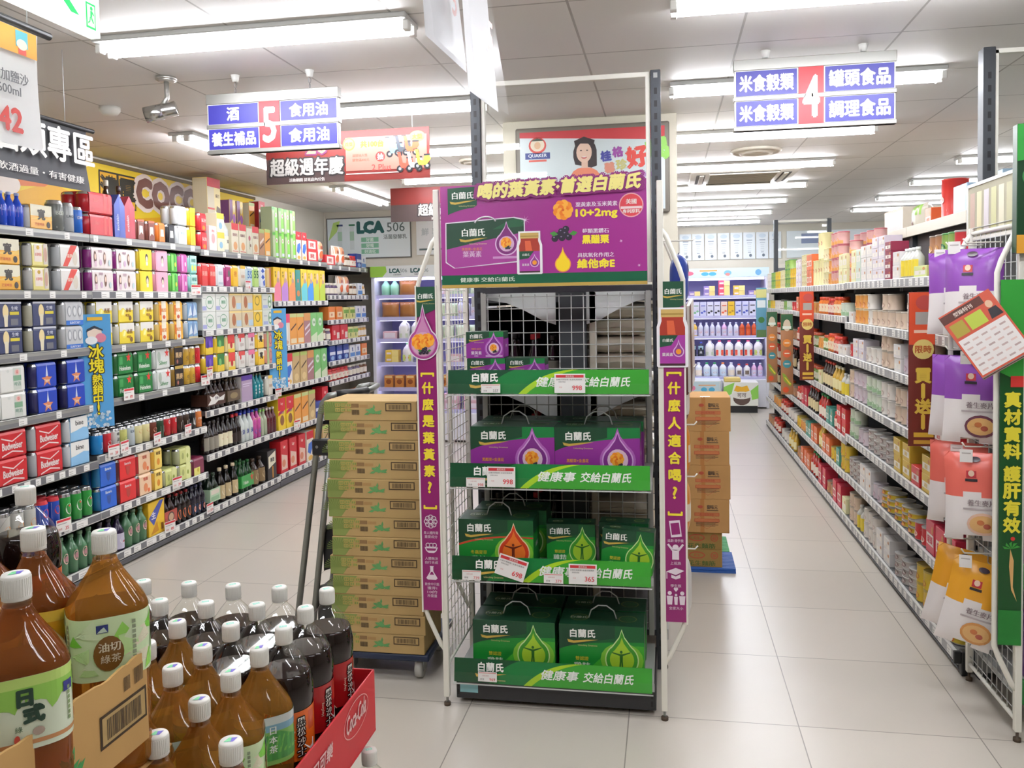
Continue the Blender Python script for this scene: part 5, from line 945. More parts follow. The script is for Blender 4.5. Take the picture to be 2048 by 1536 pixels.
for k, c, ds, its in (('s_red', '#c8262e', 'red snack gift bag box', [('p', [(.1, .1), (.9, .1), (.9, .5), (.1, .6)], '#e8c8b8'), ('t', 'Lay', .5, .8, .12, '#f0d8d0'), ('o', .4, .3, .25, .12, '#d88a6a')]), ('s_redyel', '#f0ce34', 'red and yellow chocolate biscuit box', [('r', 0, .62, 1, 1, '#d02a32'), ('p', [(0, .55), (1, .75), (1, .62), (0, .45)], '#d02a32'), ('t', 'Lay', .5, .82, .1, '#f0d8d0'), ('o', .5, .3, .28, .16, '#8a5a34'), ('t', '巧克力', .5, .55, .09, '#2f4a9a')]), ('s_milkblue', '#efe2d0', 'red topped box with blue milk splash', [('r', 0, .74, 1, 1, '#cc2c36'), ('p', [(.1, .32), (.5, .22), (.92, .48), (.75, .64), (.25, .58)], '#3f6fc8'), ('o', .5, .1, .35, .08, '#e8b85a')]), ('s_beige', '#c9ac78', 'beige and brown biscuit roll box', [('r', 0, .88, 1, 1, '#b4c86a'), ('p', [(.1, .5), (.9, .72), (.9, .66), (.1, .44)], '#4a3a2a'), ('o', .5, .2, .3, .12, '#e0c890')]), ('s_mauve', '#a8787a', 'mauve and orange biscuit box', [('r', 0, .75, 1, 1, '#d89a5a'), ('p', [(.1, .5), (.9, .68), (.9, .6), (.1, .42)], '#e0d4e0'), ('p', [(.1, .3), (.9, .48), (.9, .42), (.1, .24)], '#e0d4e0')]), ('s_green', '#7cc070', 'light green malt drink box', [('o', .5, .68, .28, .14, '#dfe8d8'), ('p', [(0, .2), (1, .35), (1, 0), (0, 0)], '#d6e2c0'), ('t', '美祿', .5, .68, .1, '#4a8a4a')]), ('s_pinkb', '#e8dccc', 'pink topped cream biscuit box', [('r', 0, .72, 1, 1, '#e04a72'), ('o', .5, .42, .22, .24, '#f2ece0'), ('o', .5, .1, .3, .06, '#d8a88a')]), ('s_orange', '#e8a04a', 'orange biscuit box with brown stripe', [('p', [(.1, .5), (.9, .7), (.9, .64), (.1, .44)], '#5a3a20'), ('r', .1, .05, .9, .2, '#ead8b0'), ('r', 0, .88, 1, 1, '#c8d08a')])):
    carton(k, ds, .14, .1, .27, c, its, None)
for k, c, ds in (('j_purple', '#5a4a66', 'purple lidded jam jar'), ('j_brown', '#6a4428', 'brown chocolate spread jar'), ('j_red', '#b83a34', 'red lidded jam jar'), ('j_gold', '#c89a4a', 'gold honey jar')): jar(k, ds, .04, .12, c, '#d8d2c4' if k != 'j_red' else '#c8323a', '#e6dccc')
carton('t_orange', 'orange toast box', .16, .1, .13, '#e0803a', [('r', .1, .2, .9, .6, '#f0d8b0'), ('t', '麥片', .5, .4, .2, '#b84a1e')]); carton('t_red', 'bright red cereal box', .2, .1, .15, '#cc2228', [('r', .6, .1, .95, .5, '#e8d8cc'), ('t', '穀', .3, .5, .3, '#f0c8b8')]); carton('t_green', 'small green and yellow tea box', .13, .1, .12, '#d8d48a', [('r', 0, .5, 1, .8, '#7aa84a'), ('t', '茶', .5, .3, .3, '#5a7a3a')]); carton('t_blue', 'dark blue milk powder box', .14, .1, .15, '#2a3f8a', [('r', 0, .4, 1, .6, '#d8dcea'), ('o', .5, .2, .3, .14, '#8fb0d8')]); carton('t_white', 'white and blue dairy box', .13, .1, .13, '#e4e6e8', [('r', 0, .1, 1, .4, '#5a8ac8'), ('t', '乳', .5, .65, .3, '#3a5a9a')])
def LF(bay, si, shelf, items, **kw): fill(1, XL, LZ[bay][si], LB[bay][0]+(.14 if bay == 0 else .01), LB[bay][1]-.01, shelf, items, grp='drinks and boxes', **kw)
LF(0, 0, 'top', [('silver_tall', 2, 1), ('green_bottles', 1, 1), ('blue_bottles', 1, 1), ('mango', 1, 1), ('grey_tall', 1, 1), ('silver_tall', 1, 1), ('blue_slim', 1, 1)])
LF(1, 0, 'top', [('redtray', 1, 2), ('sp_blue', 1, 1), ('sp_red', 1, 1), ('a_brown', 2, 1), ('a_orange', 1, 1), ('a_black', 1, 1), ('a_white', 1, 2), ('a_yellow', 1, 2)])
put('whisky_blue', (XL-.12, 4.68, 1.946), PI/2, 'tall whisky bottle with blue label behind the blue pointed box', 'whisky bottles on the top left shelf'); put('whisky_red', (XL-.12, 4.8, 1.946), PI/2, 'tall whisky bottle with red label behind the red pointed box', 'whisky bottles on the top left shelf')
LF(2, 0, 'top', [('a_red', 1, 2), ('pinkwhite', 1, 1), ('whiteyellow', 1, 2), ('mangobottle', 1, 1), ('cookie', 2, 1), ('rosebox', 1, 1), ('cookie', 1, 1), ('choco', 1, 1), ('orangebox', 1, 1)])
LF(3, 0, 'top', [('greenbox', 4, 2), ('bluedrop', 2, 1), ('redwide', 1, 2), ('whitebag', 1, 1)])
LF(4, 0, 'top', [('redwide', 1, 1), ('whitebag', 2, 1), ('j_brown', 2, 1), ('j_red', 2, 1), ('t_blue', 1, 1), ('t_white', 1, 1)])
LF(0, 1, 'second', [('mango', 2, 2), ('lemonbeer', 1, 2), ('reddiag', 1, 2)])
LF(1, 1, 'second', [('lady', 2, 2), ('yellowgirl', 1, 2), ('pinkgirl', 1, 2), ('greenfruit', 1, 2), ('magenta', 1, 2), ('aqua', 1, 2)])
LF(2, 1, 'second', [('b_red', 2, 1), ('b_white', 1, 1), ('b_plum', 1, 1), ('b_yellow', 1, 1), ('b_cream', 1, 1), ('b_sky', 1, 1), ('b_green5', 1, 1), ('b_pattern', 1, 1), ('b_gold', 1, 1)])
LF(3, 1, 'second', [('r_pink', 1, 1), ('r_purple', 1, 1), ('r_orange', 1, 1), ('r_teal', 1, 1), ('r_aqua', 1, 1), ('r_blue', 1, 1), ('r_lime', 2, 1)])
LF(4, 1, 'second', [('j_purple', 3, 1), ('whitebag', 2, 1), ('j_brown', 2, 1), ('t_white', 1, 1), ('j_gold', 1, 1)])
LF(0, 2, 'third', [('navy', 3, 2), ('silver3', 1, 2)]); LF(1, 2, 'third', [('banana', 3, 2), ('orangewhite', 2, 2), ('bluewave', 1, 2)])
LF(2, 2, 'third', [('w_bracket', 2, 2), ('w_photo', 2, 2), ('w_yellowc', 1, 2), ('w_oval', 1, 2)]); LF(3, 2, 'third', [('s_pinkb', 2, 1), ('s_orange', 2, 1), ('s_mauve', 1, 1), ('s_green', 2, 1), ('j_brown', 1, 1)])
LF(4, 2, 'third', [('t_orange', 2, 1), ('t_green', 2, 1), ('t_white', 2, 1)])
LF(0, 3, 'fourth', [('whitelager', 2, 2), ('bluetiger', 2, 2)]); LF(1, 3, 'fourth', [('greenstar', 3, 2), ('whitestar', 1, 2), ('blackgold', 1, 2), ('golden', 2, 2), ('redslim', 1, 2)])
LF(2, 3, 'fourth', [('f_grape', 1, 2), ('f_melon', 1, 2), ('f_apple', 1, 2), ('f_strawb', 1, 2), ('f_pink', 1, 2), ('f_mango', 1, 2), ('f_litchi', 1, 2)]); LF(3, 3, 'fourth', [('s_milkblue', 2, 1), ('s_beige', 2, 1), ('s_mauve', 1, 1), ('s_green', 2, 1)])
LF(4, 3, 'fourth', [('j_purple', 1, 1), ('t_red', 2, 1), ('t_green', 2, 1), ('j_gold', 3, 1)])
LF(0, 4, 'fifth', [('stag', 1, 2), ('redbow', 2, 2), ('bine', 1, 2)])
LF(1, 4, 'fifth', [('c_blue', 1, 1, 3), ('c_red', 1, 1, 3), ('c_white', 1, 1, 3), ('c_lime', 1, 1, 3), ('c_ext', 1, 1, 3), ('c_cream', 2, 1, 3), ('c_brown', 1, 1, 3), ('c_green', 1, 1, 3), ('c_zero', 2, 1, 3), ('c_polar', 2, 1, 3), ('c_black', 1, 1, 3), ('c_orange', 1, 1, 3)])
LF(2, 4, 'fifth', [('scriptbottles', 1, 1), ('brownbottles', 1, 1), ('lilacbox', 1, 1), ('tealbottles', 1, 1), ('b_cream', 1, 1)]); LF(3, 4, 'fifth', [('s_redyel', 2, 1), ('s_orange', 2, 1), ('s_beige', 1, 1), ('t_blue', 1, 1), ('s_red', 1, 1)])
LF(4, 4, 'fifth', [('t_blue', 3, 1), ('t_white', 2, 1), ('t_orange', 1, 1)]); LF(4, 5, 'sixth', [('j_red', 5, 1), ('j_purple', 3, 1), ('j_brown', 2, 1)]); LF(4, 6, 'seventh', [('t_red', 2, 1), ('t_orange', 3, 1)])
LF(0, 5, 'sixth', [('blackcan', 3, 1, 2), ('tall_orange', 3, 1, 2), ('tall_redblue', 2, 1, 2), ('tall_green', 3, 1, 3)]); LF(1, 5, 'sixth', [('bluepack', 1, 2), ('redpack', 1, 2), ('peach', 1, 2), ('honey', 1, 2), ('limepack', 1, 1), ('limepack', 1, 2), ('wine', 1, 1)])
LF(2, 5, 'sixth', [('darkplain', 3, 1), ('darkwine', 3, 1), ('darkred', 2, 1), ('bluecap', 1, 1), ('pinkcap', 1, 1), ('greenlab', 1, 1), ('winepack', 1, 1)])
LF(0, 6, 'bottom', [('tall_green', 4, 1, 2), ('purplelab', 3, 1), ('greenclear', 2, 1)]); LF(1, 6, 'bottom', [('purplelab', 3, 1), ('greenclear', 1, 1), ('yellowtri', 1, 1), ('redale', 1, 1), ('orangeale', 1, 1), ('blueale', 1, 1)])
LF(2, 6, 'bottom', [('palegreen', 1, 1), ('creamoval', 3, 1), ('starcarrier', 1, 1), ('brownround', 2, 1), ('jpbox', 1, 1)]); LF(3, 5, 'bottom', [('s_red', 3, 1), ('s_milkblue', 1, 1), ('s_orange', 1, 1), ('s_beige', 1, 1)])
# stacked upper goods on the top shelf
for k, y, key, lab in ((0, 6.02, 'talltin', 'tall cream cracker box with red top, nearest on the upper stack'), (1, 6.3, 'purpleyellow', 'yellow and purple biscuit box stacked near the red topped cracker box'), (2, 6.42, 'purpleyellow', 'yellow and purple biscuit box stacked second from the cracker box'), (3, 6.62, 'orangebox', 'orange wafer roll box stacked on top of the cookie boxes'), (4, 6.8, 'bluedrop', 'red topped box with blue milk splash on the upper stack')):
    o = put(key, (XL-.2, y, LZ[2][0]+.235), PI/2, lab, 'boxes stacked on the top left shelf')
for k, y in enumerate((5.95, 6.1, 6.3, 6.45, 6.62, 6.8)): put('cookie', (XL-.2, y, LZ[2][0]+.003), PI/2, 'cream cookie box with red top in the back row, %s from the near end' % nth(k+1), 'boxes stacked on the top left shelf')
# the two blue ice signs hanging on the shelf ends
def ice_sign(label, y, z0, z1, w_):
    h = z1-z0; t = thing('shelf_sign', label, 'sign', (XL+.012, y, z0), PI/2); g = G(); g.box(-w_/2, w_/2, -.002, .0, 0, h, M('#5aa2d8', .35, var=.06, scale=9.)); mp = plane_map((-w_/2, -.0025, 0), (1, 0, 0), (0, 0, 1))
    for k in range(46):
        a, b = rnd.uniform(.02, w_-.02), rnd.uniform(.005, h*.13); g.poly([(a+rnd.uniform(.006, .013)*math.cos(q), b+rnd.uniform(.006, .013)*math.sin(q)) for q in (0, 1.2, 2.5, 3.8, 5)], ['#dfe9ef', '#b8cfdd', '#cfdde6', '#8fb4cc'][k % 4], mp, .0005+k*.00004)
    g.rect(w_*.3, h*.945, w_*.75, h*.975, '#e8b83a', mp, .003); g.oval(w_*.5, h*.83, w_*.22, w_*.2, '#f0ddcc', mp, .003); g.poly([(w_*.26, h*.845), (w_*.5, h*.875), (w_*.76, h*.85), (w_*.74, h*.865), (w_*.5, h*.9), (w_*.28, h*.87)], '#2f3a4a', mp, .0034); g.oval(w_*.68, h*.79, w_*.16, w_*.14, '#d8849a', mp, .0036); g.oval(w_*.4, h*.77, w_*.18, w_*.12, '#eef2f4', mp, .0038)
    for q, c, e, bd in ((0, '#3a3420', .0, .07), (1, '#f4e22a', .0006, .02)):
        g.vtext('冰塊', w_*.52, h*.67, w_*.42, h*.125, c, mp, .004+e, bold=bd); g.vtext('熱銷中!', w_*.53, h*.425, w_*.3, h*.088, c, mp, .004+e, bold=bd)
    g.obj('printed_card', t); g = G(); g.box(-.012, .012, .0, .012, h*.6, h*.64, ALU, .002); g.obj('clip', t); return t
ice_sign('tall blue ice sign with yellow lettering at the end of the first left bay', 4.29, .86, 1.5, .19).rotation_euler = (0, 0, math.radians(62))
ice_sign('tall blue ice sign with yellow lettering between third and fourth left bay', 6.58, .84, 1.5, .18).rotation_euler = (0, 0, math.radians(62))
# small red and white offer cards standing on the price rails
for k, (y, z, bay) in enumerate(((4.42, .69, 'fifth'), (4.52, .695, 'fifth'), (4.85, .69, 'fifth'), (5.2, .692, 'fifth'), (3.98, .367, 'sixth'), (5.05, .367, 'sixth'), (4.3, .1, 'bottom'), (4.95, .1, 'bottom'), (5.44, .1, 'bottom'), (5.44, 1.0, 'fourth'), (5.5, 1.05, 'fourth'), (5.36, 1.627, 'second'), (6.1, 1.67, 'second'), (6.56, .79, 'fifth'), (6.9, .475, 'fifth'), (6.72, .84, 'fourth'), (6.62, 1.18, 'third'), (4.58, 1.0, 'fourth'))):
    t = thing('offer_card', 'white offer card with red header, %s from the near end, on %s left shelf rail' % (nth(k+1), bay), 'price card', (XL+.014, y, z+.012), PI/2+rnd.uniform(-.15, .15)); h = .07; w_ = .1
    g = G(); g.box(-w_/2, w_/2, -.001, 0, -.03, .04, M('#efece8', .45)); mp = plane_map((-w_/2, -.0012, -.03), (1, 0, 0), (0, 0, 1)); g.rect(.004, .055, .096, .067, '#cc3038', mp); g.rect(.008, .042, .07, .046, '#a8a4a0', mp); g.text('特價', .024, .018, .012, '#d8a09a', mp); g.text(['39', '199', '89', '259', '35'][k % 5], .07, .018, .018, '#d9474b', mp); g.obj('printed_card', t)
# ---------------------------------------------------------------- posters
mp = plane_map((-3.735, 3.9, 1.86), (0, 1, 0), (0, 0, 1))
t = thing('wall_poster', 'long yellow poster with brown round lettering on the left wall above the shelves', 'poster', (-3.735, 5.6, 1.86))
g = G(); mq = plane_map((.006, -1.7, 0), (0, 1, 0), (0, 0, 1)); g.box(0, .005, -1.7, 1.75, 0, .64, M('#eab02c', .45, var=.05, scale=2.)); g.poly([(0, .64), (3.45, .64), (3.45, .3), (2.6, .42), (1.6, .3), (.8, .45), (0, .2)], M('#f0cf35', .45), mq, .0004)
g.poly([(.5, .52), (.9, .62), (1.0, .56), (.75, .42), (.55, .4)], '#e07a3a', mq, .001); g.poly([(.85, .5), (1.15, .6), (1.2, .64), (1.05, .64), (.9, .6)], '#f0d9a8', mq, .001); g.oval(.45, .4, .1, .06, '#f3e6da', mq, .0012)
g.text('COCO', 2.08, .50, .20, '#e9d9cf', mq, .002, w=.84, bold=.16); g.text('COCO', 2.08, .50, .185, '#7a5248', mq, .004, w=.8, bold=.08)
for ch, a in (('濃', 1.36), ('厚', 1.56)): g.rect(a-.1, .36, a+.1, .6, '#2c2a22', mq, .002); g.rect(a-.088, .372, a+.088, .588, '#e8b02c', mq, .0024); g.text(ch, a, .48, .17, '#2c2a22', mq, .003, bold=.05)
g.text('佳釀香醇', 1.0, .34, .05, '#c98a2a', mq, .002); g.obj('printed_sheet', t); g = G(); g.box(0, .012, -1.72, 1.77, .64, .665, M('#6a5a3a', .5)); g.obj('top_rail', t)
t = thing('wall_poster', 'white and green dairy poster on the far bulkhead above the chilled cabinet', 'poster', (-3.2, 8.99, 2.02))
g = G(); g.box(-.5, .47, -.012, .0, 0, .45, M('#5a5a58', .5)); mp = plane_map((-.5, -.0125, 0), (1, 0, 0), (0, 0, 1)); g.rect(.01, .01, .96, .44, M('#dfe8ea', .3), mp, .0005)
g.text('LCA', .51, .34, .115, '#1f5a58', mp, .001, bold=.09); g.text('506', .80, .335, .1, '#5a6a6a', mp, .001, bold=.005); g.text('活菌發酵乳', .79, .23, .05, '#7f8a8a', mp, .001)
for k, s in enumerate(('好菌', '好喝', '好消化')): g.rect(.4, .15-.065*k+.03, .6, .2-.065*k+.03, '#7fb898', mp, .001); g.text(s, .5, .205-.065*k, .04, '#e4efe8', mp, .0015)
g.poly([(.08, .4), (.16, .42), (.12, .3), (.02, .2)], '#b8d87a', mp, .001)
for a in (.12, .26): g.rect(a, .36, a+.07, .38, '#3a4a7a' if a < .2 else '#3f7a5a', mp, .001); g.rect(a+.01, .1, a+.06, .355, '#d2dbdb', mp, .001); g.rect(a+.01, .2, a+.06, .3, '#a8c8b0', mp, .0014)
g.obj('printed_board', t)
t = thing('wall_poster', 'white poster just right of the dairy poster on the far bulkhead', 'poster', (-2.55, 8.99, 2.04)); g = G(); g.box(-.12, .5, -.01, .0, 0, .39, M('#e6e8e8', .4)); mp = plane_map((-.12, -.0105, 0), (1, 0, 0), (0, 0, 1)); g.rect(.03, .05, .59, .07, '#5a6a6a', mp); g.text('鮮', .1, .25, .08, '#c3cacc', mp); g.text('乳', .22, .25, .08, '#c3cacc', mp); g.obj('printed_board', t)
t = thing('wall_poster', 'framed oat drink advertisement with smiling woman on the pillar', 'poster', (-.40, 4.775, 2.0))
g = G(); g.rbox(-.425, .425, -.018, -.0005, 0, .495, M('#7d766c', .5), .012); g.obj('frame', t)
g = G(); W, H = .80, .45; mp = plane_map((-.4, -.0185, .02), (1, 0, 0), (0, 0, 1)); g.rect(0, 0, W, H, M('#d5dedf', .35), mp); g.poly([(0, H-.03), (.3, H-.045), (W, H-.075), (W, H), (0, H)], '#c53a40', mp, .001)
g.rect(.03, .3, .17, .335, '#3d4a8c', mp, .001); g.text('QUAKER', .1, .318, .022, '#e9ecf2', mp, .0014); g.rect(.05, .285, .15, .296, '#d8655a', mp, .001)
g.oval(.1, .375, .05, .045, '#d9544e', mp, .001); g.oval(.1, .378, .04, .036, '#eedfc8', mp, .0014); g.oval(.1, .375, .018, .02, '#e2b892', mp, .0018); g.poly([(.06, .4), (.14, .4), (.118, .41), (.1, .414), (.08, .41)], '#3f4a3c', mp, .002)
hx = .36
g.poly(bez([(hx-.06, .3), (hx-.075, .42), (hx+.085, .44), (hx+.07, .3)], 10)+[(hx+.07, .25), (hx+.04, .24), (hx-.05, .26)], '#3b3133', mp, .001); g.oval(hx, .325, .043, .056, '#e9c6b0', mp, .0014); g.poly([(hx-.045, .345), (hx-.02, .375), (hx+.03, .372), (hx+.046, .34), (hx+.06, .39), (hx, .412), (hx-.055, .39)], '#3b3133', mp, .0018)
for s in (-.017, .017): g.oval(hx+s, .336, .006, .003, '#4a3a34', mp, .002)
g.oval(hx, .297, .015, .006, '#c8524a', mp, .002); g.oval(hx, .3, .012, .003, '#f2ece8', mp, .0023); g.rect(hx-.015, .24, hx+.02, .28, '#e4bfa8', mp, .0012); g.poly(bez([(hx-.09, 0), (hx-.1, .2), (hx-.08, .24), (hx, .245)], 6)+bez([(hx, .245), (hx+.09, .24), (hx+.11, .2), (hx+.12, 0)], 6), '#e88a6c', mp, .0011); g.oval(hx-.1, .17, .022, .04, '#eceae6', mp, .002)
for ch, a, b, h_, c, r in (('桂', .48, .3, .055, '#4a4a9c', .1), ('格', .545, .32, .055, '#9a4a9c', .1), ('馨', .5, .235, .055, '#d8907a', .1), ('珍', .565, .25, .055, '#c8c07a', .1), ('好', .65, .29, .11, '#d84a42', .15), ('喝', .76, .325, .11, '#93cf5a', .15)): g.text(ch, a, b, h_, c, mp, .002, bold=.05, rot=r)
g.text('添穀', .7, .19, .03, '#b06ab8', mp, .002); g.obj('printed_sheet', t)
for k in range(8):
    x = .2+k*.18; t = thing('wall_poster', 'pale product poster, %s from the left in the row on the back wall' % nth(k+1), 'poster', (x, 12.735, 2.06), 0, 'posters in a row on the back wall'); g = G(); g.box(0, .165, -.01, 0, 0, .38, M('#dbe2e6', .4)); mp = plane_map((0, -.0105, 0), (1, 0, 0), (0, 0, 1))
    g.oval(.085, .33, .05, .03, '#c3d2dc', mp); g.rect(.045, .26, .125, .275, '#8f9aa8', mp); g.rect(.05, .225, .12, .235, '#a8b2bc', mp)
    for j in range(4): g.rect(.06, .2-j*.028, .11, .205-j*.028, '#b3bcc4', mp)
    g.rect(.065, .09, .105, .1, '#8a94a0', mp); g.oval(.1, .05, .02, .022, '#5f6a78', mp); g.obj('printed_board', t)
t = thing('wall_poster', 'wide pale price board on the back wall right of the poster row', 'poster', (1.7, 12.735, 2.06)); g = G(); g.box(0, 1.2, -.01, 0, 0, .38, M('#d9e0e4', .4)); mp = plane_map((0, -.0105, 0), (1, 0, 0), (0, 0, 1)); g.rect(.2, .2, .5, .34, '#7a86a8', mp); g.rect(.6, .1, .8, .3, '#a8b4c4', mp); g.obj('printed_board', t)
# ---------------------------------------------------------------- chilled cabinets
LILAC = M('#b9b4ea', .5); LED = M('#d8d4ff', .4, emit=5., name='lit_cabinet_strip'); COOLW = M('#e3e4ee', .45)
def cabinet(label, x0, x1, y0, depth, hz, zs, hdr, hcol):
    W = x1-x0; t = thing('chilled_cabinet', label, 'refrigerator', ((x0+x1)/2, y0, 0)); a = -W/2; b = W/2
    g = G(); g.box(a, b, depth-.04, depth, .0, hz, LILAC); g.box(a, b, 0, depth, hz-.12, hz, COOLW); g.box(a-.04, a, -.0, depth, 0, hz, COOLW, .004); g.box(b, b+.04, -.0, depth, 0, hz, COOLW, .004); g.obj('case', t)
    g = G(); g.box(a, b, -.03, depth-.04, 0.02, zs[-1]-.02, COOLW, .01); g.obj('base', t)
    for z in zs:
        g = G(); g.box(a, b, .06 if z != zs[-1] else .0, depth-.04, z-.02, z, COOLW); g.box(a, b, .05 if z != zs[-1] else -.02, .06, z-.03, z+.012, M('#c3c2ea', .4)); so = g.obj('shelf', t)
        if z != zs[-1]: q = G(); q.box(a+.02, b-.02, .09, .105, z-.034, z-.021, LED); q.obj('light_strip', so)
    g = G(); g.box(a+.02, b-.02, .03, .06, hz-.15, hz-.121, LED); g.obj('light_strip', t)
    g = G(); g.box(a-.04, b+.04, -.02, .0, hz-.115, hz+.01, M(hcol, .4)); hdr(g, plane_map((a-.04, -.0205, hz-.115), (1, 0, 0), (0, 0, 1)), W+.08); g.obj('header_panel', t)
    return t
def hdrL(g, mp, W):
    g.poly([(0, .004), (.14, .004), (.19, .06), (.18, .12), (0, .12)], '#9ac84a', mp)
    for a in (.28, .52): g.text('LCA', a, .07, .045, '#2a5a58', mp, .001, bold=.06); g.text('506', a+.1, .07, .04, '#9aa4a4', mp, .001); g.text('活菌發酵乳', a+.03, .028, .018, '#8a9494', mp, .001)
cabinet('lilac lit chilled cabinet at the far end of the left wall shelving', -3.15, -1.95, 8.95, .62, 1.92, [1.6, 1.36, 1.12, .86, .58, .34], hdrL, '#e3e8e8')
def hdrR(g, mp, W):
    g.oval(.14, .06, .07, .03, '#d86a8a', mp); g.rect(.29, .085, .52, .1, '#e0a03a', mp); g.oval(.36, .05, .05, .025, '#4aa8d0', mp); g.oval(.46, .05, .05, .025, '#4aa8d0', mp); g.oval(.66, .06, .05, .035, '#7fb8d0', mp); g.oval(.66, .04, .03, .02, '#e08a8a', mp, .001); g.oval(1.06, .06, .04, .04, '#6aa8d8', mp)
cabinet('bright lilac lit dairy cabinet at the far end of aisle four', .2, 1.32, 11.9, .72, 1.9, [1.53, 1.255, .98, .7, .42], hdrR, '#cfe2ea')
# ---------------------------------------------------------------- dairy goods
def jug(key, desc, w, d, h, col, cap, items):
    g = G(); m_ = M(col, .4); g.lathe([(w*.46, 0, m_), (w*.5, .008, m_), (w*.5, h*.62, m_), (w*.42, h*.76, m_), (w*.2, h*.88, m_), (w*.19, h*.93, m_)], 16, None, (0, w/2), lambda z: 5 if z < h*.7 else 2, PI/16); mp = plane_map((-w/2, .001, 0), (1, 0, 0), (0, 0, 1)); print_front(g, w, h, mp, items)
    c = G(); c.lathe([(w*.2, h*.92, M(cap, .35)), (w*.21, h*.93, M(cap, .35)), (w*.21, h*.99, M(cap, .35)), (w*.17, h, M(cap, .35))], 12, None, (0, w/2))
    q = G(); q.tube([(w*.2, w*.2, h*.84), (w*.42, w*.12, h*.74), (w*.46, w*.08, h*.55), (w*.36, w*.03, h*.42)], w*.06, m_, 6); proto(key, 'milk_jug', 'jug', desc, w, d, h, g, [('cap', c), ('handle', q)])
jug('jug_red', 'white milk jug with red label', .11, .11, .22, '#f0eeec', '#d84a6a', [('r', .05, .08, .95, .42, '#e0503c'), ('o', .5, .26, .2, .08, '#f0d0b8')]); jug('jug_green', 'white milk jug with green label', .11, .11, .22, '#f0eeec', '#6ab86a', [('r', .05, .1, .95, .4, '#c8d87a'), ('o', .5, .26, .2, .08, '#e08a4a')]); jug('jug_black', 'black labelled drink jug with blue cap', .085, .09, .2, '#2a2e3c', '#4a5ab8', [('r', .1, .5, .9, .75, '#9fc4dc'), ('t', '黑', .5, .3, .16, '#e4e6ec')]); jug('jug_white', 'plain white milk jug', .12, .11, .22, '#eeeeea', '#e0d8c0', [('r', .1, .1, .9, .3, '#c8d4b8')])
bottle('milk_green', 'milk bottle with green cap', .048, .2, '#e6ecf0', '#2fa05a', (1.3, .12, .55, '#cfe0ec'), [('o', 0, .32, .02, .06, '#d89a6a')], .3, 'milk_bottle'); bottle('milk_orange', 'milk bottle with orange cap', .048, .2, '#e6ecf0', '#e0803a', (1.3, .12, .55, '#cfe0ec'), [('o', 0, .32, .02, .06, '#d89a6a')], .3, 'milk_bottle'); bottle('milk_white', 'milk bottle with white cap', .048, .2, '#e9edf0', '#eceef0', (1.3, .12, .5, '#f0e2cc'), (), .3, 'milk_bottle'); bottle('milk_red', 'milk bottle with red cap', .045, .18, '#efeeea', '#d84a4a', (.6, .2, .5, '#7a6a5a'), (), .3, 'milk_bottle')
for k, c, ds in (('yo_pink', '#e6b8dc', 'pink yogurt drink bottle'), ('yo_yellow', '#efc65a', 'yellow juice bottle'), ('yo_white', '#dfe2f0', 'white yogurt drink bottle'), ('yo_tea', '#c8552c', 'orange tea bottle')): bottle(k, ds, .035, .19, c, '#e4e6ee', (1.3, .1, .5, '#d8d4e8' if c != '#c8552c' else '#d8582c'), [('o', 0, .3, .015, .06, '#e0805a')], .3)
for k, c, ds, it in (('ct_pink', '#e2dcef', 'lilac milk carton with pink dots', '#e06a8a'), ('ct_green', '#dcdcf0', 'lilac milk carton with green dots', '#6aa87a'), ('ct_blue', '#d0d2ee', 'lilac milk carton with blue dots', '#4a5ab8'), ('ct_red', '#f0d8c8', 'orange juice carton', '#e0603a'), ('ct_yellow', '#e9c02c', 'yellow juice carton', '#b88a1e'), ('ct_cow', '#dcdcf0', 'lilac milk carton with black cow spots', '#2a2a34')): carton(k, ds, .085, .085, .2, c, [('o', .3, .25, .2, .07, it), ('o', .7, .35, .2, .07, it), ('r', .15, .7, .85, .76, it)], None, None, 'milk_carton', 'carton')
for k, c, ds in (('sm_lilac', '#9a86c0', 'small lilac dessert box'), ('sm_red', '#e0506a', 'small red and yellow butter box'), ('sm_yellow', '#e6c04a', 'small yellow butter box')): carton(k, ds, .15, .1, .07, c, [('r', .5, 0, 1, 1, '#f0dc8a'), ('r', .1, .35, .45, .65, '#f0e0e0')])
pouch('tofu', 'brown bread bag', .2, .1, .17, '#a8703c', [('p', [(.1, .9), (.25, 1), (.4, .9)], '#efeae4'), ('p', [(.6, .9), (.75, 1), (.9, .9)], '#efeae4')]); bottle('soap_green', 'pale green bottle with white cap', .05, .19, '#9fd8b4', '#e6eeea', None, (), .35); pouch('veg', 'pale green packed vegetable bag', .13, .08, .15, '#c8dab8', [('o', .5, .5, .3, .3, '#dfe8d4')]); carton('pink_tray', 'pink packed meat tray', .16, .12, .09, '#e0b8c0', [('r', .1, .2, .9, .8, '#eadfe4')]); carton('egg_tray', 'pulp tray of white eggs', .26, .16, .06, '#cfc8bc', [('r', .05, .2, .95, .5, '#dcd8d0')]); carton('orange_pack', 'brown snack sausage pack', .1, .1, .14, '#c8823c', [('o', .5, .5, .3, .2, '#8a4a24'), ('r', .1, .8, .9, .95, '#e8c88a')])
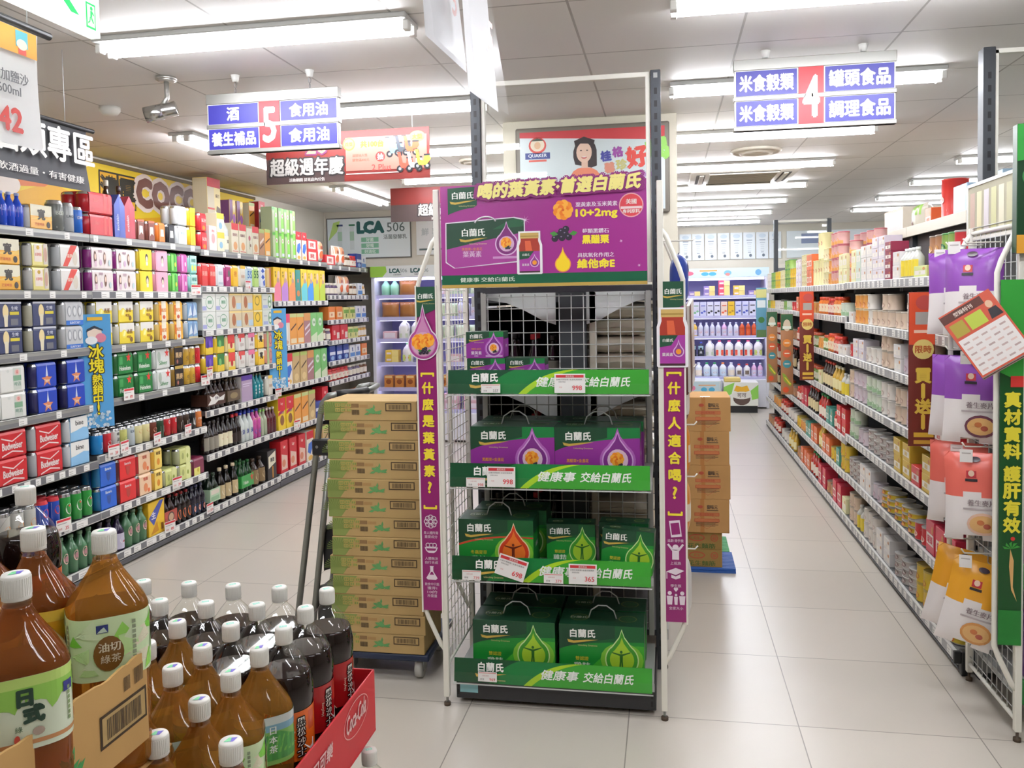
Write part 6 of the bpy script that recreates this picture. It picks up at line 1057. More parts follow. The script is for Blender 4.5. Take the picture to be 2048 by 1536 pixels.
def row(x0, x1, yf, z, items, where, grp):
    tot = sum(PR[k]['w']*n for k, n, *r in items); cnt = sum(q[1] for q in items); gap = max(.002, (x1-x0-tot)/(cnt+1)); x = x0+gap
    for q in items:
        p = PR[q[0]]
        for i in range(q[1]):
            if x+p['w'] > x1+.02: return
            for r in range(q[2] if len(q) > 2 else 1):
                kk = (p['desc'], where, r); c = _cnt[kk] = _cnt.get(kk, 0)+1
                put(q[0], (x+p['w']/2, yf+rnd.uniform(0, .01), z+r*(p['h']+.001)+.001), rnd.uniform(-.04, .04), '%s, %s%s in %s' % (p['desc'], nth(c), '' if r == 0 else ' stacked %s' % ['', 'upper', 'third', 'fourth'][r], where), grp)
            x += p['w']+gap
gr = 'dairy goods in the far cabinet'
row(.26, 1.3, 12.0, 1.53, [('sm_lilac', 1), ('sm_lilac', 1, 2), ('sm_red', 1, 3), ('sm_yellow', 1, 2), ('sm_lilac', 1)], 'top row of the dairy cabinet', gr)
row(.26, 1.3, 12.0, 1.255, [('ct_pink', 1), ('ct_green', 1), ('ct_blue', 1), ('ct_cow', 2), ('ct_red', 1), ('ct_yellow', 1), ('ct_blue', 2), ('ct_cow', 2)], 'second row of the dairy cabinet', gr)
row(.26, 1.3, 12.0, .98, [('yo_pink', 1), ('yo_yellow', 1), ('yo_white', 4), ('yo_pink', 1), ('yo_white', 2), ('yo_tea', 4)], 'third row of the dairy cabinet', gr)
row(.3, 1.3, 12.0, .7, [('jug_black', 2), ('jug_white', 1), ('jug_red', 4), ('jug_green', 1)], 'fourth row of the dairy cabinet', gr)
row(.26, 1.3, 11.96, .42, [('milk_white', 2), ('milk_green', 2), ('milk_orange', 1), ('milk_white', 1), ('milk_red', 2), ('yo_pink', 2)], 'bottom row of the dairy cabinet', gr)
gr = 'packed food in the left chilled cabinet'
for z, its, nm in ((1.6, [('soap_green', 2), ('tofu', 1), ('pink_tray', 2), ('veg', 3)], 'top'), (1.36, [('tofu', 3), ('veg', 2), ('yo_white', 4)], 'second'), (1.12, [('pink_tray', 1), ('jug_white', 2), ('ct_red', 1), ('ct_green', 1), ('veg', 3)], 'third'), (.86, [('sm_yellow', 1, 2), ('jug_green', 1), ('veg', 2), ('pink_tray', 2)], 'fourth'), (.58, [('orange_pack', 9)], 'fifth'), (.34, [('egg_tray', 2, 2), ('pink_tray', 2, 2)], 'bottom')):
    row(-3.12, -1.97, 9.03, z, its, '%s row of the left chilled cabinet' % nm, gr)
# ---------------------------------------------------------------- white promotion chest in front of the far cabinet
t = thing('display_chest', 'white and green cocoa promotion chest in front of the far dairy cabinet', 'chest', (.95, 11.45, 0)); g = G(); g.box(-.22, .22, 0, .3, .09, .40, M('#eceee6', .4), .004); mp = plane_map((-.22, 0, .09), (1, 0, 0), (0, 0, 1)); g.poly([(0, .1), (.1, .16), (.14, .31), (0, .25)], '#8fd05a', mp); g.poly([(.34, .2), (.44, .28), (.44, .1), (.36, .08)], '#8fd05a', mp); g.oval(.23, .1, .11, .09, '#5a4640', mp, .001); g.oval(.23, .14, .125, .05, '#e9e6e0', mp, .0014); g.text('可可', .23, .14, .05, '#4a3a34', mp, .0018); g.poly([(.13, .2), (.16, .27), (.23, .25), (.3, .27), (.33, .2), (.23, .17)], '#e8b02c', mp, .001); g.obj('chest', t); g = G(); g.box(-.21, .21, .01, .29, 0, .09, BLACK); g.obj('foot', t); g = G(); g.box(-.21, .0, .02, .2, .401, .46, M('#e0c878', .5), .01); g.obj('flap_lid', t)
t = thing('display_chest', 'low pale banded freezer chest left of the cocoa promotion chest', 'chest', (.46, 11.5, 0)); g = G(); g.box(-.25, .24, 0, .38, 0, .42, M('#dfe6ea', .4), .006); mp = plane_map((-.25, 0, .2), (1, 0, 0), (0, 0, 1)); g.rect(.02, .03, .47, .2, '#c0d6de', mp); g.oval(.1, .12, .06, .04, '#d87a9a', mp, .001); g.rect(.2, .15, .42, .165, '#e0a87a', mp, .001); g.oval(.27, .1, .04, .03, '#4aa8d0', mp, .001); g.oval(.37, .1, .04, .03, '#4aa8d0', mp, .001); g.obj('case', t)
# ---------------------------------------------------------------- right shelving
XR = 1.144; RB = [(3.64, 4.73), (4.73, 5.84), (5.84, 6.97), (6.97, 8.10), (8.10, 9.22), (9.22, 10.34)]
RZ = [[1.605, 1.35, 1.132, .872, .62, .36, .072]]*2+[[1.60, 1.385, 1.12, .852, .59, .35, .072]]*4
GREYB = M('#6a6a6c', .6)
for i, (a, b) in enumerate(RB):
    shelf_unit('%s bay of the right aisle shelving counted from the near end' % nth(i+1), -1, XR, a, b, RZ[i], .45, (), 1.9, shelfm=M('#6f7072', .5), backm=M('#4b4848', .6), tick=.6)
    t = thing('shelf_unit', '%s bay of the shelving behind the right aisle shelves' % nth(i+1), 'shelving', (2.03, (a+b)/2, 0)); g = G(); g.box(-.42, -.40, -(b-a)/2, (b-a)/2, 0, 1.9, GREYB); g.obj('back_panel', t)
    for z in (.1, .5, .9, 1.3): g = G(); g.box(-.4, .02, -(b-a)/2+.004, (b-a)/2-.004, z-.025, z, SHELFM); g.obj('shelf', t)
    if i < 3: g = G(); g.box(-.5, -.05, -(b-a)/2+.004, (b-a)/2-.004, 1.905, 1.925, M('#c9c3b4', .5)); g.box(-.515, -.5, -(b-a)/2+.004, (b-a)/2-.004, 1.89, 1.955, M('#d6cfbe', .5), .002); g.obj('top_shelf', t)
T2 = {'t_pink': ('#d8a8a4', '#b8606a', 'pink peach tin', '#e0a05a'), 't_cream': ('#e2dab0', '#cfc890', 'cream lidded tin', '#c8a87a'), 't_white': ('#e2dcd4', '#cfcac4', 'whitish fish tin', '#c8b4aa'), 't_beige': ('#d6c0aa', '#b8ac9c', 'beige meat tin', '#b89a88'), 't_orange': ('#dc9a4e', '#c8b490', 'orange bean tin', '#c8702e'), 't_mint': ('#d3dccb', '#b8bfb4', 'mint green corn tin', '#9fbf98'), 't_lilac': ('#d0c4cc', '#b0a8ac', 'lilac grey tin', '#b89aa8'), 't_green': ('#8fae5a', '#4f8a4a', 'green pickle tin', '#2f7a5a'), 't_yellow': ('#d9b83a', '#b8a050', 'yellow corn tin', '#c8862e'), 't_red': ('#c8383c', '#a8a4a0', 'red tomato tin', '#e8c8b8'), 't_brown': ('#b0805e', '#8a7a6a', 'brown sauce tin', '#d8a05a')}
for k, (c, l, ds, bc) in T2.items(): tin(k, ds, .042, .09, c, l, [('r', -.04, .55, .04, .62, l), ('o', 0, .35, .022, .16, bc)], (.32, bc) if k in ('t_pink', 't_mint') else None)
tin('t_flat', 'flat yellow fish tin', .05, .035, '#d6ba38', '#b8b4a8', [('o', 0, .5, .03, .3, '#c8522e')]); tin('t_flatgrey', 'flat grey fish tin', .05, .04, '#bdb6b0', '#c9c6c2', [('o', 0, .5, .03, .3, '#8a6a66')]); tin('t_tall', 'tall cream biscuit tin', .045, .2, '#e3dba6', '#d6cf94', [('o', 0, .6, .02, .08, '#b86a4a'), ('r', -.04, .3, .04, .34, '#cbb878')])
bottle('sauce_blue', 'clear sauce bottle with yellow and blue label', .03, .15, '#c8c8c0', '#dcdcd8', (1.3, .08, .6, '#e0c83a'), [('r', -.03, .4, .03, .58, '#3a4a9a')], .3, 'sauce_bottle'); bottle('sauce_dark', 'dark soy sauce bottle', .03, .19, '#2a1a14', '#b83a2a', (1.3, .1, .5, '#d8c89a'), (), .4, 'sauce_bottle'); bottle('sauce_amber', 'golden vinegar bottle', .03, .18, '#c8a03a', '#e0d8b8', (1.3, .12, .5, '#e6dca8'), (), .38, 'sauce_bottle'); bottle('sauce_redtop', 'red chili sauce bottle', .032, .18, '#b02a20', '#3a8a4a', (1.3, .12, .5, '#e8d8c8'), (), .35, 'sauce_bottle')
jar('jr_orange', 'orange kimchi jar', .045, .13, '#d8722a', '#d84a2a', '#ecd8b8'); jar('jr_green', 'green pickle jar', .04, .11, '#6a8a3a', '#c85a3a', '#dfe3c4'); jar('jr_clear', 'clear jar with dark lid', .045, .1, '#c9c2b8', '#5a564e', '#d6cfc6'); jar('jr_red', 'red bean curd jar', .04, .12, '#a83426', '#d8463a', '#e8d0c0')
for k, c, ds, w_, h_ in (('bx_lilac', '#ded6de', 'small pale lilac tub box', .13, .06), ('bx_cream', '#eae6b4', 'cream soup box', .12, .1), ('bx_mint', '#cfdccd', 'mint soup box', .12, .1), ('bx_red', '#cf3036', 'red canned meat pack', .13, .09), ('bx_white', '#e2dedb', 'white tuna pack', .13, .07), ('bx_yellow', '#d6b440', 'yellow curry box', .13, .085), ('bx_wine', '#8a2440', 'wine red small box', .12, .05), ('bx_pink', '#c8344a', 'pink red seasoning pack', .12, .15), ('bx_lime', '#d3dc8e', 'long lime green box', .2, .055), ('bx_orange', '#dd7040', 'orange packed noodle box', .12, .13), ('bx_teal', '#4f9a8a', 'teal seasoning box', .1, .12)):
    carton(k, ds, w_, .09, h_, c, [('r', .08, .25, .92, .6, '#efe9e0'), ('t', '罐頭', .5, .42, .24, c), ('o', .8, .75, .1, .12, '#c8864a')])
tin('canister_red', 'tall red food canister', .075, .27, '#d03028', '#d03028', [('o', 0, .55, .03, .08, '#f0d8d0'), ('r', -.05, .3, .05, .34, '#e88a7a')]); carton('bigbox_beige', 'large beige storage box', .5, .3, .2, '#d3c8b8', [('r', .3, .1, .9, .8, '#c3bfba'), ('r', 0, .9, 1, 1, '#e0a88a')]); carton('box_bluew', 'blue and white storage carton', .22, .2, .2, '#a8c4dc', [('r', .1, .3, .9, .7, '#dfe8f0')]); pouch('bag_green', 'green and white plastic bag', .22, .12, .19, '#d6d2c2', [('r', .1, .6, .9, .95, '#9acc5a'), ('o', .3, .3, .2, .15, '#6a3a2a')])
def RF(bay, si, shelf, items, **kw): fill(-1, XR, RZ[bay][si], RB[bay][0]+(.06 if bay == 0 else .01), RB[bay][1]-.01, shelf, items, grp='groceries', **kw)
RF(0, 0, 'top', [('t_red', 1, 2), ('t_green', 2, 2), ('t_brown', 2, 2), ('bx_lime', 1, 1), ('sauce_blue', 4, 1), ('bx_white', 1, 2)]); RF(1, 0, 'top', [('bx_wine', 1, 4), ('bx_lilac', 2, 4), ('bx_white', 2, 3), ('bx_mint', 1, 2), ('bx_cream', 1, 2), ('t_pink', 1, 3)])
RF(2, 0, 'top', [('bx_cream', 2, 2), ('t_pink', 3, 4), ('t_orange', 1, 3), ('t_cream', 2, 3), ('t_tall', 2, 2)]); RF(3, 0, 'top', [('t_tall', 2, 1), ('bx_orange', 2, 2), ('t_cream', 3, 3), ('bx_lilac', 2, 4)]); RF(4, 0, 'top', [('t_yellow', 3, 2), ('t_green', 3, 3), ('t_cream', 3, 2)]); RF(5, 0, 'top', [('t_yellow', 3, 2), ('t_green', 3, 2), ('t_white', 3, 2)])
for y, z in ((5.95, 1.6), (6.15, 1.6), (6.35, 1.6), (6.55, 1.6)):
    for r in range(4): put('t_pink', (XR+.2, y, z+r*.0908), -PI/2, 'pink peach tin %s up in the back stack %.0f cm along the top right shelf' % (nth(r+1), (y-3.6)*100), 'peach tins in the back stacks')
RF(0, 1, 'second', [('t_beige', 4, 1), ('t_white', 3, 2), ('t_beige', 2, 1)]); RF(1, 1, 'second', [('t_beige', 2, 2), ('t_beige', 2, 1), ('t_white', 1, 2), ('t_orange', 3, 2), ('bx_white', 1, 1)])
RF(2, 1, 'second', [('t_mint', 2, 1), ('jr_orange', 2, 1), ('jr_red', 2, 1), ('jr_orange', 3, 1)]); RF(3, 1, 'second', [('t_orange', 4, 1), ('jr_orange', 4, 1), ('bx_orange', 1, 1)]); RF(4, 1, 'second', [('t_red', 2, 1), ('t_mint', 3, 1), ('t_green', 2, 1), ('jr_clear', 2, 1)]); RF(5, 1, 'second', [('t_white', 3, 1), ('t_yellow', 3, 1), ('t_green', 2, 1)])
RF(0, 2, 'third', [('t_red', 1, 1), ('t_white', 2, 1), ('t_beige', 2, 2), ('t_lilac', 2, 1), ('bx_white', 1, 2)]); RF(1, 2, 'third', [('t_beige', 2, 2), ('t_white', 3, 1), ('bx_lilac', 2, 2), ('t_red', 1, 1)])
RF(2, 2, 'third', [('bx_white', 2, 1), ('jr_red', 2, 1), ('jr_orange', 2, 1), ('jr_green', 2, 1), ('t_orange', 2, 1)]); RF(3, 2, 'third', [('jr_green', 3, 1), ('jr_orange', 3, 1), ('t_red', 2, 1), ('jr_red', 2, 1)]); RF(4, 2, 'third', [('t_brown', 3, 1), ('jr_clear', 3, 1), ('t_mint', 2, 1)]); RF(5, 2, 'third', [('jr_red', 3, 1), ('t_orange', 3, 1)])
RF(0, 3, 'fourth', [('bx_red', 2, 2), ('t_white', 1, 2), ('bx_red', 1, 2), ('t_lilac', 2, 2), ('t_beige', 2, 2)]); RF(1, 3, 'fourth', [('t_white', 2, 2), ('t_mint', 3, 2), ('t_lilac', 3, 2), ('t_beige', 1, 2)])
RF(2, 3, 'fourth', [('sauce_blue', 2, 1), ('sauce_amber', 3, 1), ('sauce_dark', 4, 1), ('bx_cream', 1, 1)]); RF(3, 3, 'fourth', [('jr_green', 4, 1), ('sauce_dark', 3, 1), ('jr_clear', 2, 1)]); RF(4, 3, 'fourth', [('sauce_dark', 4, 1), ('sauce_amber', 4, 1)]); RF(5, 3, 'fourth', [('sauce_redtop', 4, 1), ('jr_green', 3, 1)])
RF(0, 4, 'fifth', [('bx_yellow', 3, 2), ('bx_red', 1, 1), ('bx_yellow', 2, 2)]); RF(1, 4, 'fifth', [('t_flatgrey', 4, 3), ('t_lilac', 2, 1), ('t_mint', 2, 2)])
RF(2, 4, 'fifth', [('bx_red', 2, 2), ('jr_red', 1, 1), ('bx_teal', 2, 1), ('sauce_redtop', 3, 1)]); RF(3, 4, 'fifth', [('sauce_dark', 4, 1), ('bx_pink', 2, 1), ('jr_red', 2, 1)]); RF(4, 4, 'fifth', [('t_brown', 3, 1), ('jr_green', 2, 1), ('t_white', 3, 1)]); RF(5, 4, 'fifth', [('sauce_dark', 3, 1), ('bx_orange', 2, 1)])
RF(0, 5, 'sixth', [('bx_pink', 3, 1), ('t_red', 2, 1), ('t_flat', 3, 3)]); RF(1, 5, 'sixth', [('t_flat', 2, 3), ('t_lilac', 2, 1), ('bx_white', 2, 2), ('t_flatgrey', 3, 3)])
RF(2, 5, 'sixth', [('t_yellow', 2, 2), ('bx_teal', 1, 1), ('t_yellow', 2, 1), ('bx_orange', 2, 1), ('sauce_amber', 2, 1)]); RF(3, 5, 'sixth', [('bx_orange', 2, 1), ('bx_teal', 2, 1), ('t_orange', 3, 1), ('t_yellow', 2, 1)]); RF(4, 5, 'sixth', [('t_white', 3, 1), ('jr_red', 3, 1)]); RF(5, 5, 'sixth', [('t_orange', 3, 1), ('t_white', 3, 1)])
RF(0, 6, 'bottom', [('t_flat', 3, 3), ('t_yellow', 2, 2), ('t_flatgrey', 3, 3)]); RF(1, 6, 'bottom', [('bx_white', 2, 2), ('t_white', 3, 2), ('sauce_blue', 2, 1), ('t_beige', 2, 2)])
RF(2, 6, 'bottom', [('bx_cream', 1, 1), ('bx_pink', 2, 1), ('t_brown', 2, 1), ('bx_pink', 2, 1)]); RF(3, 6, 'bottom', [('sauce_redtop', 3, 1), ('bx_orange', 3, 1), ('t_brown', 2, 1)]); RF(4, 6, 'bottom', [('sauce_amber', 3, 1), ('t_white', 3, 1)]); RF(5, 6, 'bottom', [('jr_red', 3, 1), ('t_brown', 3, 1)])
for key, y, lab in (('canister_red', 5.42, 'tall red food canister on the high stock shelf'), ('box_bluew', 5.1, 'blue and white storage carton on the high stock shelf'), ('bag_green', 6.0, 'green and white plastic bag on the high stock shelf'), ('bigbox_beige', 6.5, 'large beige storage box on the high stock shelf'), ('bx_orange', 5.68, 'orange box beside the red canister on the high stock shelf'), ('box_bluew', 4.6, 'second blue and white storage carton on the high stock shelf')): put(key, (1.60, y, 1.926), -PI/2, lab)
# red buy-one-get-one flags and corn strips standing out from the right shelves
def flag(label, x0, x1, y, z0, z1, kind):
    W = x1-x0; H = z1-z0; t = thing('shelf_flag', label, 'sign', (x0, y, z0)); g = G(); c = {'bogo': '#6f2a20', 'corn': '#a87650', 'sea': '#5f9ab4'}[kind]; g.rbox(0, W, -.002, .002, 0, H, M(c, .4), .0015); mp = plane_map((0, -.0022, 0), (1, 0, 0), (0, 0, 1))
    if kind == 'bogo':
        g.rect(.002, H*.66, W-.002, H-.002, M('#d8502c', .4), mp); g.oval(W*.6, H*.93, W*.34, W*.3, '#b84a44', mp, .001); g.rect(W*.25, H*.79, W*.85, H*.87, '#a8a39c', mp, .001); g.rect(W*.2, H*.735, W*.85, H*.755, '#f0c8b0', mp, .001); g.oval(W*.55, H*.63, W*.4, W*.4, '#e6cf7a', mp, .001); g.text('限時', W*.55, H*.63, W*.3, '#b85a2a', mp, .0014)
        for k, ch in enumerate('買1送1'): g.text(ch, W*.55, H*(.46-.1*k), W*.56, '#e0c04a', mp, .001, bold=.05)
        g.rect(W*.2, H*.06, W*.95, H*.09, '#d8b03a', mp, .001); g.rect(W*.2, H*.015, W*.95, H*.04, '#c89a3a', mp, .001)
    elif kind == 'corn':
        g.rect(.002, H*.8, W-.002, H-.002, '#2f5f3c', mp); g.oval(W*.5, H*.86, W*.3, W*.5, '#d8cbb0', mp, .001); g.rect(W*.15, H*.815, W*.85, H*.85, '#e6eee0', mp, .0014)
        for k, cc in enumerate(('#e08a3a', '#d8643a', '#3f8f9a')): g.oval(W*.5, H*(.64-.13*k), W*.34, W*.34, cc, mp, .001); g.rect(W*.3, H*(.635-.13*k), W*.7, H*(.648-.13*k), '#f0e2cc', mp, .0014)
        g.poly([(W*.1, H*.27), (W*.35, H*.25), (W*.9, H*.13), (W*.75, H*.1), (W*.25, H*.17)], '#8aa83a', mp, .001); g.poly([(W*.25, H*.22), (W*.4, H*.21), (W*.85, H*.13), (W*.7, H*.125)], '#e6cf4a', mp, .0014); g.oval(W*.4, H*.06, W*.25, W*.25, '#d8582e', mp, .001)
    else:
        g.rect(.002, H*.8, W-.002, H*.97, '#d8d48a', mp); g.rect(.1*W, H*.6, .9*W, H*.75, '#e4ecf0', mp, .001); g.oval(W*.5, H*.35, W*.3, W*.3, '#3f7a3c', mp, .001); g.rect(.05*W, 0, .95*W, H*.15, '#5a7a4a', mp, .001)
    g.obj('printed_card', t); g = G(); g.box(W-.004, W+.006, -.003, .003, H*.4, H*.5, ALU); g.obj('clip', t)
flag('red and brown buy one get one flag nearest the right display end', 1.03, 1.138, 3.93, .87, 1.54, 'bogo'); flag('red and brown buy one get one flag halfway down the right shelves', 1.03, 1.138, 7.0, .86, 1.56, 'bogo'); flag('brown and green corn flag beyond the second red flag, nearer one', 1.03, 1.138, 8.12, .62, 1.36, 'corn'); flag('brown and green corn flag beyond the second red flag, farther one', 1.03, 1.138, 9.24, .62, 1.36, 'corn'); flag('pale blue and green flag farthest down the right shelves', 1.02, 1.138, 10.2, 1.05, 1.62, 'sea')
for s, x in enumerate((1.27, 1.865)):
    pass
t = thing('display_rack', 'far end rack with two dark uprights and clear panel, end of right shelves', 'display rack', (1.57, 10.42, 0))
for x in (-.3, .295): g = G(); g.box(x-.022, x+.022, -.03, .03, 0, 2.41, CHAR, .002); g.obj('upright', t)
g = G(); g.box(-.28, .27, -.003, .003, 1.9, 2.38, ACRYL); g.obj('clear_panel', t); g = G(); g.box(-.3, .295, -.012, .012, 2.38, 2.405, CREAM); g.obj('top_rail', t); g = G(); g.box(-.28, .27, -.02, .02, .1, 1.85, GREYB); g.obj('back_panel', t)
# ---------------------------------------------------------------- right display end
GX = 1.165
t = thing('display_rack', 'white framed display rack at the right edge with hanging cereal bags', 'display rack', (1.56, 3.1, 0))
def E2(g, name): return g.obj(name, t, (-1.56, -3.1, 0))
for x, s in ((GX, -1), (1.96, 1)):
    for y in (3.1, 3.57):
        g = G(); g.box(x-.011, x+.011, y-.011, y+.011, .035, 1.78, CREAM, .002); bx = x+s*.075
        g.tube([(x, y, 1.76), (x+s*.02, y, 1.735), (bx-s*.012, y, 1.64), (bx, y, 1.6), (bx, y, .33), (bx-s*.012, y, .295), (x+s*.02, y, .2), (x, y, .175)], .0095, CREAM, 8); g.lathe([(.013, 0), (.013, .012), (.005, .014), (.005, .04)], 10, M('#4a3a2a', .5), (x, y)); E2(g, 'frame_post')
    g = G()
    for k in range(12): g.tube([(x, 3.1, .1+k*.048), (x, 3.57, .1+k*.048)], .0019, M('#b8b9b6', .4), 5)
    for k in range(24): g.tube([(x, 3.1, .676+k*.048), (x, 3.57, .676+k*.048)], .0019, M('#b8b9b6', .4), 5)
    for k in range(9): g.tube([(x, 3.14+k*.048, .07), (x, 3.14+k*.048, 1.76)], .0019, M('#b8b9b6', .4), 5)
    for z in (.07, 1.76): g.tube([(x, 3.1, z), (x, 3.57, z)], .008, CREAM, 6)
    E2(g, 'side_mesh')
for x in (1.225, 1.9):
    g = G(); g.box(x-.022, x+.022, 3.575, 3.635, 0, 2.47, CHAR, .002); mp = plane_map((x, 3.575, 0), (1, 0, 0), (0, 0, 1))
    for k in range(46): g.rect(-.006, .1+k*.05, .006, .125+k*.05, '#0d0e10', mp, .0008)
    E2(g, 'upright')
g = G(); g.box(1.25, 1.875, 3.6, 3.606, 1.8, 2.45, ACRYL); E2(g, 'clear_top_panel')
g = G(); g.box(1.248, 1.262, 3.59, 3.615, 1.8, 2.46, CREAM); g.box(1.248, 1.876, 3.59, 3.615, 2.448, 2.465, CREAM); E2(g, 'top_panel_frame')
g = G(); g.box(1.168, 1.172, 3.16, 3.62, 1.745, 1.94, M('#c5c0a8', .12)); q_ = plane_map((1.168, 3.62, 1.745), (0, -1, 0), (0, 0, 1))
for k, c in enumerate(('#b99a88', '#d6cda0', '#cfc6c8', '#c4c28a', '#d8d2b4', '#b8b48a')): g.rect(.02+k*.072, .02, .07+k*.072, .17, c, q_)
E2(g, 'side_sleeve'); g = G()
for z in (1.74, 1.945): g.box(1.164, 1.176, 3.155, 3.625, z-.006, z+.006, CREAM)
for y in (3.155, 3.625): g.box(1.164, 1.176, y-.006, y+.006, 1.74, 1.945, CREAM)
E2(g, 'sleeve_frame')
for k, z in enumerate((1.25, .9, .55, .15)): g = G(); g.box(1.18, 1.95, 3.12, 3.55, z-.02, z, M('#b8bab6', .45)); g.box(1.178, 1.952, 3.108, 3.12, z-.025, z+.06, M('#1f7a34', .35)); E2(g, 'shelf')
g = G(); g.box(1.18, 1.95, 3.53, 3.55, .05, 1.75, M('#8a8a88', .6)); E2(g, 'back_panel')
g = G(); g.box(1.147, 1.172, 3.6, 3.64, .0, .1, BLACK, .004); g.box(1.12, 1.147, 3.6, 3.62, .05, .1, BLACK, .003); E2(g, 'base_hook')
carton('cereal', 'purple cereal carton', .2, .1, .24, '#6a3a8a', [('r', .1, .1, .9, .5, '#e4dce8'), ('t', '麥片', .5, .7, .16, '#f0e8f0')])
for x, z, lab in ((1.35, .15, 'purple cereal carton on the bottom shelf inside the right display rack'), (1.62, .15, 'second purple cereal carton on the bottom shelf of the right display rack'), (1.35, .55, 'purple cereal carton on the third shelf of the right display rack')): put('cereal', (x, 3.2, z+.001), 0, lab)
t = thing('side_strip', 'tall green strip with yellow health slogan at the right picture edge', 'sign', (1.095, 3.085, .34)); W = .072; H = 1.235; mp = plane_map((0, -.004, 0), (1, 0, 0), (0, 0, 1)); g = G(); g.box(0, W, -.003, .001, 0, H, M('#0f4a1e', .35)); g.poly([(0, H), (0, H*.75), (W, H*.72), (W, H)], '#2f9a34', mp); g.rect(0, 0, W, .12, '#1d7a2c', mp); g.rect(W*.45, H*.71, W, H*.74, '#c8302a', mp, .001)
g.vtext('真材實料', W*.55, .835, .05, .058, '#e6d83a', mp, .001, bold=.04); g.vtext('護肝有效', W*.55, .585, .05, .058, '#e6d83a', mp, .001, bold=.04)
g.poly([(W*.5, .33), (W*.65, .29), (W*.62, .2), (W*.8, .15), (W*.55, .19), (W*.45, .27)], '#d8a86a', mp, .001)
for k in range(5): g.poly([(W*.55, .33), (W*.55+.03*math.cos(.3+k*.62), .33+.026*math.sin(.3+k*.62)), (W*.55+.022*math.cos(.7+k*.62), .33+.02*math.sin(.7+k*.62))], '#3f9a3c', mp, .0012)
g.oval(W*.6, .365, .007, .007, '#c8302a', mp, .0015); g.obj('printed_card', t)
t = thing('header_board', 'dark green header board with orange foot at the top right edge', 'sign', (1.56, 3.08, 1.66)); g = G(); g.box(-.43, .4, -.03, .01, 0, .42, M('#123d20', .35), .002); mp = plane_map((-.43, -.0305, 0), (1, 0, 0), (0, 0, 1)); g.rect(0, 0, .83, .06, '#d89a2c', mp); g.poly([(0, .3), (0, .42), (.83, .42), (.83, .36), (.3, .34)], '#2f9a3a', mp, .0008); g.text('養肝茶', .4, .2, .12, '#e6d83a', mp, .001); g.ring(.05, .25, .035, .035, .008, '#3f8a4a', mp, .001); g.obj('printed_board', t)
def hang_bag(key, label, loc, rz, tilt=0, roll=0):
    o = put(key, loc, rz, label, 'cereal bags hanging on the right display rack'); o.rotation_euler = (tilt, roll, rz); return o
def bagdef(key, desc, col, dk):
    pouch(key, desc, .2, .07, .31, '#e6dfdc', [('r', .36, .72, .52, .8, '#b8303a'), ('o', .44, .77, .05, .035, '#e8c8b0'), ('r', .34, .68, .54, .71, '#2f2a30'), ('t', '養生麥片', .6, .44, .07, '#8a7a7c'), ('r', .3, .36, .9, .38, '#b0a4a4'), ('o', .62, .2, .26, .13, dk), ('o', .62, .2, .22, .1, '#d8a86a'), ('o', .58, .22, .06, .03, '#b86a3a'), ('o', .68, .18, .06, .03, '#a8503a'), ('o', .5, .93, .09, .03, '#3a2a34')], 'cereal_bag', 'bag', col, .5)
bagdef('bag_purple', 'purple and white cereal bag', '#8a4aa8', '#6a3a4a'); bagdef('bag_pink', 'salmon pink and white cereal bag', '#dd6a5c', '#e0b8a0'); bagdef('bag_gold', 'golden and white cereal bag', '#e2a02c', '#c88a4a')
hx = 1.105
for key, y, z, rz, rl, lab in (('bag_purple', 3.3, 1.385, -.5, 0, 'purple cereal bag hanging highest on the right display rack, nearer one'), ('bag_purple', 3.46, 1.38, -.35, 0, 'purple cereal bag hanging highest on the right display rack, farther one'),
    ('bag_purple', 3.26, 1.0, -.25, .02, 'purple cereal bag hanging below the brochure, nearer one'), ('bag_purple', 3.45, .99, -.4, .03, 'purple cereal bag hanging below the brochure, farther one'),
    ('bag_pink', 3.22, .66, -.25, -.02, 'salmon pink cereal bag hanging below the purple ones, nearer one'), ('bag_pink', 3.45, .66, -.35, .02, 'salmon pink cereal bag hanging below the purple ones, farther one'),
    ('bag_gold', 3.24, .27, -.2, .22, 'golden cereal bag hanging lowest and tilted, nearer one'), ('bag_gold', 3.42, .265, -.3, .2, 'golden cereal bag hanging lowest and tilted, farther one')):
    hang_bag(key, lab, (hx-.045-(.03 if rl > .1 else 0), y-.03, z), rz-.1, math.radians(-4), rl)
t = thing('bag_hook_rail', 'white wire hooks carrying the cereal bags, right display rack', 'hook'); t.location = (GX, 3.35, 0); g = G()
for z in (1.71, 1.32, .985, .6):
    for y in (-.09, .1): g.tube([(0, y, z), (-.12, y, z), (-.13, y, z+.015)], .003, CREAM, 6)
g.obj('hooks', t)
for k, (y, z) in enumerate(((3.2, 1.33), (3.2, .985), (3.3, .985), (3.2, .61), (3.34, 1.72), (3.5, 1.7))):
    q = thing('hook_tag', 'blank white price tag, %s of those on the cereal bag hooks' % nth(k+1), 'tag', (1.03, y, z), -.3); g = G(); g.box(-.02, .02, -.001, 0, -.045, .0, M('#e8e4e0', .5)); mp = plane_map((-.02, -.0012, -.045), (1, 0, 0), (0, 0, 1)); g.rect(.006, .03, .034, .034, '#b0a8a4', mp); g.obj('card', q)
t = thing('brochure', 'tilted red brochure booklet with white text page hanging by the purple bags', 'brochure', (1.03, 3.03, 1.40)); t.rotation_euler = (math.radians(-6), math.radians(-33), math.radians(-8))
